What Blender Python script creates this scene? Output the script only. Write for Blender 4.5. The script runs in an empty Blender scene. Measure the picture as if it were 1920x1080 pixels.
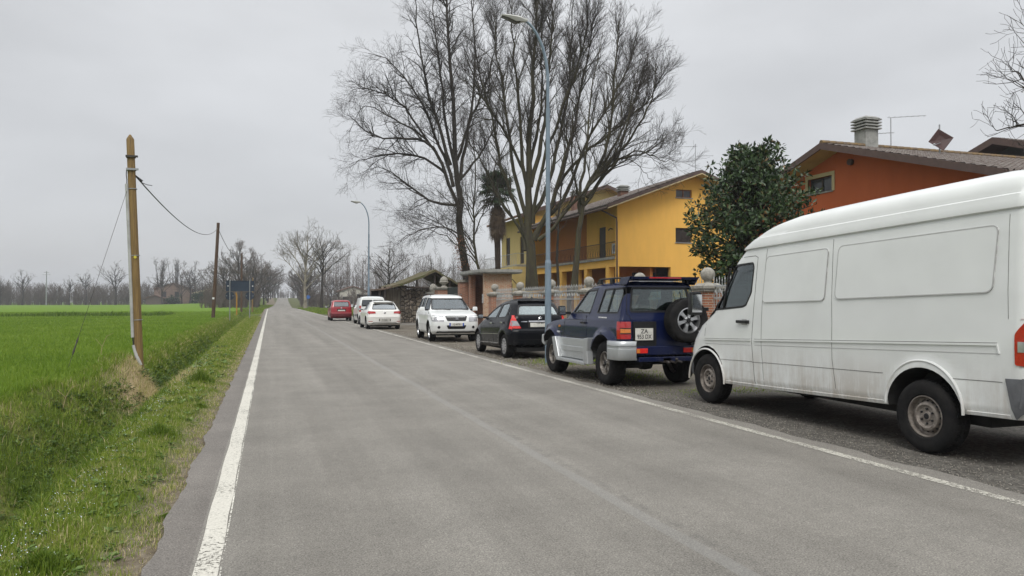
EXPOSURE = 0.33; HAZE = 0.0005
import bpy, bmesh, math, random
import numpy as np
from mathutils import Vector, Matrix
from mathutils.bvhtree import BVHTree
R = math.radians
SC = bpy.context.scene
COL = SC.collection
rnd = random.Random(11)

# ------------------------------------------------------------------ materials
def _mat(name):
    m = bpy.data.materials.new(name); m.use_nodes = True
    nt = m.node_tree; nt.nodes.clear()
    return m, nt, nt.nodes, nt.links

def _coord(N, L, kind='pos', scale=(1, 1, 1)):
    mp = N.new('ShaderNodeMapping'); mp.inputs['Scale'].default_value = scale
    if kind == 'pos':
        g = N.new('ShaderNodeNewGeometry'); L.new(g.outputs['Position'], mp.inputs['Vector'])
    else:
        g = N.new('ShaderNodeTexCoord'); L.new(g.outputs['Object'], mp.inputs['Vector'])
    return mp.outputs['Vector']

def noise_n(N, L, vec, scale, detail=4, rough=.6):
    n = N.new('ShaderNodeTexNoise'); n.inputs['Scale'].default_value = scale
    n.inputs['Detail'].default_value = detail; n.inputs['Roughness'].default_value = rough
    L.new(vec, n.inputs['Vector']); return n.outputs['Fac']

def ramp_n(N, L, fac, stops):
    r = N.new('ShaderNodeValToRGB'); e = r.color_ramp.elements
    while len(e) < len(stops): e.new(.5)
    for k, (p, c) in enumerate(stops):
        e[k].position = p; e[k].color = (c[0], c[1], c[2], 1) if hasattr(c, '__len__') else (c, c, c, 1)
    L.new(fac, r.inputs['Fac']); return r.outputs['Color']

def mix_n(N, L, fac, a, b, mode='MIX'):
    m = N.new('ShaderNodeMix'); m.data_type = 'RGBA'; m.blend_type = mode
    for s, v in ((0, fac), (6, a), (7, b)):
        if hasattr(v, 'default_value') or hasattr(v, 'is_linked'): L.new(v, m.inputs[s])
        elif s == 0: m.inputs[0].default_value = v
        else: m.inputs[s].default_value = (v[0], v[1], v[2], 1)
    return m.outputs[2]

def math_n(N, L, op, a, b=None, clamp=False):
    m = N.new('ShaderNodeMath'); m.operation = op; m.use_clamp = clamp
    for i, v in enumerate((a, b)):
        if v is None: continue
        if isinstance(v, (int, float)): m.inputs[i].default_value = v
        else: L.new(v, m.inputs[i])
    return m.outputs[0]

def bump_n(N, L, h, strength, dist=.01):
    b = N.new('ShaderNodeBump'); b.inputs['Strength'].default_value = strength; b.inputs['Distance'].default_value = dist
    L.new(h, b.inputs['Height']); return b.outputs['Normal']

def bsdf(N, L, m, color, rough=.6, metal=0, coat=0, spec=.5, normal=None):
    p = N.new('ShaderNodeBsdfPrincipled'); o = N.new('ShaderNodeOutputMaterial')
    if hasattr(color, 'is_linked'): L.new(color, p.inputs['Base Color'])
    else: p.inputs['Base Color'].default_value = (color[0], color[1], color[2], 1)
    if hasattr(rough, 'is_linked'): L.new(rough, p.inputs['Roughness'])
    else: p.inputs['Roughness'].default_value = rough
    p.inputs['Metallic'].default_value = metal; p.inputs['Coat Weight'].default_value = coat
    p.inputs['Coat Roughness'].default_value = .04
    p.inputs['Specular IOR Level'].default_value = spec
    if normal is not None: L.new(normal, p.inputs['Normal'])
    L.new(p.outputs[0], o.inputs[0]); return p

def pm(name, c1, c2=None, scale=6, rough=.7, metal=0, coat=0, bump=0, bscale=None, spec=.5, kind='pos', stretch=(1, 1, 1), lo=.35, hi=.65, bdist=.01):
    """two-tone noisy surface"""
    m, nt, N, L = _mat(name)
    v = _coord(N, L, kind, stretch)
    if c2 is None: c2 = tuple(x * .8 for x in c1)
    f = noise_n(N, L, v, scale, 5, .65)
    c = ramp_n(N, L, f, [(lo, c1), (hi, c2)])
    nrm = None
    if bump:
        h = noise_n(N, L, v, bscale or scale * 3, 4, .7); nrm = bump_n(N, L, h, bump, bdist)
    bsdf(N, L, m, c, rough, metal, coat, spec, nrm)
    return m

def tint_mat(name, stops, rough=.6, spec=.3, transl=0.0, attr='tint'):
    """colour from a per-leaf / per-blade number"""
    m, nt, N, L = _mat(name)
    a = N.new('ShaderNodeAttribute'); a.attribute_name = attr
    c = ramp_n(N, L, a.outputs['Fac'], stops)
    p = bsdf(N, L, m, c, rough, 0, 0, spec)
    if transl:
        t = N.new('ShaderNodeBsdfTranslucent'); L.new(c, t.inputs['Color'])
        x = N.new('ShaderNodeMixShader'); x.inputs[0].default_value = transl
        L.new(p.outputs[0], x.inputs[1]); L.new(t.outputs[0], x.inputs[2])
        L.new(x.outputs[0], [n for n in N if n.type == 'OUTPUT_MATERIAL'][0].inputs[0])
    return m

def glass_mat(name, tint=(.5, .55, .55), refl=.12, k=.75):
    m, nt, N, L = _mat(name)
    t = N.new('ShaderNodeBsdfTransparent'); t.inputs[0].default_value = (*tint, 1)
    g = N.new('ShaderNodeBsdfGlossy'); g.inputs['Roughness'].default_value = .03
    g.inputs[0].default_value = (.93, .97, 1, 1)
    lw = N.new('ShaderNodeLayerWeight'); lw.inputs[0].default_value = .35
    f = math_n(N, L, 'MULTIPLY', lw.outputs['Facing'], k)
    f = math_n(N, L, 'ADD', f, refl, True)
    x = N.new('ShaderNodeMixShader'); L.new(f, x.inputs[0]); L.new(t.outputs[0], x.inputs[1]); L.new(g.outputs[0], x.inputs[2])
    o = N.new('ShaderNodeOutputMaterial'); L.new(x.outputs[0], o.inputs[0])
    return m

def brick_mat(name, c1, c2, mortar, scale=1.0, patch=None, msize=.012):
    m, nt, N, L = _mat(name)
    g = N.new('ShaderNodeNewGeometry'); s = N.new('ShaderNodeSeparateXYZ'); L.new(g.outputs['Position'], s.inputs[0])
    u = math_n(N, L, 'ADD', s.outputs[0], s.outputs[1])
    cb = N.new('ShaderNodeCombineXYZ'); L.new(u, cb.inputs[0]); L.new(s.outputs[2], cb.inputs[1])
    b = N.new('ShaderNodeTexBrick'); L.new(cb.outputs[0], b.inputs['Vector'])
    b.inputs['Scale'].default_value = scale; b.inputs['Brick Width'].default_value = .26; b.inputs['Row Height'].default_value = .068
    b.inputs['Mortar Size'].default_value = msize; b.inputs['Mortar Smooth'].default_value = .3
    b.inputs['Color1'].default_value = (*c1, 1); b.inputs['Color2'].default_value = (*c2, 1); b.inputs['Mortar'].default_value = (*mortar, 1)
    n = noise_n(N, L, g.outputs['Position'], 7, 4, .7)
    c = b.outputs['Color']
    if patch:
        f = ramp_n(N, L, n, [(.42, 0), (.56, .85)]); c = mix_n(N, L, f, c, patch)
    n2 = noise_n(N, L, g.outputs['Position'], 30, 3, .6)
    c = mix_n(N, L, .5, c, ramp_n(N, L, n2, [(.3, .55), (.7, 1.0)]), 'MULTIPLY')
    bsdf(N, L, m, c, .85, normal=bump_n(N, L, b.outputs['Fac'], -.5, .01))
    return m

# ------------------------------------------------------------------ objects
def tag(o, label=None, cat=None, group=None, kind=None):
    if label: o['label'] = label
    if cat: o['category'] = cat
    if group: o['group'] = group
    if kind: o['kind'] = kind
    return o

def empty(name, loc=(0, 0, 0), rz=0, label=None, cat=None, group=None):
    o = bpy.data.objects.new(name, None); COL.objects.link(o)
    o.empty_display_size = .3; o.location = loc; o.rotation_euler = (0, 0, rz)
    return tag(o, label, cat, group)

def np_mesh(name, V, faces, attr=None):
    """V (n,3); faces: list of int arrays (m,k)"""
    me = bpy.data.meshes.new(name)
    V = np.asarray(V, dtype=np.float32).reshape(-1, 3)
    me.vertices.add(len(V)); me.vertices.foreach_set('co', V.ravel())
    fl = [np.asarray(f, dtype=np.int32) for f in faces if len(f)]
    idx = np.concatenate([f.ravel() for f in fl]); tot = np.concatenate([np.full(len(f), f.shape[1], np.int32) for f in fl])
    st = np.concatenate([[0], np.cumsum(tot)[:-1]]).astype(np.int32)
    me.loops.add(len(idx)); me.loops.foreach_set('vertex_index', idx)
    me.polygons.add(len(tot)); me.polygons.foreach_set('loop_start', st); me.polygons.foreach_set('loop_total', tot)
    if attr is not None:
        a = me.attributes.new('tint', 'FLOAT', 'POINT'); a.data.foreach_set('value', np.asarray(attr, dtype=np.float32).ravel())
    me.update(calc_edges=True); me.validate()
    return me

def link(name, me, mat=None, parent=None, smooth=False, sharp=None):
    o = bpy.data.objects.new(name, me); COL.objects.link(o)
    if mat is not None:
        for m in (mat if isinstance(mat, (list, tuple)) else [mat]): me.materials.append(m)
    if smooth or sharp:
        me.polygons.foreach_set('use_smooth', [True] * len(me.polygons))
        if sharp: me.set_sharp_from_angle(angle=R(sharp))
    if parent is not None: o.parent = parent
    return o

class MB:
    """collects shapes into one mesh"""
    def __init__(s): s.v = []; s.f = []; s.m = []
    def add(s, vs, fs, mi=0):
        b = len(s.v); s.v += [tuple(v) for v in vs]; s.f += [tuple(i + b for i in f) for f in fs]; s.m += [mi] * len(fs); return s
    def box(s, c, d, rz=0, mi=0, rx=0, ry=0, taper=1):
        x, y, z = d[0] / 2, d[1] / 2, d[2] / 2
        M = Matrix.Translation(c) @ Matrix.Rotation(rz, 4, 'Z') @ Matrix.Rotation(ry, 4, 'Y') @ Matrix.Rotation(rx, 4, 'X')
        vs = [M @ Vector((a * x * (taper if c_ > 0 else 1), b * y * (taper if c_ > 0 else 1), c_ * z)) for c_ in (-1, 1) for a, b in ((-1, -1), (1, -1), (1, 1), (-1, 1))]
        return s.add(vs, [(3, 2, 1, 0), (4, 5, 6, 7), (0, 1, 5, 4), (1, 2, 6, 5), (2, 3, 7, 6), (3, 0, 4, 7)], mi)
    def bx(s, x0, x1, y0, y1, z0, z1, mi=0):
        return s.box(((x0 + x1) / 2, (y0 + y1) / 2, (z0 + z1) / 2), (abs(x1 - x0), abs(y1 - y0), abs(z1 - z0)), mi=mi)
    def prism(s, poly, vec, mi=0):
        """poly: 3d points; vec: extrusion"""
        n = len(poly); vs = [Vector(p) for p in poly] + [Vector(p) + Vector(vec) for p in poly]
        fs = [tuple(range(n))[::-1], tuple(range(n, 2 * n))] + [(i, (i + 1) % n, n + (i + 1) % n, n + i) for i in range(n)]
        return s.add(vs, fs, mi)
    def lathe(s, prof, n=24, M=None, mi=0, cap=True):
        """prof: (radius, axial); axis = local z"""
        vs = []; fs = []
        for r, a in prof:
            for k in range(n):
                t = 2 * math.pi * k / n; vs.append(Vector((r * math.cos(t), r * math.sin(t), a)))
        for i in range(len(prof) - 1):
            for k in range(n):
                a = i * n + k; b = i * n + (k + 1) % n; fs.append((a, b, b + n, a + n))
        if cap: fs.append(tuple(range(n))[::-1]); fs.append(tuple(range((len(prof) - 1) * n, len(prof) * n)))
        if M is not None: vs = [M @ v for v in vs]
        return s.add(vs, fs, mi)
    def tube(s, pts, r, n=6, mi=0):
        if not hasattr(r, '__len__'): r = [r] * len(pts)
        V, F = tubes([(np.array([tuple(p) for p in pts], float), np.array(r, float))], n, caps=True)
        for f in F: s.f += [tuple(int(i) + len(s.v) for i in q) for q in f]; s.m += [mi] * len(f)
        s.v += [tuple(map(float, v)) for v in V]; return s
    def sphere(s, c, r, nu=16, nv=10, mi=0, sc=(1, 1, 1)):
        prof = [(max(1e-4, r * math.sin(math.pi * i / nv)), -r * math.cos(math.pi * i / nv)) for i in range(nv + 1)]
        M = Matrix.Translation(c) @ Matrix.Diagonal((*sc, 1)); return s.lathe(prof, nu, M, mi)
    def build(s, name, mat, parent=None, smooth=False, sharp=None, bevel=0):
        me = bpy.data.meshes.new(name); me.from_pydata(s.v, [], s.f); me.update()
        o = link(name, me, mat, parent)
        me.polygons.foreach_set('material_index', s.m)
        bm = bmesh.new(); bm.from_mesh(me); bmesh.ops.recalc_face_normals(bm, faces=bm.faces)
        if bevel: bmesh.ops.bevel(bm, geom=[e for e in bm.edges if e.calc_face_angle(0) > .5], offset=bevel, segments=2, affect='EDGES', profile=.6)
        bm.to_mesh(me); bm.free()
        if smooth or sharp:
            me.polygons.foreach_set('use_smooth', [True] * len(me.polygons))
            me.set_sharp_from_angle(angle=R(sharp or 40))
        return o

def tubes(paths, sides=3, caps=False):
    """paths: list of (P(n,3), r(n)); returns V, [faces]"""
    groups = {}
    for P, r in paths: groups.setdefault(len(P), []).append((P, r))
    Vs = []; Fs = []; tris = []; base = 0
    ang = np.arange(sides) * 2 * np.pi / sides; ca = np.cos(ang); sa = np.sin(ang)
    for n, lst in groups.items():
        P = np.array([a for a, _ in lst], float); r = np.array([b for _, b in lst], float); m = len(lst)
        T = np.gradient(P, axis=1); T /= np.linalg.norm(T, axis=2, keepdims=True) + 1e-9
        mean = P[:, -1] - P[:, 0]; mean /= np.linalg.norm(mean, axis=1, keepdims=True) + 1e-9
        ref = np.where(np.abs(mean[:, 2:3]) > .8, np.array([[1., 0, 0]]), np.array([[0., 0, 1.]]))[:, None, :]
        U = np.cross(T, np.broadcast_to(ref, T.shape)); U /= np.linalg.norm(U, axis=2, keepdims=True) + 1e-9
        W = np.cross(T, U)
        V = P[:, :, None, :] + r[:, :, None, None] * (U[:, :, None, :] * ca[None, None, :, None] + W[:, :, None, :] * sa[None, None, :, None])
        Vs.append(V.reshape(-1, 3))
        i = np.arange(m)[:, None, None] * n * sides; j = np.arange(n - 1)[None, :, None] * sides; k = np.arange(sides)[None, None, :]
        k2 = (k + 1) % sides
        q = np.stack([i + j + k, i + j + k2, i + j + sides + k2, i + j + sides + k], -1).reshape(-1, 4) + base
        Fs.append(q)
        if caps:
            c0 = (np.arange(m)[:, None] * n * sides + np.arange(sides)[None, ::-1]) + base
            c1 = (np.arange(m)[:, None] * n * sides + (n - 1) * sides + np.arange(sides)[None, :]) + base
            tris += [c0, c1]
        base += m * n * sides
    return np.concatenate(Vs), Fs + tris

def to_mesh_obj(o):
    dg = bpy.context.evaluated_depsgraph_get()
    return bpy.data.meshes.new_from_object(o.evaluated_get(dg), depsgraph=dg)

def cut(o, cutter, transfer=True):
    """boolean difference, applied; cutter is removed"""
    md = o.modifiers.new('b', 'BOOLEAN'); md.operation = 'DIFFERENCE'; md.object = cutter; md.solver = 'EXACT'
    if transfer: md.material_mode = 'TRANSFER'
    me = to_mesh_obj(o); o.modifiers.clear(); old = o.data; o.data = me; bpy.data.meshes.remove(old)
    cm = cutter.data; bpy.data.objects.remove(cutter); bpy.data.meshes.remove(cm)
    return o

def text_obj(s, size, mat, parent, M, name='lettering', thick=.002, align='CENTER', bold=0):
    cu = bpy.data.curves.new('t', 'FONT'); cu.body = s; cu.size = size; cu.extrude = thick; cu.align_x = align; cu.align_y = 'CENTER'
    cu.offset = bold; cu.resolution_u = 3
    t = bpy.data.objects.new('t', cu); COL.objects.link(t)
    me = to_mesh_obj(t); bpy.data.objects.remove(t); bpy.data.curves.remove(cu)
    me.transform(M); me.materials.clear()
    return link(name, me, mat, parent)

def rect_poly(y0, y1, z0, z1): return [(y0, z0), (y1, z0), (y1, z1), (y0, z1)]
def round_poly(P, r, seg=4):
    out = []; n = len(P)
    for i in range(n):
        p = Vector(P[i]); a = Vector(P[i - 1]) - p; b = Vector(P[(i + 1) % n]) - p
        k = min(r, a.length * .45, b.length * .45); A = p + a.normalized() * k; B = p + b.normalized() * k
        for s in range(seg + 1):
            t = s / seg; out.append(tuple((1 - t) ** 2 * A + 2 * t * (1 - t) * p + t * t * B))
    return out

# shared materials
M = {}
M['tyre'] = pm('tyre', (.009, .009, .010), (.020, .019, .018), 9, .85, bump=.3, kind='obj', spec=.15)
M['rubber'] = pm('rubber', (.02, .02, .022), (.03, .03, .03), 12, .6, kind='obj')
M['black'] = pm('black_plastic', (.010, .010, .011), (.017, .017, .018), 20, .45, kind='obj', spec=.3)
M['interior'] = pm('interior', (.03, .03, .032), (.045, .044, .045), 4, .8, kind='obj')
M['seat'] = pm('seat_cloth', (.05, .052, .056), (.075, .075, .08), 30, .9, kind='obj')
M['liner'] = pm('wheel_well', (.008, .008, .008), (.015, .014, .013), 12, .95, kind='obj')
M['glass'] = glass_mat('car_glass', (.66, .74, .72), .05, .32)
M['glass_dark'] = glass_mat('tinted_glass', (.22, .25, .26), .13)
M['alloy'] = pm('alloy', (.50, .51, .52), (.40, .40, .41), 15, .32, .85, kind='obj')
M['alloy_dirty'] = pm('alloy_worn', (.33, .31, .29), (.16, .14, .12), 22, .5, .6, kind='obj')
M['steel'] = pm('wheel_steel', (.30, .27, .24), (.12, .10, .085), 14, .65, .35, kind='obj')
M['chrome'] = pm('chrome', (.75, .76, .78), (.6, .6, .62), 9, .15, 1.0, kind='obj')
M['cover'] = pm('hubcap_silver', (.42, .42, .43), (.33, .32, .32), 18, .45, .45, kind='obj')
M['red'] = pm('red_lens', (.42, .012, .014), (.30, .008, .01), 40, .12, coat=1, kind='obj')
M['red_bright'] = pm('bright_red_lens', (.72, .03, .022), (.55, .02, .018), 40, .15, coat=1, kind='obj')
M['clear'] = pm('clear_lens', (.40, .40, .41), (.28, .28, .30), 9, .12, .4, coat=1, kind='obj')
M['amber'] = pm('amber_lens', (.65, .22, .04), (.5, .15, .03), 40, .15, coat=1, kind='obj')
M['plate'] = pm('plate_white', (.62, .61, .56), (.50, .49, .45), 12, .5, kind='obj')
M['plate_blue'] = pm('plate_blue', (.02, .08, .45), (.02, .07, .35), 12, .5, kind='obj')
M['ink'] = pm('ink', (.02, .02, .022), (.035, .035, .035), 12, .6, kind='obj')
M['white_mark'] = pm('white_mark', (.7, .7, .7), (.6, .6, .6), 12, .5, kind='obj')
M['galv'] = pm('galvanised', (.36, .37, .38), (.26, .27, .28), 12, .5, .6, kind='obj')
M['dark_metal'] = pm('dark_metal', (.04, .037, .035), (.06, .05, .045), 12, .55, .4, kind='obj')

def paint(name, c, dirt=None, metal=0, coat=.6, rough=.38, dz=(.3, 1.0), damt=.5, spec=.5):
    m, nt, N, L = _mat(name)
    tc = N.new('ShaderNodeTexCoord'); s = N.new('ShaderNodeSeparateXYZ'); L.new(tc.outputs['Object'], s.inputs[0])
    n1 = noise_n(N, L, tc.outputs['Object'], 2.2, 3, .6)
    col = ramp_n(N, L, n1, [(.35, c), (.7, tuple(x * .93 for x in c))])
    rg = rough
    if dirt:
        mp = N.new('ShaderNodeMapping'); mp.inputs['Scale'].default_value = (14, 14, 1.6); L.new(tc.outputs['Object'], mp.inputs[0])
        n2 = noise_n(N, L, mp.outputs[0], 1.0, 5, .75)
        n3 = noise_n(N, L, tc.outputs['Object'], 1.6, 4, .7)
        g = math_n(N, L, 'SUBTRACT', dz[1], s.outputs[2]); g = math_n(N, L, 'DIVIDE', g, dz[1] - dz[0], True)
        g = math_n(N, L, 'POWER', g, 1.3)
        f = math_n(N, L, 'MULTIPLY', n2, n3); f = math_n(N, L, 'SUBTRACT', f, .17); f = math_n(N, L, 'MULTIPLY', f, 6, True)
        f = math_n(N, L, 'MULTIPLY', f, g); f = math_n(N, L, 'MULTIPLY', f, damt, True)
        col = mix_n(N, L, f, col, dirt)
        rg = math_n(N, L, 'ADD', math_n(N, L, 'MULTIPLY', f, .5), rough, True)
    bsdf(N, L, m, col, rg, metal, coat, spec)
    return m
# ------------------------------------------------------------------ world, camera
cam_d = bpy.data.cameras.new('camera'); cam = bpy.data.objects.new('camera', cam_d); COL.objects.link(cam)
cam_d.sensor_width = 36; cam_d.lens = 1400 / 1920 * 36; cam_d.clip_start = .1; cam_d.clip_end = 6000
cam.location = (0, 0, 1.45)
cam.rotation_euler = (R(90) + math.atan(25 / 1400), 0, -math.atan(455 / 1400))
SC.camera = cam
SC.view_settings.view_transform = 'Standard'; SC.view_settings.look = 'None'; SC.view_settings.exposure = EXPOSURE; SC.view_settings.gamma = 1

SUN_EL, SUN_AZ = R(50), R(205)      # compass-like azimuth measured from +Y towards +X
w = bpy.data.worlds.new('World'); SC.world = w; w.use_nodes = True
N = w.node_tree.nodes; L = w.node_tree.links; N.clear()
sky = N.new('ShaderNodeTexSky'); sky.sky_type = 'NISHITA'; sky.sun_disc = False; sky.sun_elevation = SUN_EL; sky.sun_rotation = SUN_AZ
sky.dust_density = 3
tc = N.new('ShaderNodeTexCoord'); sp = N.new('ShaderNodeSeparateXYZ'); L.new(tc.outputs['Generated'], sp.inputs[0])
el = ramp_n(N, L, sp.outputs[2], [(0, (5.9, 5.96, 6.05)), (.12, (5.7, 5.8, 5.97)), (.42, (6.3, 6.4, 6.55)), (.85, (15.5, 15.8, 16.0))])
az = math_n(N, L, 'ADD', math_n(N, L, 'MULTIPLY', sp.outputs[0], .16), .93)         # lighter cloud to the right of the road
mp = N.new('ShaderNodeMapping'); mp.inputs['Scale'].default_value = (1, 1, 2.6); L.new(tc.outputs['Generated'], mp.inputs[0])
cn = noise_n(N, L, mp.outputs[0], 2.3, 5, .5); cn = math_n(N, L, 'ADD', math_n(N, L, 'MULTIPLY', cn, .62), .68)
k = math_n(N, L, 'MULTIPLY', az, cn)
cc = N.new('ShaderNodeCombineColor')
for i in range(3): L.new(k, cc.inputs[i])
el = mix_n(N, L, 1.0, el, cc.outputs[0], 'MULTIPLY')
col = mix_n(N, L, .93, sky.outputs[0], el)
bg = N.new('ShaderNodeBackground'); bg.inputs['Strength'].default_value = .1; L.new(col, bg.inputs['Color'])
wo = N.new('ShaderNodeOutputWorld'); L.new(bg.outputs[0], wo.inputs[0])
sd = bpy.data.lights.new('sun', 'SUN'); sd.energy = 1.5; sd.angle = R(25); sd.color = (1, .97, .92)
so = bpy.data.objects.new('sun', sd); COL.objects.link(so)
dv = Vector((math.sin(SUN_AZ) * math.cos(SUN_EL), math.cos(SUN_AZ) * math.cos(SUN_EL), math.sin(SUN_EL)))
so.rotation_euler = (-dv).to_track_quat('-Z', 'Y').to_euler()

# ------------------------------------------------------------------ terrain
def smooth(t): t = np.clip(t, 0, 1); return t * t * (3 - 2 * t)
def crest(y): return np.interp(y, [0, 5, 16, 33, 80, 160], [-1.32, -1.36, -1.5, -1.75, -1.9, -2.0])
def farb(y): return np.interp(y, [0, 8, 13, 17.2, 20, 60, 150], [-4.3, -4.0, -3.7, -2.9, -3.1, -3.6, -3.9])
def road_l(y): return np.interp(y, [-50, 150, 172, 230, 300, 400, 520], [-.55, -.6, 0, 1.4, 2.6, 4.2, 6.5])
def road_r(y): return np.interp(y, [-50, 155, 172, 230, 300, 400, 520], [5.42, 5.35, 4.9, 6.0, 7.0, 8.9, 11.2])
def road_z(y): return np.interp(y, [-50, 190, 230, 300, 400, 520, 900], [0, 0, .25, 1.4, 3.2, 3.6, 3.2])
def vnoise(x, y, s, seed=0):
    x = x * s + seed * 17.3; y = y * s + seed * 5.7
    return (np.sin(x * 1.7 + np.sin(y * 2.3)) + np.sin(y * 1.9 + np.sin(x * 2.9) * 1.3) + np.sin((x + y) * 3.1) * .5) / 2.5
def gh(x, y):
    x = np.asarray(x, float); y = np.asarray(y, float)
    c = crest(y); f = farb(y); b = c + (f - c) * .42
    dep = np.interp(y, [0, 9, 15, 25, 140, 170], [1.0, .95, .62, .75, .6, 0])
    u = np.where(x > b, (c - x) / (c - b), (x - f) / (b - f)); d = dep * smooth(u)
    z = -.035 + .05 * smooth((-.75 - x) / .4) * (x < 0) - d * (x < c) * (x > f)
    z = z + vnoise(x, y, 3.1) * .025 * smooth((-.9 - x) / .5) * smooth((x + 6) / 2) + vnoise(x, y, .9, 2) * .05 * smooth((-1.4 - x) / .5) * smooth((x + 5) / 1.5)
    # soil mound at the first pole
    z = z + .26 * np.exp(-(((x + 3.0) / .75) ** 2 + ((y - 17.6) / 1.3) ** 2)) + .12 * np.exp(-(((x + 2.3) / .6) ** 2 + ((y - 16.6) / .9) ** 2))
    # verge on the right beyond the parking
    z = z + .16 * smooth((x - 6.2) / 1.2) * smooth((y - 80) / 8) * smooth((11 - x) / 3) * (y < 170)
    cx = (road_l(y) + road_r(y)) / 2
    z = z + road_z(y) * np.exp(-((np.abs(x - cx).clip(4) - 4) / 30) ** 2) * (y > 150)
    return z

xs = np.unique(np.concatenate([np.linspace(-900, -60, 30), np.linspace(-60, -8, 40), np.linspace(-8, -.6, 75), np.linspace(-.6, 12, 22), np.linspace(12, 60, 18), np.linspace(60, 900, 26)]))
ys = np.unique(np.concatenate([np.linspace(-60, 0, 8), np.linspace(0, 26, 131), np.linspace(26, 80, 90), np.linspace(80, 520, 90), np.linspace(520, 1400, 12)]))
X, Y = np.meshgrid(xs, ys); Z = gh(X, Y)
nx, ny = len(xs), len(ys)
i = np.arange(ny - 1)[:, None] * nx + np.arange(nx - 1)[None, :]
F = np.stack([i, i + 1, i + 1 + nx, i + nx], -1).reshape(-1, 4)
me = np_mesh('ground', np.stack([X, Y, Z], -1).reshape(-1, 3), [F])
wob = vnoise(X, Y, 1.3, 4) * .25
field = smooth((farb(Y) - .1 + wob - X) / .5) * (X < 0)
bank = smooth((-.80 + wob * .3 - X) / .25) * (1 - field)
soil = np.exp(-(((X + 2.2 + (Y - 16.2) * .25) / .62) ** 2 + ((Y - 16.5) / 1.9) ** 2)) * 1.7
ca = me.attributes.new('zone', 'FLOAT_COLOR', 'POINT')
ca.data.foreach_set('color', np.stack([field, bank, np.clip(soil, 0, 1), np.ones_like(field)], -1).astype(np.float32).ravel())

m, nt, N, L = _mat('ground')
g = N.new('ShaderNodeNewGeometry'); P = g.outputs['Position']
at = N.new('ShaderNodeAttribute'); at.attribute_name = 'zone'; ss = N.new('ShaderNodeSeparateColor'); L.new(at.outputs['Color'], ss.inputs[0])
n_big = noise_n(N, L, P, .06, 4, .6); n_mid = noise_n(N, L, P, 1.1, 5, .65); n_f = noise_n(N, L, P, 14, 4, .7)
gar = ramp_n(N, L, n_mid, [(.35, (.05, .075, .02)), (.65, (.12, .11, .055))])
mps = N.new('ShaderNodeMapping'); mps.inputs['Scale'].default_value = (.10, 1, 1); L.new(P, mps.inputs[0])
n_st = noise_n(N, L, mps.outputs[0], .35, 4, .7)
fld = ramp_n(N, L, n_big, [(.3, (.100, .185, .012)), (.7, (.140, .220, .024))])
fld = mix_n(N, L, .45, fld, ramp_n(N, L, n_st, [(.35, .62), (.65, 1.15)]), 'MULTIPLY')
fld = mix_n(N, L, .55, fld, ramp_n(N, L, n_f, [(.3, .45), (.65, 1.15)]), 'MULTIPLY')
bnk = ramp_n(N, L, n_mid, [(.3, (.055, .085, .014)), (.5, (.090, .125, .022)), (.7, (.150, .135, .055))])
bnk = mix_n(N, L, .7, bnk, ramp_n(N, L, n_f, [(.3, .35), (.7, 1.15)]), 'MULTIPLY')
soilc = ramp_n(N, L, n_f, [(.3, (.25, .185, .11)), (.7, (.50, .40, .27))])
grv = ramp_n(N, L, n_f, [(.3, (.085, .068, .046)), (.7, (.21, .18, .135))])
sx = N.new('ShaderNodeSeparateXYZ'); L.new(P, sx.inputs[0])
isl = math_n(N, L, 'LESS_THAN', sx.outputs[0], 2.0)
base = mix_n(N, L, isl, gar, grv)
c = mix_n(N, L, ss.outputs[0], base, fld); c = mix_n(N, L, ss.outputs[1], c, bnk)
sf = math_n(N, L, 'MULTIPLY', ss.outputs[2], math_n(N, L, 'ADD', n_mid, .6), True)
c = mix_n(N, L, sf, c, soilc)
bsdf(N, L, m, c, .95, spec=.1, normal=bump_n(N, L, n_f, .8, .04))
o = link('ground', me, m, smooth=True); o['kind'] = 'structure'

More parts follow.
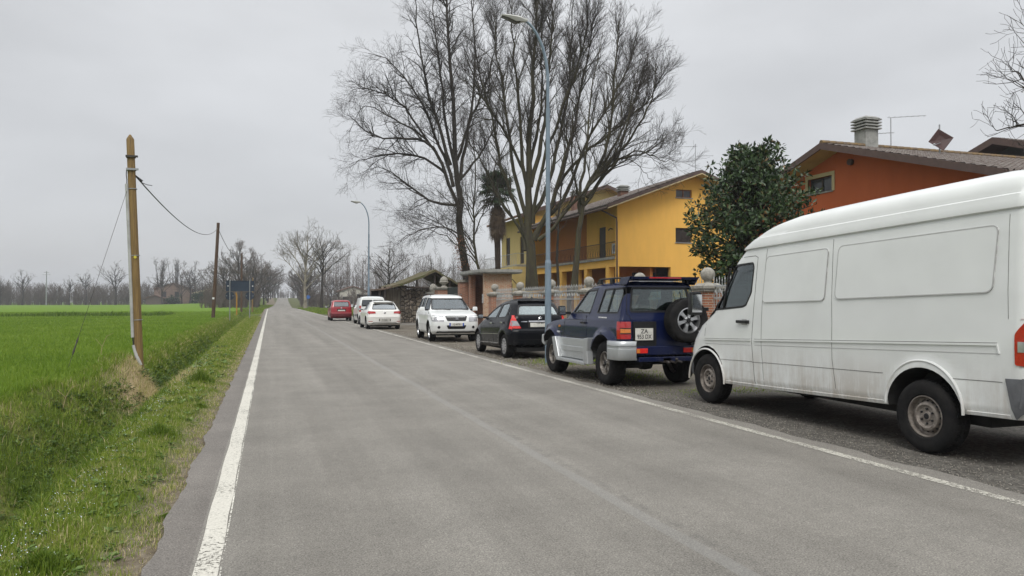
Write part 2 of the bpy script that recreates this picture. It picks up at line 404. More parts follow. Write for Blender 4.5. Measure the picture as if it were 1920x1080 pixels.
# ------------------------------------------------------------------ asphalt
def asphalt(name, dark=1.0, seams=True):
    m, nt, N, L = _mat(name)
    g = N.new('ShaderNodeNewGeometry'); P = g.outputs['Position']
    s = N.new('ShaderNodeSeparateXYZ'); L.new(P, s.inputs[0])
    n1 = noise_n(N, L, P, 95, 3, .85)
    n2 = noise_n(N, L, P, 1.0, 5, .6)
    mp = N.new('ShaderNodeMapping'); mp.inputs['Scale'].default_value = (1.4, .05, 1); L.new(P, mp.inputs[0])
    n3 = noise_n(N, L, mp.outputs[0], 1.0, 4, .6)
    n4 = noise_n(N, L, P, 13, 4, .8)
    vor = N.new('ShaderNodeTexVoronoi'); vor.inputs['Scale'].default_value = 120; L.new(P, vor.inputs['Vector'])
    c = ramp_n(N, L, n3, [(.35, (.168 * dark, .157 * dark, .139 * dark)), (.65, (.218 * dark, .205 * dark, .183 * dark))])
    c = mix_n(N, L, .6, c, ramp_n(N, L, n2, [(.3, .74), (.7, 1.16)]), 'MULTIPLY')
    c = mix_n(N, L, .85, c, ramp_n(N, L, n1, [(.30, .36), (.5, .98), (.70, 1.75)]), 'MULTIPLY')
    c = mix_n(N, L, .6, c, ramp_n(N, L, n4, [(.3, .84), (.7, 1.14)]), 'MULTIPLY')
    c = mix_n(N, L, .55, c, ramp_n(N, L, vor.outputs['Color'], [(.1, .6), (.9, 1.35)]), 'MULTIPLY')
    if seams:
        # sealed joint along the middle, purple-grey strip of older asphalt at the left edge
        w1 = math_n(N, L, 'ADD', s.outputs[0], math_n(N, L, 'MULTIPLY', noise_n(N, L, P, .5, 3), .12))
        d = math_n(N, L, 'ABSOLUTE', math_n(N, L, 'SUBTRACT', w1, 2.47))
        f = math_n(N, L, 'LESS_THAN', d, .055); f = math_n(N, L, 'MULTIPLY', f, math_n(N, L, 'MULTIPLY', noise_n(N, L, P, .8, 3), .55))
        c = mix_n(N, L, f, c, (.25, .25, .242))
        d2 = math_n(N, L, 'ABSOLUTE', math_n(N, L, 'SUBTRACT', w1, 2.58)); f2 = math_n(N, L, 'SUBTRACT', 1, math_n(N, L, 'DIVIDE', d2, .08), True)
        f2 = math_n(N, L, 'MULTIPLY', f2, math_n(N, L, 'MULTIPLY', ramp_n(N, L, noise_n(N, L, P, 7, 3), [(.45, 0), (.6, 1)]), .35))
        c = mix_n(N, L, f2, c, (.08, .078, .074))
        f3 = math_n(N, L, 'LESS_THAN', s.outputs[0], -.40)
        c = mix_n(N, L, f3, c, mix_n(N, L, 1.0, c, (.80, .78, .79), 'MULTIPLY'))
    bsdf(N, L, m, c, .88, spec=.3, normal=bump_n(N, L, n1, .9, .006))
    return m
M['asphalt'] = asphalt('asphalt')

def strip(name, ysv, lf, rf, dz, mat, nseg=6, wav=None):
    V = []; F = []
    for y in ysv:
        a, b = lf(y), rf(y)
        if wav: jt = min(wav[0], .012) if wav[0] > .02 else 0; a -= wav[0] * vnoise(np.float64(0), y, 1.9, 3) + rnd.uniform(-jt, jt); b += wav[1] * vnoise(np.float64(1), y, 2.3, 7) + rnd.uniform(-jt, jt)
        for k in range(nseg + 1): V.append((a + (b - a) * k / nseg, y, float(road_z(y)) + dz))
    n = nseg + 1
    for j in range(len(ysv) - 1):
        for k in range(nseg): F.append((j * n + k, j * n + k + 1, (j + 1) * n + k + 1, (j + 1) * n + k))
    me = np_mesh(name, V, [F]); return link(name, me, mat)
yr = np.concatenate([np.arange(-40, 0, 4), np.arange(0, 60, .15), np.arange(60, 200, 4), np.arange(200, 540, 8)])
strip('road', yr, lambda y: road_l(y) - .07, road_r, 0, M['asphalt'], 6, (.028, .05))['kind'] = 'structure'

# painted edge lines, worn
def line_mat(name, wear, c=(.66, .64, .57)):
    m, nt, N, L = _mat(name)
    g = N.new('ShaderNodeNewGeometry'); P = g.outputs['Position']
    n = noise_n(N, L, P, 38, 4, .8); n2 = noise_n(N, L, P, 1.5, 3, .6)
    f = math_n(N, L, 'ADD', n, math_n(N, L, 'MULTIPLY', n2, .35)); f = ramp_n(N, L, f, [(wear, 1), (wear + .07, 0)])
    n3 = noise_n(N, L, P, 60, 3, .8)
    c = mix_n(N, L, .7, c, ramp_n(N, L, n3, [(.3, .62), (.7, 1.12)]), 'MULTIPLY')
    p = bsdf(N, L, m, c, .7, spec=.3)
    t = N.new('ShaderNodeBsdfTransparent'); x = N.new('ShaderNodeMixShader'); L.new(f, x.inputs[0])
    L.new(t.outputs[0], x.inputs[1]); L.new(p.outputs[0], x.inputs[2])
    L.new(x.outputs[0], [q for q in N if q.type == 'OUTPUT_MATERIAL'][0].inputs[0])
    return m
yl = np.concatenate([np.arange(-6, 60, .3), np.arange(60, 153, 3)])
strip('road_marking', yl, lambda y: -.378, lambda y: -.252, .004, line_mat('edge_line_left', .74, (.54, .52, .46)), 1, (.006, .006))['kind'] = 'structure'
strip('road_marking', yl, lambda y: -.246, lambda y: -.236, .004, line_mat('edge_line_thin', .62), 1)['kind'] = 'structure'
strip('road_marking', yl, lambda y: 5.08, lambda y: 5.19, .004, line_mat('edge_line_right', .665, (.50, .48, .42)), 1, (.006, .006))['kind'] = 'structure'

# gravel lay-by where the cars stand
m, nt, N, L = _mat('parking_gravel')
g = N.new('ShaderNodeNewGeometry'); P = g.outputs['Position']; s = N.new('ShaderNodeSeparateXYZ'); L.new(P, s.inputs[0])
n1 = noise_n(N, L, P, 26, 4, .8); n2 = noise_n(N, L, P, .7, 5, .65); n3 = noise_n(N, L, P, 3, 4, .7)
c = ramp_n(N, L, n2, [(.3, (.085, .072, .058)), (.5, (.130, .114, .092)), (.72, (.190, .172, .144))])
near = math_n(N, L, 'SUBTRACT', 1, math_n(N, L, 'DIVIDE', math_n(N, L, 'SUBTRACT', s.outputs[1], 9), 6), True)
c = mix_n(N, L, near, c, ramp_n(N, L, n3, [(.3, (.075, .070, .062)), (.7, (.125, .117, .104))]))
c = mix_n(N, L, .9, c, ramp_n(N, L, n1, [(.3, .45), (.5, .95), (.7, 1.6)]), 'MULTIPLY')
vor = N.new('ShaderNodeTexVoronoi'); vor.inputs['Scale'].default_value = 38; L.new(P, vor.inputs['Vector'])
c = mix_n(N, L, .6, c, ramp_n(N, L, vor.outputs['Color'], [(.1, .6), (.9, 1.5)]), 'MULTIPLY')
gm = math_n(N, L, 'MULTIPLY', ramp_n(N, L, n3, [(.55, 0), (.65, 1)]), ramp_n(N, L, n2, [(.5, 0), (.58, .8)]))
far_ = math_n(N, L, 'GREATER_THAN', s.outputs[1], 9.5); gm = math_n(N, L, 'MULTIPLY', gm, far_)
c = mix_n(N, L, gm, c, (.05, .07, .02))
bsdf(N, L, m, c, .95, spec=.15, normal=bump_n(N, L, n1, 1, .012))
M['gravel'] = m
yg = np.concatenate([np.arange(-30, 0, 4), np.arange(0, 46, .25)])
strip('parking_ground', yg, lambda y: 5.3, lambda y: 11.6, -.012, m, 8)['kind'] = 'structure'
strip('side_road', np.arange(45.5, 79, 1.5), lambda y: 5.3, lambda y: 5.9 + 7.5 * float(smooth(np.float64((78 - y) / 14))), -.008, asphalt('side_asphalt', .95, False), 8)['kind'] = 'structure'

# ------------------------------------------------------------------ grass
rg = np.random.default_rng(5)
def blades(name, x, y, h, w, tint, mat, lean=.35, curl=.5, z0=None):
    n = len(x); z = gh(x, y) - .01 if z0 is None else z0
    a = rg.uniform(0, 2 * np.pi, n); wx, wy = np.cos(a) * w / 2, np.sin(a) * w / 2
    la = rg.uniform(0, 2 * np.pi, n); ll = np.abs(rg.normal(0, lean, n)).clip(0, 1.4) * h
    lx, ly = np.cos(la) * ll, np.sin(la) * ll
    hz = np.sqrt(np.maximum(h * h - .55 * ll * ll, (.25 * h) ** 2))
    V = np.zeros((n, 5, 3))
    V[:, 0] = np.stack([x - wx, y - wy, z], 1); V[:, 1] = np.stack([x + wx, y + wy, z], 1)
    mx, my, mz = x + lx * .3, y + ly * .3, z + hz * .62
    V[:, 2] = np.stack([mx + wx * .75, my + wy * .75, mz], 1); V[:, 3] = np.stack([mx - wx * .75, my - wy * .75, mz], 1)
    V[:, 4] = np.stack([x + lx, y + ly, z + hz], 1)
    b = np.arange(n)[:, None] * 5
    me = np_mesh(name, V.reshape(-1, 3), [b + np.array([[0, 1, 2, 3]]), b + np.array([[3, 2, 4]])], np.repeat(tint, 5))
    o = link(name, me, mat, smooth=True); return o
def wedge(n, y0, y1, x0f, x1f, bias=1.0):
    """random points, denser near y0"""
    t = rg.uniform(0, 1, n) ** bias; y = y0 * (y1 / y0) ** t
    u = rg.uniform(0, 1, n); a = x0f(y); b = x1f(y); return a + (b - a) * u, y
GREEN = [(0, (.035, .065, .008)), (.3, (.090, .150, .014)), (.6, (.190, .260, .030)), (.78, (.290, .310, .070)), (.86, (.42, .36, .18)), (1, (.55, .46, .28))]
M['grass'] = tint_mat('grass_blades', GREEN, .55, .25, .25)
M['wheat'] = tint_mat('young_wheat', [(0, (.080, .150, .010)), (.5, (.160, .255, .024)), (1, (.250, .330, .050))], .5, .25, .25)
M['weed'] = tint_mat('weed_leaves', [(0, (.035, .070, .012)), (.5, (.075, .135, .022)), (.8, (.13, .19, .045)), (1, (.24, .27, .12))], .5, .3, .15)
def patch(x, y, s, seed): return vnoise(x, y, s, seed) * .5 + .5
# verge between asphalt and ditch: short, yellowish, broken up
x, y = wedge(190000, 3.2, 75, lambda y: crest(y) - .25, lambda y: -.60 + 0 * y, .8)
edge = smooth((-.64 + .16 * vnoise(x, y, 2.7, 1) + .12 * vnoise(x, y, 9, 6) - x) / .22)
k = rg.uniform(0, 1, len(x)) < edge * (.35 + .65 * patch(x, y, 4.3, 1)) ; x, y = x[k], y[k]
sc = np.clip(y / 10, 1, 5)
p = patch(x, y, 2.3, 8)
t = np.clip(rg.normal(.59, .11, len(x)) + .25 * (p - .5) + (rg.uniform(0, 1, len(x)) < .09 + .20 * smooth((x + 1.1) / .4) * (p > .4)) * .42, 0, 1)
tag(blades('grass', x, y, rg.uniform(.02, .065, len(x)) * (.6 + .9 * patch(x, y, 3.7, 2)), .0042 * sc, t, M['grass'], .6), 'short yellow-green grass on the road verge beside the left edge line', 'grass', kind='stuff')
# ditch banks: longer, matted, bank shade worked into a darker green tint
x, y = wedge(190000, 3.2, 90, lambda y: farb(y) - .25, lambda y: crest(y) - .1, .85)
k = rg.uniform(0, 1, len(x)) < (.4 + .6 * patch(x, y, 2.3, 3)) * (1 - .93 * np.clip(1.5 * np.exp(-(((x + 2.2 + (y - 16.2) * .25) / .5) ** 2 + ((y - 16.5) / 1.6) ** 2)), 0, 1)); x, y = x[k], y[k]
sc = np.clip(y / 9, 1, 6)
t = np.clip(rg.normal(.42, .13, len(x)) + .28 * (patch(x, y, 1.3, 5) - .5) + .10 * smooth((farb(y) + .9 - x) / .8) + (rg.uniform(0, 1, len(x)) < .06) * .40, 0, .95)
tag(blades('grass', x, y, rg.uniform(.05, .15, len(x)) * (.6 + .8 * patch(x, y, 1.7, 4)), .0058 * sc, t, M['grass'], .85), 'long matted grass growing on both banks of the ditch', 'grass', kind='stuff')
# the field of young wheat
x, y = wedge(260000, 9, 110, lambda y: -y * .40 - 1.5, lambda y: farb(y) + .1, .85)
x = np.minimum(x, farb(y) + .1); sc = np.clip(y / 11, 1, 9)
t = np.clip(rg.normal(.5, .2, len(x)) + .3 * (patch(x, y, .35, 9) - .5), 0, 1)
tag(blades('wheat', x, y, rg.uniform(.08, .17, len(x)), .008 * sc, t, M['wheat'], .45), 'bright green young wheat covering the flat field left of the road', 'crop', kind='stuff')
# far verges: right of the road and along the left past the ditch
def tufts(n, x0f, x1f, y0, y1, h, w, lab, tlo=.45):
    x, y = wedge(n, y0, y1, x0f, x1f, .9)
    t = np.clip(rg.normal(tlo, .15, n), 0, 1); sc = np.clip(y / 30, 1, 5)
    return tag(blades('grass', x, y, rg.uniform(.4, 1, n) * h, w * sc, t, M['grass'], .5), lab, 'grass', kind='stuff')
tufts(26000, lambda y: 5.55 + 3.2 * smooth((92 - y) / 14), lambda y: 13 + 0 * y, 79, 165, .22, .03, 'green grass verge right of the road beyond the red car')
tufts(9000, lambda y: road_l(y) - 4, lambda y: road_l(y) - .3, 90, 240, .16, .03, 'far strip of grass along the left road edge')
tufts(2200, lambda y: 6.2 + 0 * y, lambda y: 9.2 + 0 * y, 11.5, 24, .05, .008, 'thin grass growing in the gravel under the parked cars', .4)
def clump(cx, cy, sx, sy, n, h, lab):
    x = rg.normal(cx, sx, n); y = rg.normal(cy, sy, n); t = np.clip(rg.normal(.5, .14, n), 0, 1)
    return tag(blades('grass', x, y, rg.uniform(.3, 1, n) * h, np.full(n, .010), t, M['grass'], .6, z0=np.full(n, -.01)), lab, 'grass', kind='stuff')
clump(7.1, 16.5, .6, .45, 2200, .10, 'green grass patch in the gravel between the black hatchback and the off-roader')
clump(7.2, 10.5, .7, .22, 800, .035, 'thin green grass patch in the gravel behind the off-roader')
clump(6.9, 13.2, .5, .6, 900, .045, 'sparse grass under the blue off-roader')
# loose stones along the right-hand road edge
n = 5200; x = 5.40 + np.abs(rg.normal(0, .45, n)); y = 2.5 * (34 / 2.5) ** rg.uniform(0, 1, n); s_ = rg.uniform(.004, .013, n) * np.clip(y / 9, .8, 2)
V = np.zeros((n, 6, 3)); 
for q, (dx, dy, dz) in enumerate(((1, 0, 0), (0, 1, 0), (-1, 0, 0), (0, -1, 0), (0, 0, .7), (0, 0, -.7))):
    j = rg.uniform(.6, 1.2, n); V[:, q] = np.stack([x + dx * s_ * j, y + dy * s_ * j, s_ * .3 + dz * s_ * j - .004], 1)
b = np.arange(n)[:, None] * 6
tag(link('pebbles', np_mesh('pebbles', V.reshape(-1, 3), [b + np.array([[i_, (i_ + 1) % 4, 4]]) for i_ in range(4)] + [b + np.array([[(i_ + 1) % 4, i_, 5]]) for i_ in range(4)]), pm('pebble', (.30, .28, .24), (.14, .125, .105), 9, .9)), 'loose pebbles along the right road edge and under the vehicles', 'pebbles', kind='stuff')
# darker clump row in the field
x, y = wedge(5000, 76, 88, lambda y: -24 + (y - 80) * .3, lambda y: -9.5 + 0 * y)
tag(blades('weeds', x, y, rg.uniform(.15, .62, len(x)) * (.3 + .8 * patch(x, y, .8, 2)), .05 + 0 * x, np.clip(rg.normal(.22, .1, len(x)), 0, 1), M['grass'], .6), 'dark green weeds in a row across the field', 'weeds', kind='stuff')
# broad-leaved weeds in the ditch and on the verge
def leaves(name, px, py, n_per, size, mat, lab, tmean=.45, zoff=.03, up=.5, cat='weeds'):
    n = len(px) * n_per; cx = np.repeat(px, n_per); cy = np.repeat(py, n_per); s = np.repeat(size, n_per) * rg.uniform(.6, 1.2, n)
    a = rg.uniform(0, 2 * np.pi, n); el_ = rg.uniform(.1, up, n) * np.pi / 2; cz = gh(cx, cy) + zoff * rg.uniform(0, 1, n)
    off = rg.uniform(0, .6, n) * s; cx = cx + np.cos(a) * off; cy = cy + np.sin(a) * off
    dx, dy, dz = np.cos(a) * np.cos(el_), np.sin(a) * np.cos(el_), np.sin(el_)
    wx, wy = -np.sin(a) * s * .28, np.cos(a) * s * .28
    V = np.zeros((n, 6, 3)); B = np.stack([cx, cy, cz], 1); D = np.stack([dx, dy, dz], 1); W = np.stack([wx, wy, 0 * wx], 1)
    V[:, 0] = B; V[:, 1] = B + D * s[:, None] * .45 + W; V[:, 2] = B + D * s[:, None] * .5 - np.array([0, 0, .012]); V[:, 3] = B + D * s[:, None] * .45 - W
    V[:, 4] = B + D * s[:, None] * .95 + [0, 0, -.01]; V[:, 5] = V[:, 2]
    b = np.arange(n)[:, None] * 6
    me = np_mesh(name, V.reshape(-1, 3), [b + np.array([[0, 1, 2]]), b + np.array([[0, 2, 3]]), b + np.array([[1, 4, 2]]), b + np.array([[2, 4, 3]])], np.repeat(np.clip(rg.normal(tmean, .2, n), 0, 1), 6))
    return tag(link(name, me, mat), lab, cat, kind='stuff')
x, y = wedge(4600, 3.4, 40, lambda y: farb(y) + .35, lambda y: crest(y) - .25, .9)
k = patch(x, y, 1.1, 6) > .45; x, y = x[k], y[k]
leaves('weeds', x, y, 7, rg.uniform(.018, .052, len(x)) * np.clip(y / 9, 1, 2), M['weed'], 'low broad-leaved weeds covering the bottom and far bank of the ditch', .45, .06)
x, y = wedge(320, 3.4, 26, lambda y: crest(y) - .1, lambda y: -.85 + 0 * y, .9)
leaves('weeds', x, y, 7, rg.uniform(.02, .06, len(x)) * np.clip(y / 9, 1, 2), M['weed'], 'small clover-like weeds among the short verge grass', .55, .03)
# darker tufts on the verge
for (tx, ty, tr, th, lab) in ((-1.17, 14.4, .24, .26, 'tall dark green grass tuft on the verge level with the first pole'), (-1.12, 8.8, .17, .15, 'dark green grass tuft halfway down the near verge'), (-1.15, 4.6, .16, .11, 'coarse grass tuft at the very bottom of the picture'), (-.9, 11.2, .10, .07, 'small dark tuft close to the asphalt edge on the verge'), (-.66, 5.6, .07, .05, 'small round green tuft growing at the asphalt edge near the camera')):
    n = 1100; a = rg.uniform(0, 2 * np.pi, n); rr = tr * np.abs(rg.normal(0, .62, n))
    o = blades('grass_tuft', tx + rr * np.cos(a), ty + rr * np.sin(a) * 1.2, th * rg.uniform(.4, 1.25, n) * np.exp(-rr / tr * .5), np.full(n, .006), np.clip(rg.normal(.33, .13, n), 0, 1), M['grass'], .75)
    tag(o, lab, 'grass tuft', 'grass tufts on the verge')
# tiny blue-white flowers along the crest
n = 900; y = 4 * (24 / 4) ** rg.uniform(0, 1, n); x = crest(y) + rg.normal(.0, .13, n) ; k = patch(x, y, 2.1, 3) > .35; x, y = x[k], y[k]; n = len(x)
s = .0033 * np.clip(y / 9, 1, 1.8); z = gh(x, y) + rg.uniform(.03, .07, n)
V = np.zeros((n, 5, 3)); V[:, 4] = np.stack([x, y, z - .002], 1)
for q in range(4): V[:, q] = np.stack([x + s * math.cos(q * math.pi / 2), y + s * math.sin(q * math.pi / 2), z + rg.uniform(-.003, .003, n)], 1)
b = np.arange(n)[:, None] * 5
me = np_mesh('flowers', V.reshape(-1, 3), [b + np.array([[0, 1, 4]]), b + np.array([[1, 2, 4]]), b + np.array([[2, 3, 4]]), b + np.array([[3, 0, 4]])])
tag(link('flowers', me, pm('petal', (.50, .58, .78), (.75, .78, .85), 20, .6)), 'tiny pale blue flowers scattered along the ditch crest', 'flowers', kind='stuff')
# dry litter where the verge meets the asphalt
x, y = wedge(16000, 3.3, 60, lambda y: -.84 + 0 * y, lambda y: -.53 + 0 * y, .8)
k = rg.uniform(0, 1, len(x)) < (.25 + .75 * patch(x, y, 5.1, 2)) * smooth((-.50 + .10 * vnoise(x, y, 4.1, 2) - x) / .12); x, y = x[k], y[k]
tag(blades('dry_litter', x, y, rg.uniform(.015, .05, len(x)), .005 * np.clip(y / 9, 1, 4), np.clip(rg.normal(.86, .12, len(x)), .5, 1), M['grass'], 1.4), 'dry straw and crumbs along the broken asphalt edge', 'litter', kind='stuff')
# dead stalks standing in the ditch bank
for (sx_, sy_, sh_, lb) in ((-3.35, 17.4, .55, 'thin dead stalk leaning left of the first pole'), (-3.1, 13.4, .40, 'pale dead stalk on the far ditch bank'), (-3.4, 10.2, .35, 'short bent dead stalk on the far bank near the camera')):
    m_ = MB(); m_.tube([(0, 0, -.05), (.05, .02, sh_ * .5), (.14, .0, sh_ * .9), (.26, -.02, sh_)], [.006, .005, .004, .002], 4); m_.tube([(.05, .02, sh_ * .5), (-.08, .05, sh_ * .8)], .003, 4)
    o = m_.build('dead_stalk', pm('dead_stalk', (.38, .30, .17), (.30, .23, .12), 9, .9), None); o.location = (sx_, sy_, float(gh(sx_, sy_))); tag(o, lb, 'dead stalk', 'dead stalks on the ditch bank')
# straw heap at the pole
n = 9000; y = rg.normal(16.5, 1.0, n); x = -2.2 - (y - 16.2) * .25 + rg.normal(0, .36, n)
o = blades('straw', x, y, rg.uniform(.05, .16, n), np.full(n, .007), np.clip(rg.normal(.9, .09, n), .7, 1), M['grass'], 1.3); tag(o, 'dry straw and wood chips scattered around the foot of the first pole', 'straw', kind='stuff')
# ------------------------------------------------------------------ vehicles
def interp(tab, z):
    zs = [t[0] for t in tab]; return float(np.interp(z, zs, [t[1] for t in tab]))

def body_stack(sp, inset=0.0, zlo=None, zhi=None, yf_cap=None, yr_cap=None):
    """closed shell from horizontal slices; returns verts, faces"""
    front, rear, wid = sp['front'], sp['rear'], sp['width']
    z0 = zlo if zlo is not None else wid[0][0]; z1 = zhi if zhi is not None else wid[-1][0]
    keys = sorted({round(t[0], 4) for tab in (front, rear, wid) for t in tab if z0 <= t[0] <= z1} | {z0, z1})
    zs = []
    for a, b in zip(keys, keys[1:]):
        n = max(1, int(math.ceil((b - a) / (.055 if not inset else .2)))); zs += [a + (b - a) * i / n for i in range(n)]
    zs.append(z1)
    nr, nc, ns, nf = (8, 7, 56, 8) if not inset else (3, 3, 6, 3)
    V = []; rake = sp.get('rake', 0)
    for z in zs:
        yf = interp(front, z) - inset; yr = interp(rear, z) + inset; w = interp(wid, z) - inset
        if yf_cap is not None: yf = min(yf, yf_cap)
        if yr_cap is not None: yr = max(yr, yr_cap)
        yf = max(yf, yr + .15) if inset else yf; w = max(w, .03); cf = min(sp.get('cf', .3), w * .7, (yf - yr) * .3); cr = min(sp.get('cr', .2), w * .7, (yf - yr) * .3)
        cfx = min(sp.get('cfx', .22), w * .6); crx = min(sp.get('crx', .14), w * .6)
        bf, br = sp.get('bf', .1), sp.get('br', .05); sb = sp.get('sb', .03)
        if inset: bf = br = 0
        half = []
        we = w - sb
        for i in range(nr): x = (we - crx) * i / nr; half.append((x, yr + br * (x / max(w, .01)) ** 2))
        yb = yr + br * ((we - crx) / w) ** 2; yt = yf - bf * ((we - cfx) / w) ** 2
        for i in range(nc): t = i / nc * math.pi / 2; half.append((we - crx + crx * math.sin(t), yb + cr * (1 - math.cos(t))))
        for i in range(ns + 1):
            t = i / ns; y = yb + cr + (yt - cf - yb - cr) * t; half.append((w - sb * abs(2 * t - 1) ** 3, y))
        for i in range(1, nc + 1): t = i / nc * math.pi / 2; half.append((we - cfx + cfx * math.cos(t), yt - cf + cf * math.sin(t)))
        for i in range(1, nf + 1): x = (we - cfx) * (1 - i / nf); half.append((x, yf - bf * (x / max(w, .01)) ** 2))
        loop = half + [(-x, y) for x, y in half[-2:0:-1]]
        if not inset:
            out = []
            for x, y in loop:
                for wy in sp['wheels']:
                    r = math.hypot(y - wy, z - sp['R']); ar = sp['arch']; fl, fw_ = sp.get('flare', (.015, .1))
                    if r < ar + fw_ and abs(x) > w * .8:
                        t = 1 - max(0, (r - ar)) / fw_; x += math.copysign(fl * min(1, t * 2.2), x)
                out.append((x, y))
            loop = out
        V.append([(x, y, z - rake * y) for x, y in loop])
    n = len(V[0]); F = []
    for i in range(len(V) - 1):
        for k in range(n): F.append((i * n + k, i * n + (k + 1) % n, (i + 1) * n + (k + 1) % n, (i + 1) * n + k))
    F.append(tuple(range(n))[::-1]); F.append(tuple((len(V) - 1) * n + k for k in range(n)))
    return [p for l in V for p in l], F

BB = [1, 2, -2]
LAMPS = {'tail_light', 'headlight', 'fog_light', 'indicator_lens', 'reflector', 'reversing_lens', 'number_plate', 'side_panel'}
def project(bvh, poly, axis, side, thick=.012, off=.004, step=.09, far=4.0):
    """a thin plate following the body; poly in (y,z) for axis x, (x,z) for axis y, (x,y) for axis z"""
    bm = bmesh.new(); vs = [bm.verts.new((p[0], p[1], 0)) for p in poly]; bm.faces.new(vs)
    us = [p[0] for p in poly]; ws = [p[1] for p in poly]
    for lo, hi, no in ((min(us), max(us), (1, 0, 0)), (min(ws), max(ws), (0, 1, 0))):
        k = int((hi - lo) / step)
        for i in range(1, k + 1):
            c = lo + (hi - lo) * i / (k + 1)
            bmesh.ops.bisect_plane(bm, geom=bm.verts[:] + bm.edges[:] + bm.faces[:], plane_co=(c, 0, 0) if no[0] else (0, c, 0), plane_no=no)
    bm.normal_update(); outer = []; inner = []
    last = None
    for v in bm.verts:
        u, w_ = v.co.x, v.co.y
        if axis == 'x': o = Vector((side * far, u, w_)); d = Vector((-side, 0, 0))
        elif axis == 'y': o = Vector((u, side * far, w_)); d = Vector((0, -side, 0))
        else: o = Vector((u, w_, far)); d = Vector((0, 0, -1))
        h, nrm, _, _ = bvh.ray_cast(o, d)
        if h is None or (axis != 'z' and abs(nrm.dot(d)) < .25):
            q = Vector((side * BB[0], u, w_)) if axis == 'x' else Vector((u, BB[1] if side > 0 else BB[2], w_)) if axis == 'y' else Vector((u, w_, 1))
            h, nrm, _, _ = bvh.find_nearest(q)
        if nrm.dot(d) > 0: nrm = -nrm
        outer.append(h + nrm * off); inner.append(h + nrm * (off - thick))
    bm.verts.index_update(); n = len(outer); F = []
    fl = [[v.index for v in f.verts] for f in bm.faces]
    for f in fl: F.append(tuple(f)); F.append(tuple(i + n for i in reversed(f)))
    for e in bm.edges:
        if len(e.link_faces) == 1: a, b = e.verts[0].index, e.verts[1].index; F.append((a, b, b + n, a + n))
    bm.free(); return outer + inner, F

def ring_poly(poly, wdt):
    """outline strip: outer polygon and offset inner polygon as quads"""
    P = [Vector(p) for p in poly]; n = len(P); A = sum(P[i].x * P[(i + 1) % n].y - P[(i + 1) % n].x * P[i].y for i in range(n)); s = 1 if A > 0 else -1
    I = []
    for i in range(n):
        a = (P[i] - P[i - 1]).normalized(); b = (P[(i + 1) % n] - P[i]).normalized(); t = (a + b)
        t = t.normalized() if t.length > 1e-5 else a; nn = Vector((-t.y, t.x)) * s; c = max(.45, abs(nn.dot(Vector((-a.y, a.x))))); I.append(P[i] + nn * wdt / c)
    return [[tuple(P[i]), tuple(P[(i + 1) % n]), tuple(I[(i + 1) % n]), tuple(I[i])] for i in range(n)]
def line_polys(pts, wdt):
    out = []
    for a, b in zip(pts, pts[1:]):
        a = Vector(a); b = Vector(b); t = (b - a).normalized(); nn = Vector((-t.y, t.x)) * wdt / 2; out.append([tuple(a + nn), tuple(b + nn), tuple(b - nn), tuple(a - nn)])
    return out

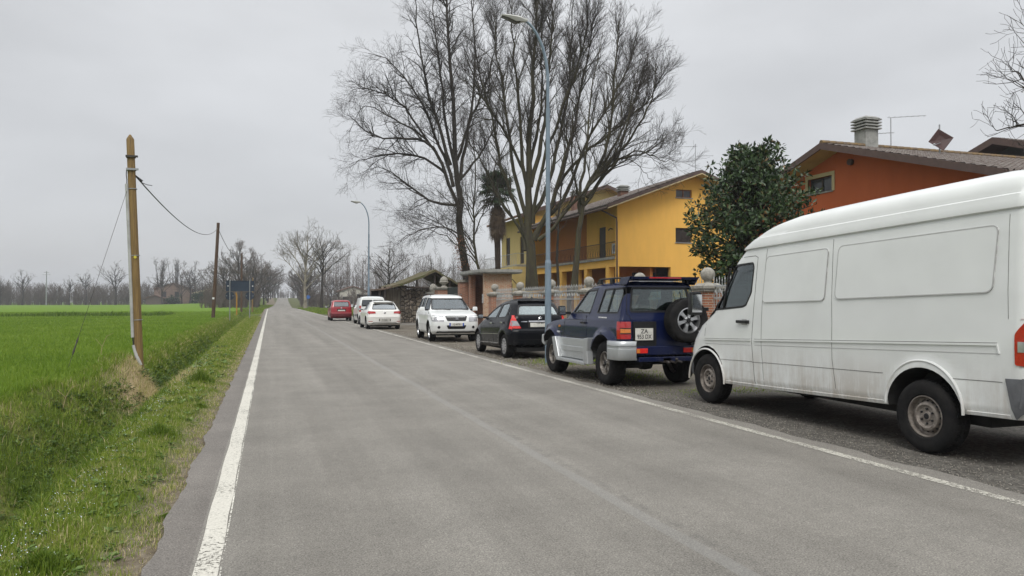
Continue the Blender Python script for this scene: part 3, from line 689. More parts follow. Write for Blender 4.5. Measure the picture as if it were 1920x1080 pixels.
def wheel(parent, x, y, Rr, side, style, width=.2, rimr=None, name='wheel', rot=0., M4=None):
    """side -1: outer face towards -x"""
    rimr = rimr or Rr * .62; h = width / 2
    Mx = Matrix.Translation((x, y, Rr)) @ Matrix.Rotation(-math.pi / 2 if side < 0 else math.pi / 2, 4, 'Y') if M4 is None else M4
    # local +z of the lathe points outwards
    t = MB(); k = Rr
    prof = [(rimr, -h * .9), (k * .90, -h), (k * .975, -h * .9), (k, -h * .62), (k, h * .62), (k * .975, h * .86), (k * .93, h * .98), (k * .80, h * 1.05), (rimr + .012, h * .93), (rimr, h * .78)]
    t.lathe(prof, 40, Mx, cap=False)
    for i in range(40):                              # tread blocks
        a = 2 * math.pi * i / 40
        for zz, da in ((-h * .45, 0), (h * .0, .5), (h * .45, 0)):
            aa = a + da * math.pi / 40
            t.box((0, 0, 0), (.011, k * .105, h * .36), 0); c = Mx @ Matrix.Rotation(aa, 4, 'Z') @ Matrix.Translation((k + .001, 0, zz)); t.v[-8:] = [tuple(c @ Vector(p)) for p in t.v[-8:]]
    w_ = empty(name); w_.parent = parent
    t.build('tyre', M['tyre'], w_, sharp=35)
    r = MB(); d = MB(); hh = h * .75
    matr = {'steel': 'steel', 'alloy6': 'alloy_dirty', 'alloy5': 'alloy', 'cover': 'cover', 'plain': 'cover', 'spare6': 'alloy'}[style]
    if style == 'steel':
        r.lathe([(rimr, -hh), (rimr * .97, hh * .2), (rimr, hh * 1.12), (rimr * .955, hh * 1.16), (rimr * .92, hh * .35), (rimr * .80, hh * .22), (rimr * .66, hh * .92), (rimr * .56, hh * 1.0), (rimr * .46, hh * .72), (rimr * .25, hh * .68), (rimr * .22, hh * .8), (rimr * .16, hh * .86), (.002, hh * .86)], 40, Mx, cap=False)
        for i in range(16):
            a = 2 * math.pi * i / 16; c = Mx @ Matrix.Rotation(a, 4, 'Z') @ Matrix.Translation((rimr * .725, 0, hh * .60)) @ Matrix.Rotation(R(38), 4, 'Y'); d.lathe([(rimr * .048, -.004), (rimr * .048, .006)], 10, c @ Matrix.Diagonal((1, 1.25, 1, 1)))
        for i in range(6):
            a = 2 * math.pi * i / 6; c = Mx @ Matrix.Rotation(a, 4, 'Z') @ Matrix.Translation((rimr * .35, 0, hh * .66)); d.lathe([(.011, 0), (.011, .016), (.004, .02)], 6, c)
        d.lathe([(rimr * .15, hh * .86), (rimr * .13, hh * .9), (.002, hh * .9)], 16, Mx, cap=False)
    elif style in ('alloy6', 'alloy5', 'spare6'):
        r.lathe([(rimr, -hh), (rimr * .96, 0), (rimr, hh * 1.1), (rimr * .94, hh * 1.15), (rimr * .90, hh * .7), (rimr * .90, -hh * .3)], 40, Mx, cap=False)
        d.lathe([(rimr * .90, -hh * .25), (.002, -hh * .25)], 24, Mx, cap=False)
        ns = 5 if style == 'alloy5' else 6
        for i in range(ns):
            a = 2 * math.pi * (i + rot) / ns; wi, wo = rimr * .13, rimr * (.20 if ns == 6 else .15)
            c = Mx @ Matrix.Rotation(a, 4, 'Z'); z0 = hh * .75
            P = [(rimr * .2, -wi, z0), (rimr * .55, -wi * .8, z0 * 1.12), (rimr * .92, -wo, z0 * .95), (rimr * .92, wo, z0 * .95), (rimr * .55, wi * .8, z0 * 1.12), (rimr * .2, wi, z0)]
            n_ = len(P); vs = [c @ Vector(p) for p in P] + [c @ Vector((p[0], p[1] * 1.15, p[2] - .03)) for p in P]
            r.add(vs, [(0, 1, 4, 5), (1, 2, 3, 4)] + [(q, q + n_, (q + 1) % n_ + n_, (q + 1) % n_) for q in range(n_)])
        r.lathe([(rimr * .30, hh * .3), (rimr * .29, hh * .84), (rimr * .18, hh * .98), (.002, hh * 1.0)], 24, Mx, cap=False)
        if style != 'alloy5': d.lathe([(rimr * .20, hh * .97), (rimr * .16, hh * 1.12), (.002, hh * 1.12)], 16, Mx, cap=False)
        for i in range(ns):
            a = 2 * math.pi * (i + .5 + rot) / ns; d.lathe([(.010, hh * .85), (.010, hh * .95)], 8, Mx @ Matrix.Rotation(a, 4, 'Z') @ Matrix.Translation((rimr * .235, 0, 0)))
    else:
        r.lathe([(rimr, -hh), (rimr * .98, hh * .9), (rimr * 1.03, hh * 1.2), (rimr * .93, hh * 1.25), (rimr * .6, hh * 1.32), (rimr * .3, hh * 1.25), (.002, hh * 1.28)], 40, Mx, cap=False)
        for i in range(12):
            a = 2 * math.pi * i / 12; c = Mx @ Matrix.Rotation(a, 4, 'Z') @ Matrix.Translation((rimr * .70, 0, hh * 1.305)); d.box((0, 0, 0), (rimr * .30, rimr * .09, .01)); d.v[-8:] = [tuple(c @ Vector(p)) for p in d.v[-8:]]
    rim = r.build('rim', M[matr], w_, sharp=30)
    if d.v: d.build('wheel_recess', M['black'], rim)
    return w_

def make_car(sp, name, loc, rz, label, cat, group=None):
    root = empty(name, (0, 0, 0), 0, label, cat, group)
    V, F = body_stack(sp); mb = MB(); mb.add(V, F); body = mb.build('body', sp['paint'], root, sharp=32)
    bvh = BVHTree.FromPolygons([Vector(v) for v in V], F)
    rake = sp.get('rake', 0); W = sp['width']; wmax = max(w for _, w in W)
    BB[0] = wmax; BB[1] = max(v[1] for v in V) ; BB[2] = min(v[1] for v in V)
    # wheel wells
    c = MB()
    for wy in sp['wheels']:
        for s in (-1, 1):
            Mx = Matrix.Translation((s * (wmax - .14), wy, sp['R'] + sp.get('arch_dz', .02))) @ Matrix.Rotation(math.pi / 2, 4, 'Y'); c.lathe([(sp['arch'], -.2), (sp['arch'], .3 if s > 0 else .3)] if False else [(sp['arch'], -.22), (sp['arch'], .22)], 40, Mx)
    cut(body, c.build('c', M['liner']))
    # cabin
    if sp.get('side_windows'):
        cv, cf_ = body_stack(sp, .055, sp['floor'], sp.get('cab_top', W[-1][0] - .06), sp['cabin'][0], sp['cabin'][1]); c = MB(); c.add(cv, cf_); cut(body, c.build('c', M['interior']))
        # window openings
        c = MB()
        for poly in sp['side_windows']:
            P = round_poly(poly, sp.get('wr', .05)); c.prism([(-1.5, y, z) for y, z in P], (3, 0, 0))
        cut(body, c.build('c', M['black']))
        c = MB()
        for (poly, sgn) in [(p, 1) for p in sp.get('front_window', [])] + [(p, -1) for p in sp.get('rear_window', [])]:
            P = round_poly(poly, .06); ym = (sp['cabin'][0] + sp['cabin'][1]) / 2
            c.prism([(x, ym, z) for x, z in P], (0, sgn * 4, 0))
        if c.v: cut(body, c.build('c', M['black']))
    gl = sp.get('glass', M['glass'])
    for poly in sp.get('side_windows', []):
        for s in (-1, 1):
            P = round_poly(poly, sp.get('wr', .05)); a = MB(); a.add(*project(bvh, P, 'x', s, .006, -.010)); pane = a.build('side_window', gl, root, smooth=True)
            a = MB()
            for q in ring_poly(P, .026): a.add(*project(bvh, q, 'x', s, .012, .003))
            a.build('window_seal', M['black'], pane)
    for (lst, sgn, nm) in ((sp.get('front_window', []), 1, 'windscreen'), (sp.get('rear_window', []), -1, 'rear_window')):
        for poly in lst:
            P = round_poly(poly, .06); a = MB(); a.add(*project(bvh, P, 'y', sgn, .006, -.008)); pane = a.build(nm, gl, root, smooth=True)
            a = MB()
            for q in ring_poly(P, .035): a.add(*project(bvh, q, 'y', sgn, .012, .003))
            a.build('window_seal', M['black'], pane)
    # panels: (name, axis, side(s), polygon or list, material, off, round)
    for it in sp.get('panels', []):
        nm, axis, sides, polys, mt, off = it[:6]; thick = it[6] if len(it) > 6 else .015
        if not isinstance(polys[0][0], (tuple, list)): polys = [polys]
        for s in sides:
            for grp in ([[q] for q in polys] if nm in LAMPS else [polys]):
                a = MB()
                for q in grp: a.add(*project(bvh, q, axis, s, thick, off))
                a.build(nm, M[mt] if isinstance(mt, str) else mt, root, sharp=35)
    # seats, dashboard, steering wheel
    if sp.get('seats'):
        fz = sp['floor']
        for (sx, sy) in sp['seats']:
            st = MB(); h = sp.get('seat_h', .42)
            st.box((sx, sy, fz + h * .5), (.46, .12, h), rx=R(12), taper=.9); st.box((sx, sy - .11, fz + h + .10), (.25, .09, .17), rx=R(10), taper=.8); st.box((sx, sy + .2, fz + .06), (.46, .5, .1))
            st.build('seat', M['seat'], root, sharp=30, bevel=.02)
        dsh = MB(); dy = sp['dash']; dsh.box((0, dy, sp['dashz']), (wmax * 1.55, .32, .16), rx=R(-8)); dsh.build('dashboard', M['interior'], root, bevel=.03)
        sx = -wmax * .42; Ms = Matrix.Translation((sx, dy - .28, sp['dashz'] + .10)) @ Matrix.Rotation(R(65), 4, 'X')
        s = MB(); pts = [Ms @ Vector((.19 * math.cos(t), .19 * math.sin(t), 0)) for t in np.linspace(0, 2 * math.pi, 25)]; s.tube(pts, .014, 6)
        for t in (0, 2.1, 4.2): s.tube([Ms @ Vector((0, 0, -.03)), Ms @ Vector((.185 * math.cos(t - .5), .185 * math.sin(t - .5), 0))], .014, 5)
        s.build('steering_wheel', M['black'], root, smooth=True)
    # mirrors
    for (my, mz, sx) in sp.get('mirrors', []):
        for s in (-1, 1):
            m_ = MB(); mw, mh = sp.get('mirror_size', (.2, .13)); x0 = s * sx
            m_.box((x0 + s * .06, my, mz - mh * .25), (.14, .05, .05)); m_.build('mirror_arm', M['black'], root)
            a = MB(); a.box((x0 + s * (.10 + mw / 2), my, mz), (mw, .10, mh), taper=.86); hs = a.build('mirror', sp.get('mirror_mat', sp['paint']), root, sharp=30, bevel=.03)
            g_ = MB(); g_.box((x0 + s * (.10 + mw / 2), my - .052, mz), (mw * .8, .006, mh * .75)); g_.build('mirror_glass', M['chrome'], hs)
    # underside
    u = MB(); zb = W[0][0]; u.bx(-wmax * .72, wmax * .72, sp['wheels'][1] - .5, sp['wheels'][0] + .4, zb - .06, zb + .04)
    for wy in sp['wheels']: u.tube([(-wmax + .2, wy, sp['R']), (wmax - .2, wy, sp['R'])], .05, 8)
    u.tube([(.3, sp['wheels'][1] - .6, zb - .02), (.3, sp['wheels'][0], zb - .03)], .04, 8)
    u.build('underbody', M['liner'], root)
    for wy in sp['wheels']:
        for s in (-1, 1):
            wheel(root, s * (sp['track'] - sp['tw'] / 2), wy, sp['R'], s, sp['style'], sp['tw'], sp.get('rimr'), rot=rnd.random())
    root.location = loc; root.rotation_euler = (0, 0, R(rz))
    return root, bvh

# ---- paints
P_VAN = paint('van_white', (.66, .675, .665), (.30, .245, .185), coat=.45, rough=.36, dz=(.3, 1.0), damt=.8)
P_BLUE = paint('dark_blue_paint', (.005, .010, .046), (.04, .037, .034), 0, .35, .2, (.4, .9), .3, .3)
P_BLACK = paint('black_paint', (.005, .0055, .008), (.03, .028, .025), 0, .12, .2, (.25, .7), .4, .12)
P_WHITE = paint('white_paint', (.74, .755, .745), (.35, .31, .26), 0, .6, .3, (.25, .6), .4)
P_WHITE2 = paint('warm_white_paint', (.74, .735, .70), (.35, .31, .26), 0, .6, .3, (.2, .5), .4)
P_RED = paint('dark_red_paint', (.30, .014, .022), (.12, .06, .05), 0, .6, .32, (.3, .6), .3)
P_REDB = paint('red_bumper', (.13, .010, .016), None, 0, .2, .45)
P_SILVER = paint('silver_cladding', (.42, .44, .45), (.20, .18, .16), .5, .3, .38, (.3, .8), .4)
M['paint_van'] = P_VAN; M['paint_blue'] = P_BLUE; M['paint_black'] = P_BLACK; M['paint_white'] = P_WHITE; M['paint_red'] = P_RED; M['red_bumper'] = P_REDB; M['paint_silver'] = P_SILVER; M['paint_white2'] = P_WHITE2
M['van_bumper'] = pm('grey_bumper', (.12, .125, .135), (.085, .088, .095), 10, .6, kind='obj')
M['seam'] = pm('panel_gap', (.13, .125, .12), (.09, .088, .083), 10, .8, kind='obj')
M['groove'] = pm('soft_groove', (.42, .42, .415), (.35, .35, .345), 10, .6, kind='obj')
def rp(P, r=.05): return round_poly(P, r, 5)

# ---- white high-roof van
rk = .030
van = dict(paint=P_VAN, rake=rk, R=.345, arch=.435, arch_dz=.035, wheels=(1.86, -1.87), track=.955, tw=.215, style='steel', rimr=.20, flare=(.018, .07),
    front=[(.36, 2.46), (.5, 2.56), (.78, 2.55), (.95, 2.47), (1.15, 2.30), (1.34, 1.97), (2.02, 1.47), (2.165, 1.30), (2.172, 1.33), (2.2, 1.30), (2.30, 1.12), (2.42, .80), (2.5, .42), (2.56, -.2), (2.59, -.9)],
    rear=[(.36, -2.85), (.5, -2.92), (2.2, -2.90), (2.45, -2.86), (2.59, -2.5)],
    width=[(.36, .93), (.44, .955), (.97, .965), (1.45, .953), (2.0, .912), (2.155, .893), (2.16, .89), (2.172, .915), (2.20, .915), (2.29, .893), (2.30, .882), (2.38, .862), (2.45, .82), (2.50, .755), (2.54, .63), (2.575, .42), (2.59, .2)],
    cf=.34, cfx=.34, cr=.10, crx=.08, bf=.14, br=.02, sb=.02,
    floor=1.0, cabin=(1.95, .70), cab_top=2.1,
    side_windows=[[(1.73, 1.315), (1.465, 1.63), (1.30, 1.925), (1.25, 1.95), (.83, 1.965), (.80, 1.90), (.825, 1.56), (.93, 1.39), (1.02, 1.365)]], wr=.03,
    front_window=[[(-.78, 1.36), (.78, 1.36), (.70, 2.02), (-.70, 2.02)]],
    seats=[(-.45, 1.0), (.45, 1.0)], seat_h=.62, dash=1.75, dashz=1.18, glass=glass_mat('van_glass', (.50, .57, .56), .05, .25),
    mirrors=[(1.93, 1.42, .90)], mirror_size=(.20, .34), mirror_mat=M['black'])
def rk_(pts): return pts
P1 = rp([(.55, 2.02), (-.575, 2.055), (-.545, 1.455), (.585, 1.43)], .07); P2 = rp([(-.725, 2.065), (-2.635, 2.12), (-2.60, 1.525), (-.70, 1.47)], .08)
van['panels'] = [
    ('side_panel', 'x', (-1, 1), [P1], 'paint_van', .010, .014), ('side_panel', 'x', (-1, 1), [P2], 'paint_van', .010, .014),
    ('panel_groove', 'x', (-1, 1), ring_poly(P1, .010) + ring_poly(P2, .010), 'groove', .0115, .01),
    ('panel_gap', 'x', (-1, 1), line_polys([(1.88, 1.30), (1.62, 1.62), (1.36, 1.99), (1.28, 2.035), (.80, 2.045), (.74, 2.02), (.755, 1.5), (.80, .92), (.75, .42), (.73, .345)], .007) + line_polys([(1.88, 1.30), (1.92, .95)], .006) +
        line_polys([(.56, 2.12), (.60, 1.2), (.60, .9), (.555, .33)], .005) + line_polys([(-.63, 2.15), (-.66, 1.2), (-.66, .8), (-.72, .41)], .005) + line_polys([(-2.72, 2.2), (-2.74, 1.3)], .003), 'seam', .002, .006),
    ('rub_strip', 'x', (-1, 1), line_polys([(1.92, .905), (.82, .945)], .020) + line_polys([(.74, .948), (-2.64, 1.077)], .020) + line_polys([(-2.64, 1.085), (-2.66, .998)], .010), 'paint_van', .012, .016),
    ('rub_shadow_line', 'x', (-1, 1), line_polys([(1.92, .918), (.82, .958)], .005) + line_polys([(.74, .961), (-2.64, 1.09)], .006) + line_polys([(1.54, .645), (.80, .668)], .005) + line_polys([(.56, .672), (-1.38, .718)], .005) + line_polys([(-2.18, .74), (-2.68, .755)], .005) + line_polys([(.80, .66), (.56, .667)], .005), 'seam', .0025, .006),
    ('crease_shading', 'x', (-1, 1), line_polys([(.74, .885), (-2.66, .998)], .006) + line_polys([(1.90, .845), (.82, .88)], .006), 'groove', .0025, .006),  # grey lines paint the shading along the rub band's lower edge
    ('sill_step', 'x', (-1, 1), line_polys([(1.40, .345), (.5, .365), (-1.40, .425)], .035) + line_polys([(-2.34, .452), (-2.74, .466)], .03), 'paint_van', .014, .02),
    ('front_bumper', 'x', (-1, 1), [[(2.29, .38), (2.62, .34), (2.62, .63), (2.25, .63)]], 'van_bumper', .016, .03),
    ('front_bumper', 'y', (1,), [[(-.85, .36), (.85, .36), (.85, .62), (-.85, .62)]], 'van_bumper', .016, .03),
    ('rear_bumper', 'x', (-1, 1), [[(-2.715, .79), (-2.78, .455), (-3.0, .45), (-3.0, .80)]], 'van_bumper', .016, .03),
    ('rear_bumper', 'y', (-1,), [[(-.93, .47), (.93, .47), (.93, .80), (-.93, .80)]], 'van_bumper', .016, .03),
    ('tail_light', 'x', (-1, 1), [rp([(-2.80, 1.17), (-2.80, .91), (-2.92, .90), (-2.93, 1.30), (-2.87, 1.28)], .02)], 'red', .010, .02),
    ('tail_light', 'y', (-1,), [rp([(-.95, .90), (-.82, .90), (-.82, 1.30), (-.95, 1.30)], .02), rp([(.95, .90), (.82, .90), (.82, 1.30), (.95, 1.30)], .02)], 'red', .010, .02),
    ('reversing_light', 'x', (-1, 1), [rect_poly(-2.90, -2.825, 1.02, 1.11)], 'clear', .013, .01),
    ('headlight', 'y', (1,), [rp([(-.90, .74), (-.58, .74), (-.60, .95), (-.88, .98)], .04), rp([(.90, .74), (.58, .74), (.60, .95), (.88, .98)], .04)], 'clear', .006, .02),
    ('grille', 'y', (1,), [rp([(-.48, .76), (.48, .76), (.44, 1.0), (-.44, 1.0)], .04)], 'black', .006, .02),
    ('number_plate', 'y', (1,), [rect_poly(-.26, .26, .48, .59)], 'plate', .024, .03),
    ('side_indicator', 'x', (-1, 1), [rp([(2.235, .985), (2.185, .985), (2.185, 1.015), (2.235, 1.015)], .008)], 'clear', .008, .015),
    ('handle_recess', 'x', (-1, 1), [rp([(1.03, 1.135), (.90, 1.135), (.90, 1.215), (1.03, 1.215)], .03)], 'groove', .002, .006),
    ('mirror_base', 'x', (-1, 1), [rp([(1.92, 1.30), (1.76, 1.30), (1.68, 1.42), (1.74, 1.48)], .02)], 'black', .02, .03)]
vr, vb = make_car(van, 'delivery_van', (6.935, 7.49, 0), 0, 'large white high-roof van with dirty lower panels, parked nearest the camera', 'van', 'vehicles parked along the road')
h_ = MB()
h_.box((-.975, .98, 1.18), (.03, .26, .038)); h_.box((-.965, .88, 1.18), (.05, .04, .045)); h_.build('door_handle', M['black'], vr, bevel=.008)
for wy in (1.86, -1.87):
    for sd_ in (-1, 1):
        wl = MB(); wl.tube([(sd_ * .968, wy + .445 * math.cos(t), .38 - rk * wy + .445 * math.sin(t)) for t in np.linspace(R(-2), R(182), 30)], .014, 6); wl.build('arch_lip', P_VAN, vr, smooth=True)
dr = MB(); dr.tube([(-.935, 1.48, 1.335), (-.905, 1.34, 1.90)], .016, 6); dr.build('window_bar', M['black'], vr)

# ---- dark blue three-door off-roader
paj = dict(paint=P_BLUE, rake=.010, R=.375, arch=.46, arch_dz=.04, wheels=(1.30, -1.21), track=.80, tw=.265, style='alloy6', rimr=.205, flare=(.055, .12),
    front=[(.55, 1.72), (.62, 1.80), (.9, 1.82), (.98, 1.76), (1.05, 1.45), (1.13, .68), (1.17, .60), (1.66, -.10), (1.74, -.45), (1.79, -.9)],
    rear=[(.55, -1.80), (.62, -1.84), (1.1, -1.84), (1.2, -1.82), (1.70, -1.74), (1.76, -1.68), (1.79, -1.5)],
    width=[(.55, .76), (.60, .80), (.98, .80), (1.12, .785), (1.17, .765), (1.66, .665), (1.71, .645), (1.755, .58), (1.785, .42), (1.79, .3)],
    cf=.14, cfx=.12, cr=.07, crx=.06, bf=.06, br=.015, sb=.012, floor=1.0, cabin=(.75, -1.75),
    side_windows=[[(.30, 1.22), (-.20, 1.63), (-.26, 1.66), (-.72, 1.675), (-.68, 1.6), (-.55, 1.23)], [(-.84, 1.235), (-1.0, 1.67), (-1.78, 1.69), (-1.66, 1.245)]], wr=.04,
    front_window=[[(-.64, 1.20), (.64, 1.20), (.56, 1.62), (-.56, 1.62)]], rear_window=[[(-.60, 1.26), (.60, 1.26), (.535, 1.69), (-.535, 1.69)]],
    seats=[(-.38, -.35), (.38, -.35), (-.36, -1.15), (.36, -1.15)], seat_h=.30, dash=.45, dashz=1.10, glass=M['glass'],
    mirrors=[(.44, 1.27, .74)], mirror_size=(.16, .19), mirror_mat=M['black'])
paj['panels'] = [
    ('panel_gap', 'x', (-1, 1), line_polys([(.62, 1.19), (.63, .78), (.60, .53)], .008) + line_polys([(-.40, 1.20), (-.46, 1.0), (-.50, .55)], .008) + line_polys([(.63, 1.10), (-.46, 1.11)], .006) + line_polys([(.62, .77), (-.52, .78)], .006) + line_polys([(.32, 1.20), (-.28, 1.68), (-.72, 1.69), (-.52, 1.21)], .008), 'black', .004, .008),
    ('window_divider', 'x', (-1, 1), line_polys([(-1.25, 1.24), (-1.36, 1.68)], .03), 'black', .006, .012),
    ('front_indicator', 'x', (-1, 1), [rp([(.90, .94), (.82, .94), (.82, .98), (.90, .98)], .015)], 'amber', .012, .02),
    ('tail_light', 'y', (-1,), [rp([(-.79, .82), (-.60, .82), (-.60, 1.11), (-.79, 1.11)], .02)], 'red', .025, .04), ('tail_light', 'y', (-1,), [rp([(.79, .82), (.60, .82), (.60, 1.11), (.79, 1.11)], .02)], 'red', .025, .04),
    ('tail_light', 'x', (-1, 1), [rp([(-1.74, .82), (-1.84, .82), (-1.84, 1.11), (-1.72, 1.11)], .02)], 'red', .015, .03),
    ('indicator_lens', 'y', (-1,), [rect_poly(-.79, -.605, .92, .995), rect_poly(.605, .79, .92, .995)], 'amber', .030, .02),
    ('lamp_guard', 'y', (-1,), line_polys([(-.80, .915), (-.59, .915)], .012) + line_polys([(-.80, 1.0), (-.59, 1.0)], .012), 'black', .036, .02),
    ('plate_holder', 'y', (-1,), [rect_poly(-.555, -.13, .70, 1.11)], 'black', .030, .04),
    ('headlight', 'y', (1,), [rp([(-.72, .80), (-.42, .80), (-.42, .94), (-.72, .94)], .03), rp([(.72, .80), (.42, .80), (.42, .94), (.72, .94)], .03)], 'clear', .008, .02),
    ('grille', 'y', (1,), [rp([(-.38, .80), (.38, .80), (.38, .94), (-.38, .94)], .03)], 'black', .008, .02),
    ('tailgate_gap', 'y', (-1,), line_polys([(-.62, 1.70), (-.65, 1.25), (-.57, 1.15), (-.565, .62)], .008) + line_polys([(.62, 1.70), (.65, 1.25), (.66, 1.15), (.66, .62)], .008), 'black', .003, .008)]
pr, pb = make_car(paj, 'off_road_car', (6.34, 13.1, 0), 0, 'dark blue three-door off-roader with silver cladding and a spare wheel on its tailgate', 'car', 'vehicles parked along the road')
def cap_poly(pts, x0, x1): return pts
for s in (-1, 1):
    # bumper corners, steps, mud flaps
    b = MB(); xo = s * .86
    for (x, y, z, dx, dy, dz) in ():
        pass
    prof = [(-1.53, .78), (-1.90, .76), (-1.93, .68), (-1.90, .50), (-1.78, .45), (-1.66, .50), (-1.60, .64)]
    b.prism([(s * .80, y, z) for y, z in prof] if s < 0 else [(s * .50, y, z) for y, z in prof], (-.06, 0, 0) if s < 0 else (.36, 0, 0))
    b.v = b.v
    b2 = MB(); Y0 = -1.93
    ring = [(s * .90, -1.56), (s * .905, -1.80), (s * .86, -1.91), (s * .74, -1.96), (s * .56, -1.97)]
    V_ = []; F_ = []; Z_ = [.47, .52, .62, .655, .665, .70, .71, .745, .785]; O_ = [.03, .005, 0, 0, .012, .012, 0, .0, .02]
    inner = [(s * .70, -1.56), (s * .70, -1.75), (s * .68, -1.80), (s * .64, -1.82), (s * .56, -1.82)]
    for z, o_ in zip(Z_, O_):
        for (x, y) in ring: V_.append((x - s * o_, y + o_, z + (0.08 * max(0, (-y - 1.56) / .4 - .0) * 0)))
    for zi in range(len(Z_) - 1):
        for k in range(4): F_.append((zi * 5 + k, zi * 5 + k + 1, zi * 5 + 6 + k, zi * 5 + 5 + k))
    n0 = len(V_)
    for (x, y) in inner: V_.append((x, y, Z_[0]))
    for (x, y) in inner: V_.append((x, y, Z_[-1]))
    for k in range(4): F_.append((k, k + 1, n0 + k + 1, n0 + k)); F_.append((40 + k, 41 + k, n0 + 6 + k, n0 + 5 + k))
    b2.add(V_, F_); b2.add([(s * .90, -1.56, z) for z in (.47, .785)] + [(s * .70, -1.56, z) for z in (.785, .47)], [(0, 1, 2, 3)])
    b2.add([(s * .56, -1.97, z) for z in (.47, .785)] + [(s * .56, -1.82, z) for z in (.785, .47)], [(0, 1, 2, 3)])
    b2.build('bumper_corner', P_SILVER, pr, sharp=40)
    st = MB(); st.bx(s * .70, s * .93, -.66, .72, .315, .355); st.bx(s * .90, s * .935, -.66, .72, .30, .345)
    for k in range(4): st.bx(s * (.74 + k * .045), s * (.755 + k * .045), -.60, .66, .355, .361)
    st.build('side_step', P_SILVER, pr, bevel=.006)
    cl = MB(); cl.prism([(s * .70, y, z) for y, z in ((.84, .745), (-.70, .76), (-.70, .44), (-.60, .38), (.66, .37), (.74, .42))], (s * .155, 0, 0)); cl.prism([(s * .85, y, z) for y, z in ((.64, .60), (-.56, .61), (-.56, .52), (.66, .50))], (s * .018, 0, 0)); cl.build('side_cladding', P_SILVER, pr, bevel=.008)
    for nm_, pl_, in (('front_guard', ((.98, .74), (.80, .76), (.60, .36), (.80, .335))), ('rear_guard', ((-.56, .77), (-.80, .80), (-.76, .56), (-.80, .32), (-.60, .32)))):
        fl = MB(); fl.prism([(s * .80, y, z) for y, z in pl_], (s * .125, 0, 0)); fl.build('splash_guard', P_SILVER, pr, bevel=.015)
    rr = MB(); rr.tube([(s * .56, -.45, 1.77), (s * .585, -.62, 1.845), (s * .585, -1.2, 1.855), (s * .58, -1.62, 1.85), (s * .57, -1.72, 1.80)], .017, 7)
    for yy in (-.62, -1.1, -1.6): rr.bx(s * .55, s * .60, yy - .05, yy + .05, 1.76, 1.845)
    rr.build('roof_rail', M['black'], pr, smooth=True)
fb = MB(); fb.prism([(-.80, 1.66, .78), (-.80, 1.90, .75), (-.80, 1.92, .58), (-.80, 1.74, .52)], (1.60, 0, 0)); fb.build('front_bumper', P_SILVER, pr, bevel=.03)
sp_ = MB(); sp_.add([(-.63, -1.55, 1.80), (.63, -1.55, 1.80), (.63, -1.93, 1.82), (-.63, -1.93, 1.82), (-.63, -1.55, 1.83), (.63, -1.55, 1.83), (.63, -1.95, 1.865), (-.63, -1.95, 1.865)], [(0, 1, 2, 3), (4, 5, 6, 7), (0, 1, 5, 4), (1, 2, 6, 5), (2, 3, 7, 6), (3, 0, 4, 7)])
for s in (-1, 1): sp_.prism([(s * .63, -1.50, 1.74), (s * .63, -1.80, 1.73), (s * .63, -1.955, 1.87), (s * .63, -1.60, 1.845)], (s * .025, 0, 0))
sp_.build('rear_spoiler', P_BLUE, pr, bevel=.006)
bl = MB(); bl.bx(-.3, .3, -1.952, -1.93, 1.836, 1.856); bl.build('brake_light', M['red'], pr)
rb = MB(); rb.bx(-.56, .56, -1.94, -1.78, .55, .70); rb.bx(-.50, .50, -1.96, -1.82, .44, .52); rb.build('rear_bumper', P_BLUE, pr, bevel=.015)
for s in (-1, 1):
    lr = MB(); lr.bx(s * .34, s * .55, -1.962, -1.93, .585, .665); lo_ = lr.build('fog_light', M['red_bright'], pr, bevel=.006)
    la = MB(); la.bx(s * .49, s * .548, -1.966, -1.94, .592, .658); la.build('amber_lens', M['amber'], lo_)
tb = MB(); tb.bx(-.05, .10, -1.96, -1.82, .42, .50); tb.tube([(.1, -1.95, .44), (.12, -2.06, .42), (.12, -2.10, .46)], .018, 8); tb.sphere((.12, -2.10, .485), .027); tb.tube([(.0, -1.97, .44), (-.02, -2.06, .42)], .022, 8); tb.sphere((-.02, -2.07, .43), .03); tb.tube([(.2, -1.95, .45), (.25, -2.05, .43)], .02, 8)
tb.build('tow_bar', M['dark_metal'], pr, smooth=True)
mf = MB()
mf.tube([(-.9 + .3, -1.3, .33), (-.3, -1.6, .36), (.1, -1.2, .32)], .05, 8); mf.lathe([(.001, -.11), (.12, -.10), (.13, 0), (.12, .10), (.001, .11)], 16, Matrix.Translation((0, -1.21, .37)) @ Matrix.Rotation(math.pi / 2, 4, 'Y'))
mf.build('rear_axle', M['liner'], pr)
ms = Matrix.Translation((.335, -2.04, 1.13)) @ Matrix.Rotation(math.pi / 2, 4, 'X')
wheel(pr, 0, 0, .370, 1, 'spare6', .235, .215, 'spare_wheel', .25, ms)
hb = MB(); hb.bx(.24, .43, -1.95, -1.82, 1.03, 1.23); hb.build('spare_carrier', M['black'], pr)
pl = MB(); pl.bx(-.535, -.205, -1.895, -1.885, .80, 1.00); pp = pl.build('number_plate', M['plate'], pr)
Mt = Matrix.Translation((-.37, -1.896, .945)) @ Matrix.Rotation(R(90), 4, 'X'); text_obj('ZA', .10, M['ink'], pp, Mt, bold=.0012)
Mt = Matrix.Translation((-.37, -1.896, .855)) @ Matrix.Rotation(R(90), 4, 'X') @ Matrix.Diagonal((.82, 1, 1, 1)); text_obj('953 DX', .10, M['ink'], pp, Mt, bold=.0012)
px_ = -.875
Mt = Matrix.Translation((-.822, .86, .845)) @ Matrix.Rotation(R(-90), 4, 'Z') @ Matrix.Rotation(R(90), 4, 'X'); text_obj('PAJERO', .045, M['white_mark'], pr, Mt, 'badge', .004)
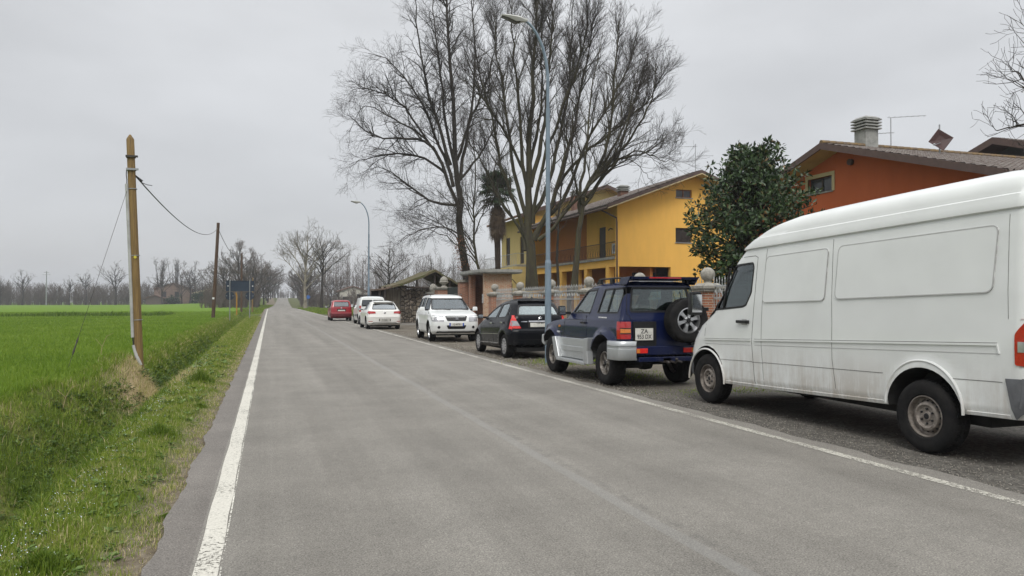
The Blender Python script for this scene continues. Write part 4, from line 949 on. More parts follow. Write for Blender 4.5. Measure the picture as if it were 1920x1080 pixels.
Mt = Matrix.Translation((-.776, -1.12, 1.165)) @ Matrix.Rotation(R(-90), 4, 'Z') @ Matrix.Rotation(R(80), 4, 'X'); text_obj('INTERCOOLER TURBO', .032, M['white_mark'], pr, Mt, 'badge', .004)
hd = MB(); hd.bx(-.835, -.79, -.42, -.25, 1.04, 1.075); hd.build('door_handle', M['black'], pr, bevel=.006)
wp = MB(); wp.tube([(.38, -1.875, 1.28), (.33, -1.85, 1.62)], .008, 5); wp.box((.375, -1.88, 1.27), (.06, .04, .05)); wp.build('rear_wiper', M['black'], pr)

# ---- black five-door hatchback
c3 = dict(paint=P_BLACK, rake=.036, R=.300, arch=.365, arch_dz=.02, wheels=(1.24, -1.24), track=.80, tw=.19, style='cover', rimr=.195, flare=(.022, .10),
    front=[(.24, 1.78), (.32, 1.90), (.55, 1.94), (.66, 1.88), (.80, 1.62), (.94, 1.22), (1.01, .98), (1.2, .58), (1.35, .18), (1.43, -.15), (1.48, -.55), (1.50, -.9)],
    rear=[(.24, -1.72), (.30, -1.84), (.60, -1.87), (.66, -1.84), (.70, -1.79), (.95, -1.76), (1.03, -1.72), (1.33, -1.50), (1.38, -1.44), (1.45, -1.28), (1.50, -1.0)],
    width=[(.24, .77), (.30, .80), (.55, .825), (.75, .82), (.92, .79), (1.0, .765), (1.30, .635), (1.38, .585), (1.43, .52), (1.47, .40), (1.50, .2)],
    cf=.42, cfx=.36, cr=.26, crx=.22, bf=.16, br=.07, sb=.02, floor=.86, cabin=(1.0, -1.5),
    side_windows=[[(.66, .98), (.30, 1.17), (-.15, 1.32), (-.52, 1.385), (-.50, 1.2), (-.42, .995)], [(-.56, 1.0), (-.62, 1.385), (-1.0, 1.42), (-1.22, 1.385), (-1.27, 1.2), (-1.24, 1.03)], [(-1.31, 1.05), (-1.32, 1.34), (-1.44, 1.20), (-1.47, 1.11)]], wr=.04,
    front_window=[[(-.64, 1.03), (.64, 1.03), (.50, 1.38), (-.50, 1.38)]], rear_window=[[(-.58, 1.08), (.58, 1.08), (.50, 1.32), (.45, 1.37), (-.45, 1.37), (-.50, 1.32)]],
    seats=[(-.36, -.25), (.36, -.25), (-.36, -1.0), (.36, -1.0)], seat_h=.36, dash=.62, dashz=.93, glass=glass_mat('hatch_glass', (.60, .70, .67), .13, .5),
    mirrors=[(.62, 1.03, .72)], mirror_size=(.17, .12))
c3['panels'] = [
    ('panel_gap', 'x', (-1, 1), line_polys([(.80, .95), (.90, .7), (.86, .30)], .007) + line_polys([(-.48, 1.40), (-.48, 1.0), (-.38, .7), (-.36, .34)], .007) + line_polys([(-1.30, 1.38), (-1.36, 1.05), (-1.12, .80), (-.98, .62), (-.92, .5)], .006), 'liner', .002, .006),
    ('side_trim', 'x', (-1, 1), line_polys([(.86, .545), (-.36, .585), (-.80, .60)], .012) + line_polys([(.86, .315), (-.80, .365)], .012), 'chrome', .006, .010),
    ('tail_light', 'y', (-1,), [[(-.70, .76), (-.50, .77), (-.61, .96), (-.675, 1.17), (-.70, 1.0)]], 'red_bright', .012, .02), ('tail_light', 'y', (-1,), [[(.70, .76), (.50, .77), (.61, .96), (.675, 1.17), (.70, 1.0)]], 'red_bright', .012, .02),
    ('tail_light', 'x', (-1, 1), [[(-1.62, .745), (-1.80, .76), (-1.74, .95), (-1.66, 1.18), (-1.62, 1.0)]], 'red_bright', .010, .02),
    ('reversing_lens', 'y', (-1,), [[(-.70, .83), (-.53, .83), (-.60, .95), (-.70, .96)], [(.70, .83), (.53, .83), (.60, .95), (.70, .96)]], 'clear', .018, .02),
    ('reversing_lens', 'x', (-1,), [[(-1.64, .83), (-1.80, .83), (-1.77, .95), (-1.64, .96)]], 'clear', .014, .02),
    ('chrome_strip', 'y', (-1,), [rect_poly(-.50, -.34, .925, .945), rect_poly(-.30, .30, .925, .96)], 'chrome', .014, .02),
    ('bumper_line', 'y', (-1,), line_polys([(-.72, .70), (.72, .70)], .02), 'paint_black', .02, .02), ('bumper_line', 'y', (-1,), line_polys([(-.6, .48), (.6, .48)], .008), 'liner', .004, .008),
    ('plate_recess', 'y', (-1,), [rect_poly(-.32, .32, .79, .925)], 'liner', .002, .006),
    ('number_plate', 'y', (-1,), [rect_poly(-.26, .26, .80, .905)], 'plate', .010, .012),
    ('headlight', 'y', (1,), [rp([(-.74, .64), (-.46, .62), (-.46, .76), (-.68, .84)], .03), rp([(.74, .64), (.46, .62), (.46, .76), (.68, .84)], .03)], 'clear', .006, .02)]
cr_, cb_ = make_car(c3, 'hatchback', (6.54, 19.6, 0), 0, 'black five-door hatchback with silver wheel covers, parked behind the blue off-roader', 'car', 'vehicles parked along the road')
rs = MB(); rs.add([(-.44, -1.25, 1.485), (.44, -1.25, 1.485), (.50, -1.47, 1.445), (-.50, -1.47, 1.445), (-.44, -1.25, 1.52), (.44, -1.25, 1.52), (.50, -1.49, 1.462), (-.50, -1.49, 1.462)], [(0, 1, 2, 3), (4, 5, 6, 7), (0, 1, 5, 4), (1, 2, 6, 5), (2, 3, 7, 6), (3, 0, 4, 7)]); rs.build('roof_spoiler', P_BLACK, cr_, bevel=.006)
an = MB(); an.box((0, -1.15, 1.555), (.03, .10, .04), taper=.3); an.build('roof_antenna', M['black'], cr_)
hd = MB()
for y, z in ((-.20, .865), (-1.12, .905)): hd.box((-.832, y, z), (.025, .17, .03))
hd.build('door_handle', M['chrome'], cr_, bevel=.006)
Mt = Matrix.Translation((-.02, -1.885, .902)) @ Matrix.Rotation(R(90), 4, 'X') @ Matrix.Diagonal((.82, 1, 1, 1)); text_obj('CR 607', .085, M['ink'], cr_, Mt, 'plate_lettering', .004, bold=.001)
ch = MB()
for dz in (0, .035): ch.tube([(-.04, -1.80, 1.0 + dz), (0, -1.80, 1.025 + dz), (.04, -1.80, 1.0 + dz)], .006, 5)
ch.build('chevron_badge', M['chrome'], cr_)
wp = MB(); wp.tube([(0, -1.80, 1.105), (.33, -1.79, 1.13)], .009, 5); wp.tube([(-.45, -1.80, 1.02), (-.56, -1.75, 1.16)], .003, 4); wp.build('rear_wiper', M['black'], cr_)

# ---- white SUV facing the camera
sz = dict(paint=P_WHITE, rake=0, R=.345, arch=.42, arch_dz=.02, wheels=(1.35, -1.33), track=.86, tw=.22, style='alloy5', rimr=.225, flare=(.03, .12),
    front=[(.28, 2.05), (.40, 2.16), (.60, 2.20), (.74, 2.20), (.90, 2.14), (.97, 2.02), (1.05, 1.65), (1.12, 1.20), (1.60, .38), (1.66, .2), (1.71, -.2)],
    rear=[(.28, -2.05), (.45, -2.15), (.95, -2.15), (1.1, -2.10), (1.6, -1.85), (1.66, -1.8), (1.71, -1.4)],
    width=[(.28, .80), (.36, .85), (.6, .875), (.95, .865), (1.05, .84), (1.12, .81), (1.55, .67), (1.62, .64), (1.67, .58), (1.70, .45), (1.71, .3)],
    cf=.30, cfx=.24, cr=.2, crx=.16, bf=.12, br=.03, sb=.02, floor=.92, cabin=(1.15, -1.8),
    side_windows=[[(.95, 1.13), (.42, 1.50), (.32, 1.57), (-.12, 1.60), (-.10, 1.14)], [(-.20, 1.14), (-.22, 1.60), (-.95, 1.60), (-1.0, 1.16)], [(-1.08, 1.17), (-1.05, 1.59), (-1.62, 1.54), (-1.85, 1.20)]],
    front_window=[[(-.72, 1.14), (.72, 1.14), (.60, 1.57), (-.60, 1.57)]], rear_window=[[(-.62, 1.18), (.62, 1.18), (.54, 1.55), (-.54, 1.55)]],
    seats=[(-.38, -.05), (.38, -.05), (-.38, -.95), (.38, -.95)], seat_h=.42, dash=.78, dashz=1.04, glass=glass_mat('windscreen_glass', (.40, .46, .48), .03, .28),
    mirrors=[(.70, 1.17, .80)], mirror_size=(.20, .15))
sz['panels'] = [
    ('headlight', 'y', (1,), [rp([(-.84, .74), (-.44, .73), (-.47, .93), (-.84, .945)], .03), rp([(.84, .74), (.44, .73), (.47, .93), (.84, .945)], .03)], 'clear', .010, .03),
    ('grille', 'y', (1,), [rp([(-.40, .93), (.40, .93), (.33, .75), (-.33, .75)], .04)], 'black', .010, .03),
    ('grille_bars', 'y', (1,), sum([line_polys([(x, .77), (x * 1.15, .91)], .006) for x in np.linspace(-.32, .32, 17)], []), 'dark_metal', .016, .01),
    ('lower_grille', 'y', (1,), [rp([(-.36, .60), (.36, .60), (.30, .47), (-.30, .47)], .04)], 'black', .008, .03),
    ('number_plate', 'y', (1,), [rect_poly(-.26, .26, .575, .685)], 'plate', .028, .03),
    ('plate_band', 'y', (1,), [rect_poly(-.26, -.215, .577, .683), rect_poly(.215, .26, .577, .683)], 'plate_blue', .031, .01),
    ('skid_plate', 'y', (1,), [rect_poly(-.62, .62, .34, .40)], 'galv', .012, .03), ('lower_bumper', 'y', (1,), [rect_poly(-.72, .72, .22, .33)], 'black', .012, .03),
    ('fog_light', 'y', (1,), [[(-.62 + .05 * math.cos(t), .53 + .05 * math.sin(t)) for t in np.linspace(0, 2 * math.pi, 13)[:-1]]], 'black', .008, .02), ('fog_light', 'y', (1,), [[(.62 + .05 * math.cos(t), .53 + .05 * math.sin(t)) for t in np.linspace(0, 2 * math.pi, 13)[:-1]]], 'black', .008, .02),
    ('panel_gap', 'x', (-1, 1), line_polys([(1.0, 1.12), (1.0, .75), (.92, .34)], .006) + line_polys([(-.15, 1.62), (-.15, .6), (-.18, .33)], .006) + line_polys([(-1.05, 1.62), (-1.03, 1.1), (-.92, .8)], .006) + line_polys([(.92, .60), (-.9, .60)], .012) + line_polys([(1.74, .56), (2.1, .56)], .005), 'groove', .003, .006),
    ('side_vent', 'x', (-1, 1), [[(1.22, 1.02), (1.08, 1.05), (1.08, 1.02), (1.2, 1.0)]], 'black', .006, .01),
    ('tail_light', 'y', (-1,), [rect_poly(-.85, -.70, .85, 1.15), rect_poly(.70, .85, .85, 1.15)], 'red', .01, .02)]
sr, sb_ = make_car(sz, 'sport_utility_car', (6.43, 28.05, 0), 180 - 2.5, 'white sport utility car facing the camera, parked on the gravel before the brick entrance', 'car', 'vehicles parked along the road')
for s in (-1, 1):
    rr = MB(); rr.tube([(s * .60, .15, 1.68), (s * .61, .0, 1.735), (s * .61, -1.3, 1.74), (s * .60, -1.5, 1.69)], .017, 6); rr.build('roof_rail', M['dark_metal'], sr, smooth=True)
em = MB(); S_ = [(-.07, .03), (0, .065), (.07, .03), (.035, .01), (.07, -.03), (0, -.065), (-.07, -.03), (-.035, -.01)]
em.prism([(-x, 2.235, .84 + z * .8) for x, z in S_], (0, .012, 0)); em.build('emblem', M['chrome'], sr)
Mt = Matrix.Translation((0, 2.234, .63)) @ Matrix.Rotation(R(180), 4, 'Z') @ Matrix.Rotation(R(90), 4, 'X') @ Matrix.Diagonal((.8, 1, 1, 1)); text_obj('CJ 487TB', .08, M['ink'], sr, Mt, 'plate_lettering', .002)
wp = MB(); wp.tube([(-.62, 1.30, 1.13), (-.05, 1.16, 1.17)], .010, 5); wp.tube([(.05, 1.30, 1.13), (.6, 1.13, 1.17)], .010, 5); wp.build('wiper', M['black'], sr)

# ---- white hatchback, rear view
gf = dict(paint=P_WHITE2, rake=.01, R=.315, arch=.375, wheels=(1.31, -1.31), track=.87, tw=.20, style='plain', rimr=.21, flare=(.02, .1),
    front=[(.2, 1.95), (.4, 2.08), (.65, 2.08), (.78, 1.95), (.93, 1.1), (1.35, .25), (1.42, -.1), (1.47, -.6)],
    rear=[(.2, -1.92), (.3, -2.04), (.62, -2.08), (.72, -2.05), (.95, -2.00), (1.0, -1.93), (1.32, -1.66), (1.37, -1.60), (1.43, -1.3), (1.47, -1.0)],
    width=[(.2, .82), (.3, .87), (.6, .89), (.85, .88), (.98, .82), (1.33, .63), (1.39, .58), (1.44, .48), (1.47, .3)],
    cf=.36, cfx=.3, cr=.26, crx=.2, bf=.14, br=.08, sb=.02, floor=.85, cabin=(1.1, -1.8),
    side_windows=[[(.78, 1.0), (.15, 1.32), (-.2, 1.36), (-.18, 1.0)], [(-.26, 1.0), (-.28, 1.37), (-.95, 1.34), (-1.1, 1.02)]],
    front_window=[[(-.66, .98), (.66, .98), (.54, 1.34), (-.54, 1.34)]], rear_window=[[(-.645, 1.02), (.645, 1.02), (.55, 1.33), (-.55, 1.33)]],
    seats=[(-.38, -.2), (.38, -.2), (-.38, -1.05), (.38, -1.05)], seat_h=.36, dash=.6, dashz=.95, glass=M['glass_dark'], mirrors=[(.72, 1.02, .80)], mirror_size=(.17, .12), mirror_mat=M['black'])
gf['panels'] = [
    ('tail_light', 'y', (-1,), [rp([(-.87, .80), (-.46, .82), (-.48, .92), (-.80, .945), (-.87, .92)], .02)], 'red', .012, .03), ('tail_light', 'y', (-1,), [rp([(.87, .80), (.46, .82), (.48, .92), (.80, .945), (.87, .92)], .02)], 'red', .012, .03),
    ('tail_light', 'x', (-1, 1), [rp([(-1.72, .86), (-1.98, .80), (-1.98, .94), (-1.8, .94)], .02)], 'red', .01, .02),
    ('lower_bumper', 'y', (-1,), [[(-.70, .20), (.70, .20), (.60, .36), (-.60, .36)]], 'black', .010, .03), ('reflector', 'y', (-1,), [rect_poly(-.82, -.62, .40, .425), rect_poly(.62, .82, .40, .425)], 'red', .012, .02),
    ('plate_recess', 'y', (-1,), [rect_poly(-.30, .30, .42, .55)], 'black', .006, .02), ('number_plate', 'y', (-1,), [rect_poly(-.26, .26, .43, .54)], 'plate', .012, .02),
    ('panel_gap', 'y', (-1,), line_polys([(-.62, .62), (-.5, .60), (.5, .60), (.62, .62)], .008) + line_polys([(-.60, .38), (.60, .38)], .01), 'groove', .004, .006),
    ('panel_gap', 'x', (-1, 1), line_polys([(-.22, 1.38), (-.22, .6), (-.3, .3)], .006) + line_polys([(.9, .98), (.95, .7), (.85, .3)], .006), 'groove', .003, .006)]
gr, gb = make_car(gf, 'hatchback', (5.70, 40.9, 0), 0, 'white hatchback seen from behind with red tail lights, parked beyond the white sport utility car', 'car', 'vehicles parked along the road')
em = MB(); em.lathe([(.05, 0), (.055, .01), (.045, .015), (.04, .008)], 20, Matrix.Translation((0, -2.045, .86)) @ Matrix.Rotation(math.pi / 2, 4, 'X')); em.build('emblem', M['chrome'], gr)
Mt = Matrix.Translation((0, -2.094, .485)) @ Matrix.Rotation(R(90), 4, 'X') @ Matrix.Diagonal((.8, 1, 1, 1)); text_obj('FH 700EA', .085, M['ink'], gr, Mt, 'plate_lettering', .004)
rs = MB(); rs.bx(-.52, .52, -1.72, -1.45, 1.395, 1.42); rs.build('roof_spoiler', P_WHITE2, gr, bevel=.01)

# ---- small white van
fi = dict(paint=P_WHITE, rake=.01, R=.305, arch=.37, wheels=(1.26, -1.25), track=.83, tw=.19, style='plain', rimr=.2, flare=(.02, .1),
    front=[(.25, 1.90), (.5, 2.0), (.75, 1.98), (.95, 1.75), (1.08, 1.35), (1.6, .62), (1.68, .3), (1.74, -.2)],
    rear=[(.25, -1.86), (.5, -1.93), (1.3, -1.92), (1.66, -1.84), (1.74, -1.6)], width=[(.25, .80), (.5, .85), (.95, .85), (1.2, .83), (1.62, .73), (1.69, .66), (1.73, .5), (1.74, .35)],
    cf=.34, cfx=.28, cr=.10, crx=.09, bf=.12, br=.02, sb=.02, floor=.95, cabin=(1.3, -1.85),
    side_windows=[[(1.05, 1.10), (.55, 1.55), (.02, 1.58), (.0, 1.10)]], front_window=[[(-.68, 1.12), (.68, 1.12), (.60, 1.58), (-.60, 1.58)]], rear_window=[[(-.70, 1.13), (-.02, 1.13), (-.02, 1.54), (-.66, 1.54)], [(.70, 1.13), (.02, 1.13), (.02, 1.54), (.66, 1.54)]],
    seats=[(-.38, .1), (.38, .1)], seat_h=.5, dash=.9, dashz=1.08, glass=M['glass_dark'], mirrors=[(.98, 1.17, .80)], mirror_size=(.16, .24), mirror_mat=M['black'])
fi['panels'] = [('tail_light', 'y', (-1,), [rp([(-.84, .80), (-.72, .80), (-.72, 1.18), (-.84, 1.18)], .02)], 'red', .012, .03), ('tail_light', 'y', (-1,), [rp([(.84, .80), (.72, .80), (.72, 1.18), (.84, 1.18)], .02)], 'red', .012, .03),
    ('tail_light', 'x', (-1, 1), [rp([(-1.78, .80), (-1.9, .80), (-1.9, 1.18), (-1.80, 1.18)], .02)], 'red', .01, .02), ('rear_bumper', 'y', (-1,), [rect_poly(-.82, .82, .28, .55)], 'black', .014, .03),
    ('side_moulding', 'x', (-1, 1), line_polys([(.85, .55), (-.85, .58)], .07), 'black', .010, .02), ('panel_gap', 'x', (-1, 1), line_polys([(-.06, 1.6), (-.06, .3)], .008) + line_polys([(1.1, 1.08), (1.1, .7)], .007), 'groove', .003, .006)]
fr, fb_ = make_car(fi, 'small_van', (6.17, 49.1, 0), 0, 'small white van with black roof bars, just beyond the white hatchback', 'van', 'vehicles parked along the road')
for yy in (.1, -.9):
    rb_ = MB(); rb_.bx(-.72, .72, yy - .03, yy + .03, 1.82, 1.86)
    for s in (-1, 1): rb_.bx(s * .68, s * .72, yy - .05, yy + .05, 1.66, 1.83)
    rb_.build('roof_bar', M['black'], fr)

# ---- small red car
pa = dict(paint=P_RED, rake=.0, R=.285, arch=.35, wheels=(1.15, -1.15), track=.77, tw=.175, style='plain', rimr=.18, flare=(.02, .1),
    front=[(.25, 1.70), (.5, 1.78), (.75, 1.75), (.92, 1.3), (.98, 1.1), (1.45, .45), (1.52, 0), (1.55, -.5)], rear=[(.25, -1.66), (.35, -1.76), (.58, -1.78), (.62, -1.72), (1.0, -1.70), (1.45, -1.50), (1.52, -1.42), (1.55, -1.0)],
    width=[(.25, .74), (.4, .78), (.7, .79), (.95, .775), (1.42, .66), (1.49, .60), (1.53, .45), (1.55, .3)], cf=.3, cfx=.22, cr=.16, crx=.13, bf=.1, br=.04, sb=.02, floor=.85, cabin=(1.0, -1.6),
    side_windows=[[(.85, .98), (.42, 1.38), (-.15, 1.42), (-.12, .98)], [(-.22, .98), (-.24, 1.42), (-.95, 1.42), (-1.0, .98)]], front_window=[[(-.62, 1.0), (.62, 1.0), (.54, 1.4), (-.54, 1.4)]], rear_window=[[(-.55, 1.05), (.55, 1.05), (.52, 1.42), (-.52, 1.42)]],
    seats=[(-.36, -.1), (.36, -.1), (-.36, -.9), (.36, -.9)], seat_h=.38, dash=.6, dashz=.95, glass=M['glass_dark'], mirrors=[(.80, 1.02, .74)], mirror_size=(.15, .15), mirror_mat=M['black'])
pa['panels'] = [('tail_light', 'y', (-1,), [rp([(-.78, .82), (-.68, .80), (-.60, 1.42), (-.69, 1.42)], .02)], 'red', .012, .03), ('tail_light', 'y', (-1,), [rp([(.78, .82), (.68, .80), (.60, 1.42), (.69, 1.42)], .02)], 'red', .012, .03),
    ('reversing_lens', 'y', (-1,), [rect_poly(-.77, -.69, .84, .96), rect_poly(.69, .77, .84, .96)], 'clear', .016, .02),
    ('rear_bumper', 'y', (-1,), [rect_poly(-.77, .77, .28, .62)], 'red_bumper', .014, .03), ('rear_bumper', 'x', (-1, 1), [[(-1.5, .35), (-1.76, .30), (-1.76, .62), (-1.45, .62)]], 'red_bumper', .012, .03),
    ('plate_recess', 'y', (-1,), [rect_poly(-.32, .32, .72, .88)], 'liner', .004, .01), ('number_plate', 'y', (-1,), [rect_poly(-.26, .26, .73, .82)], 'plate', .012, .02)]
ar, ab = make_car(pa, 'small_car', (5.09, 58.2, 0), 0, 'small dark red hatchback with red bumpers, farthest of the parked cars', 'car', 'vehicles parked along the road')
em = MB(); em.lathe([(.05, 0), (.04, .012), (.001, .014)], 16, Matrix.Translation((0, -1.725, .95)) @ Matrix.Rotation(math.pi / 2, 4, 'X')); em.build('emblem', M['chrome'], ar)
# ------------------------------------------------------------------ poles, lamps, signs
M['pole_wood'] = pm('pole_wood', (.235, .15, .05), (.12, .075, .03), 5, .8, kind='pos', stretch=(9, 9, .35), bump=.5, bscale=8)
M['pole_wood_dark'] = pm('old_pole_wood', (.10, .058, .035), (.055, .034, .022), 5, .85, kind='pos', stretch=(9, 9, .35), bump=.5, bscale=8)
M['conduit'] = pm('conduit_grey', (.42, .42, .41), (.30, .30, .29), 4, .6, kind='pos')
M['cable'] = pm('cable_black', (.02, .02, .02), (.03, .03, .03), 9, .6)
M['lamp_post'] = pm('lamp_post_blue', (.18, .235, .29), (.13, .175, .22), 3.5, .5, bump=.1, stretch=(3, 3, 1))
M['lamp_head'] = pm('lamp_head_grey', (.40, .40, .37), (.30, .30, .28), 6, .5)
M['lens_dark'] = pm('lamp_lens', (.045, .045, .035), (.07, .07, .055), 8, .25)

def lean_pts(base, top, n=9): b = Vector(base); t = Vector(top); return [b.lerp(t, i / (n - 1)) for i in range(n)]
def wood_pole(base, top, r0, r1, mat, label, pointed=False, band=None):
    root = empty('utility_pole', base, 0, label, 'utility pole', 'wooden utility poles along the field edge')
    b = Vector((0, 0, -.3)); t = Vector(top) - Vector(base)
    p = MB(); pts = lean_pts(b, t); rr = [r0 + (r1 - r0) * i / 8 for i in range(9)]
    if pointed: pts.append(t + (t - b).normalized() * .10); rr.append(.018)
    p.tube(pts, rr, 14); p.build('pole_shaft', mat, root, sharp=50)
    return root, t
# first pole: brown wood, pointed, conduit on its left side
p1b = Vector((-2.67, 17.98, .05)); p1t = Vector((-2.90, 17.98, 4.98))
r1, t1 = wood_pole(p1b, p1t, .088, .078, M['pole_wood'], 'tall brown wooden pole with pointed top and grey conduit, nearest in the field edge', True)
ax1 = (p1t - p1b).normalized(); side = Vector((-.94, -.34, 0))
def on1(h, o=0, f=0): return ax1 * h + side * o * .78 + Vector((.3, -.95, 0)) * f
for h in (4.55, 4.27):
    c = MB(); Mx = Matrix.Translation(ax1 * h) @ ax1.to_track_quat('Z', 'Y').to_matrix().to_4x4(); c.lathe([(.075, -.022), (.098, -.022), (.098, .022), (.075, .022)], 20, Mx)
    c.box(tuple(on1(h, 0, .10)), (.24, .04, .04)); c.build('steel_clamp', M['galv'] if h < 4.4 else M['dark_metal'], r1)
c = MB(); c.tube([on1(3.95, .135), on1(2.6, .135), on1(1.2, .145), on1(.62, .15)], .036, 10); c.build('conduit', M['conduit'], r1, smooth=True)
c = MB(); c.tube([on1(.45, .14), on1(.22, .09, .06), on1(.02, .0, .12)], .036, 10); c.build('conduit', M['conduit'], r1, smooth=True)
c = MB(); c.tube([on1(3.95, .135), on1(4.05, .13), on1(4.15, .14), on1(4.25, .13), on1(4.3, .09)], .010, 5); c.tube([on1(.62, .15), on1(.45, .14)], .014, 5); c.build('cable_lead', M['cable'], r1, smooth=True)
for h in (3.85, 2.4, 1.0):
    c = MB(); Mx = Matrix.Translation(ax1 * h) @ ax1.to_track_quat('Z', 'Y').to_matrix().to_4x4(); c.lathe([(.075, -.008), (.096, -.008), (.096, .008), (.075, .008)], 20, Mx); c.build('strap', M['galv'], r1)
c = MB(); Mx = Matrix.Translation(on1(2.36, .02, .09)) @ Matrix.Rotation(R(90), 4, 'X'); c.lathe([(.03, -.004), (.03, .006), (.001, .008)], 14, Mx); c.build('pole_marker', pm('yellow_tag', (.65, .55, .05), (.5, .42, .04), 20, .5), r1)
p2b = Vector((-4.42, 66.2, -.05)); p2t = Vector((-4.05, 66.2, 7.95))
r2, t2 = wood_pole(p2b, p2t, .15, .12, M['pole_wood_dark'], 'dark wooden pole with small white plate, second pole along the field edge')
c = MB(); c.box((.04, -.16, 1.75), (.16, .02, .16)); c.build('pole_plate', M['white_mark'], r2)
p3b = Vector((-3.6, 108., 0)); p3t = Vector((-3.6, 108., 8.0))
wood_pole(p3b, p3t, .15, .12, M['pole_wood_dark'], 'plain wooden pole rising behind the blue sign backs')
wood_pole(Vector((-2.6, 128, 0)), Vector((-2.55, 128, 5.3)), .12, .10, M['pole_wood'], 'short pale wooden pole at the thicket left of the road')
gp = MB(); gp.tube([(0, 0, 0), (0, 0, 2.1), (-.1, 0, 2.4)], .07, 8); o = gp.build('marker_post', pm('yellow_post', (.42, .22, .03), (.3, .15, .02), 9, .6), None, smooth=True); o.location = (-3.35, 86, 0); tag(o, 'ochre yellow bent marker post just behind the blue sign', 'marker post')
def wire(a, b, sag, r, name, label, cat, n=24, extra=None):
    a = Vector(a); b = Vector(b); pts = [a.lerp(b, t) - Vector((0, 0, sag * 4 * t * (1 - t))) for t in np.linspace(0, 1, n)]
    m_ = MB(); m_.tube(pts, r, 5)
    if extra: m_.tube([a + (b - a) * k / 48 - Vector((0, 0, .02 + .05 * math.sin(k * 1.3))) for k in range(0, 4)], r * .6, 4)
    o = m_.build(name, M['cable'], None, smooth=True); return tag(o, label, cat)
wire(p1b + on1(4.15, -.09), p2t - Vector((0, 0, .4)), .9, .015, 'overhead_cable', 'black cable sagging from the first pole to the second', 'cable', 30, True)
wire(p2t - Vector((0, 0, .5)), p3t - Vector((0, 0, .3)), 1.0, .022, 'overhead_cable', 'black cable sagging from the second pole to the third', 'cable')
c = MB(); c.tube([p1b + on1(4.15, -.09), p1b + on1(4.03, -.26)], [.018, .034], 8); o = c.build('cable_clamp', M['cable'], None, smooth=True); tag(o, 'black clamp holding the cable at the first pole', 'clamp')
g0 = p1b + on1(3.9, .10); g1 = Vector((-3.75, 16.4, -.05)); m_ = MB(); m_.tube([g0.lerp(g1, t) for t in np.linspace(0, 1, 8)], .004, 4)
m_.tube([g0.lerp(g1, .80), g0.lerp(g1, .82), g0.lerp(g1, .84), g0.lerp(g1, .87), g0.lerp(g1, .89)], [.005, .018, .010, .02, .005], 6); m_.tube([g0.lerp(g1, .965), g0.lerp(g1, 1.02)], .016, 6)
tag(m_.build('guy_wire', M['dark_metal'], None, smooth=True), 'thin steel guy wire slanting from the first pole to the ground', 'guy wire')

def street_lamp(loc, label, h=6.9, arm=1.35, dirx=-1):
    root = empty('street_lamp', loc, 0, label, 'street lamp', 'curved street lamps along the lay-by')
    p = MB(); p.tube([(0, 0, 0), (0, 0, 2.35)], .075, 16); p.tube([(0, 0, 2.35), (0, 0, 2.42)], [.075, .058], 16); p.tube([(0, 0, 2.4), (0, 0, h - 2.2)], [.055, .048], 16)
    p.build('lamp_post', M['lamp_post'], root, smooth=True)
    a = MB(); pts = [(0, 0, h - 2.25), (0, 0, h - 1.6)] + [(dirx * .74 * (1 - math.cos(t)), .0, h - 1.6 + 1.45 * math.sin(t)) for t in np.linspace(.12, math.pi / 2 * .86, 14)]
    a.tube(pts, [.038] * 2 + list(np.linspace(.038, .028, 14)), 12); e = Vector(pts[-1]); d = (Vector(pts[-1]) - Vector(pts[-2])).normalized()
    a.build('arm', M['lamp_post'], root, smooth=True)
    hd = MB(); f = Matrix.Translation(e + d * .02) @ Matrix.Rotation(R(4), 4, 'Y') @ Matrix.Scale(.84, 4)
    def q(x, y, z): return f @ Vector((dirx * x, y, z))
    prof = [(-.10, .045, .04, -.04), (.02, .06, .05, -.06), (.12, .13, .06, -.085), (.25, .15, .055, -.115), (.46, .14, .045, -.055), (.66, .10, .025, -.02)]
    V = []; F = []
    for x, w_, zt, zb in prof: V += [q(x, -w_, 0), q(x, -w_ * .6, zt), q(x, w_ * .6, zt), q(x, w_, 0), q(x, w_ * .8, zb), q(x, -w_ * .8, zb)]
    for i in range(len(prof) - 1):
        for k in range(6): F.append((i * 6 + k, i * 6 + (k + 1) % 6, i * 6 + 6 + (k + 1) % 6, i * 6 + 6 + k))
    F += [tuple(range(6)), tuple(range(30, 36))]; hd.add(V, F); h_ = hd.build('lamp_head', M['lamp_head'], root, sharp=35)
    l_ = MB()
    V = []; F = []
    for x, w_, zt, zb in prof[2:]: V += [q(x, -w_ * .78, zb - .006), q(x, w_ * .78, zb - .006), q(x, w_ * .5, zb - .02), q(x, -w_ * .5, zb - .02)]
    for i in range(3):
        for k in range(4): F.append((i * 4 + k, i * 4 + (k + 1) % 4, i * 4 + 4 + (k + 1) % 4, i * 4 + 4 + k))
    F += [(0, 1, 2, 3), (12, 13, 14, 15)]; l_.add(V, F); l_.build('lamp_lens', M['lens_dark'], h_)
    return root
street_lamp((6.22, 16.4, 0), 'tall blue-grey street lamp standing between the black hatchback and the off-roader', 8.2)
street_lamp((6.06, 48.4, 0), 'distant blue-grey street lamp rising above the small white van', 7.98)

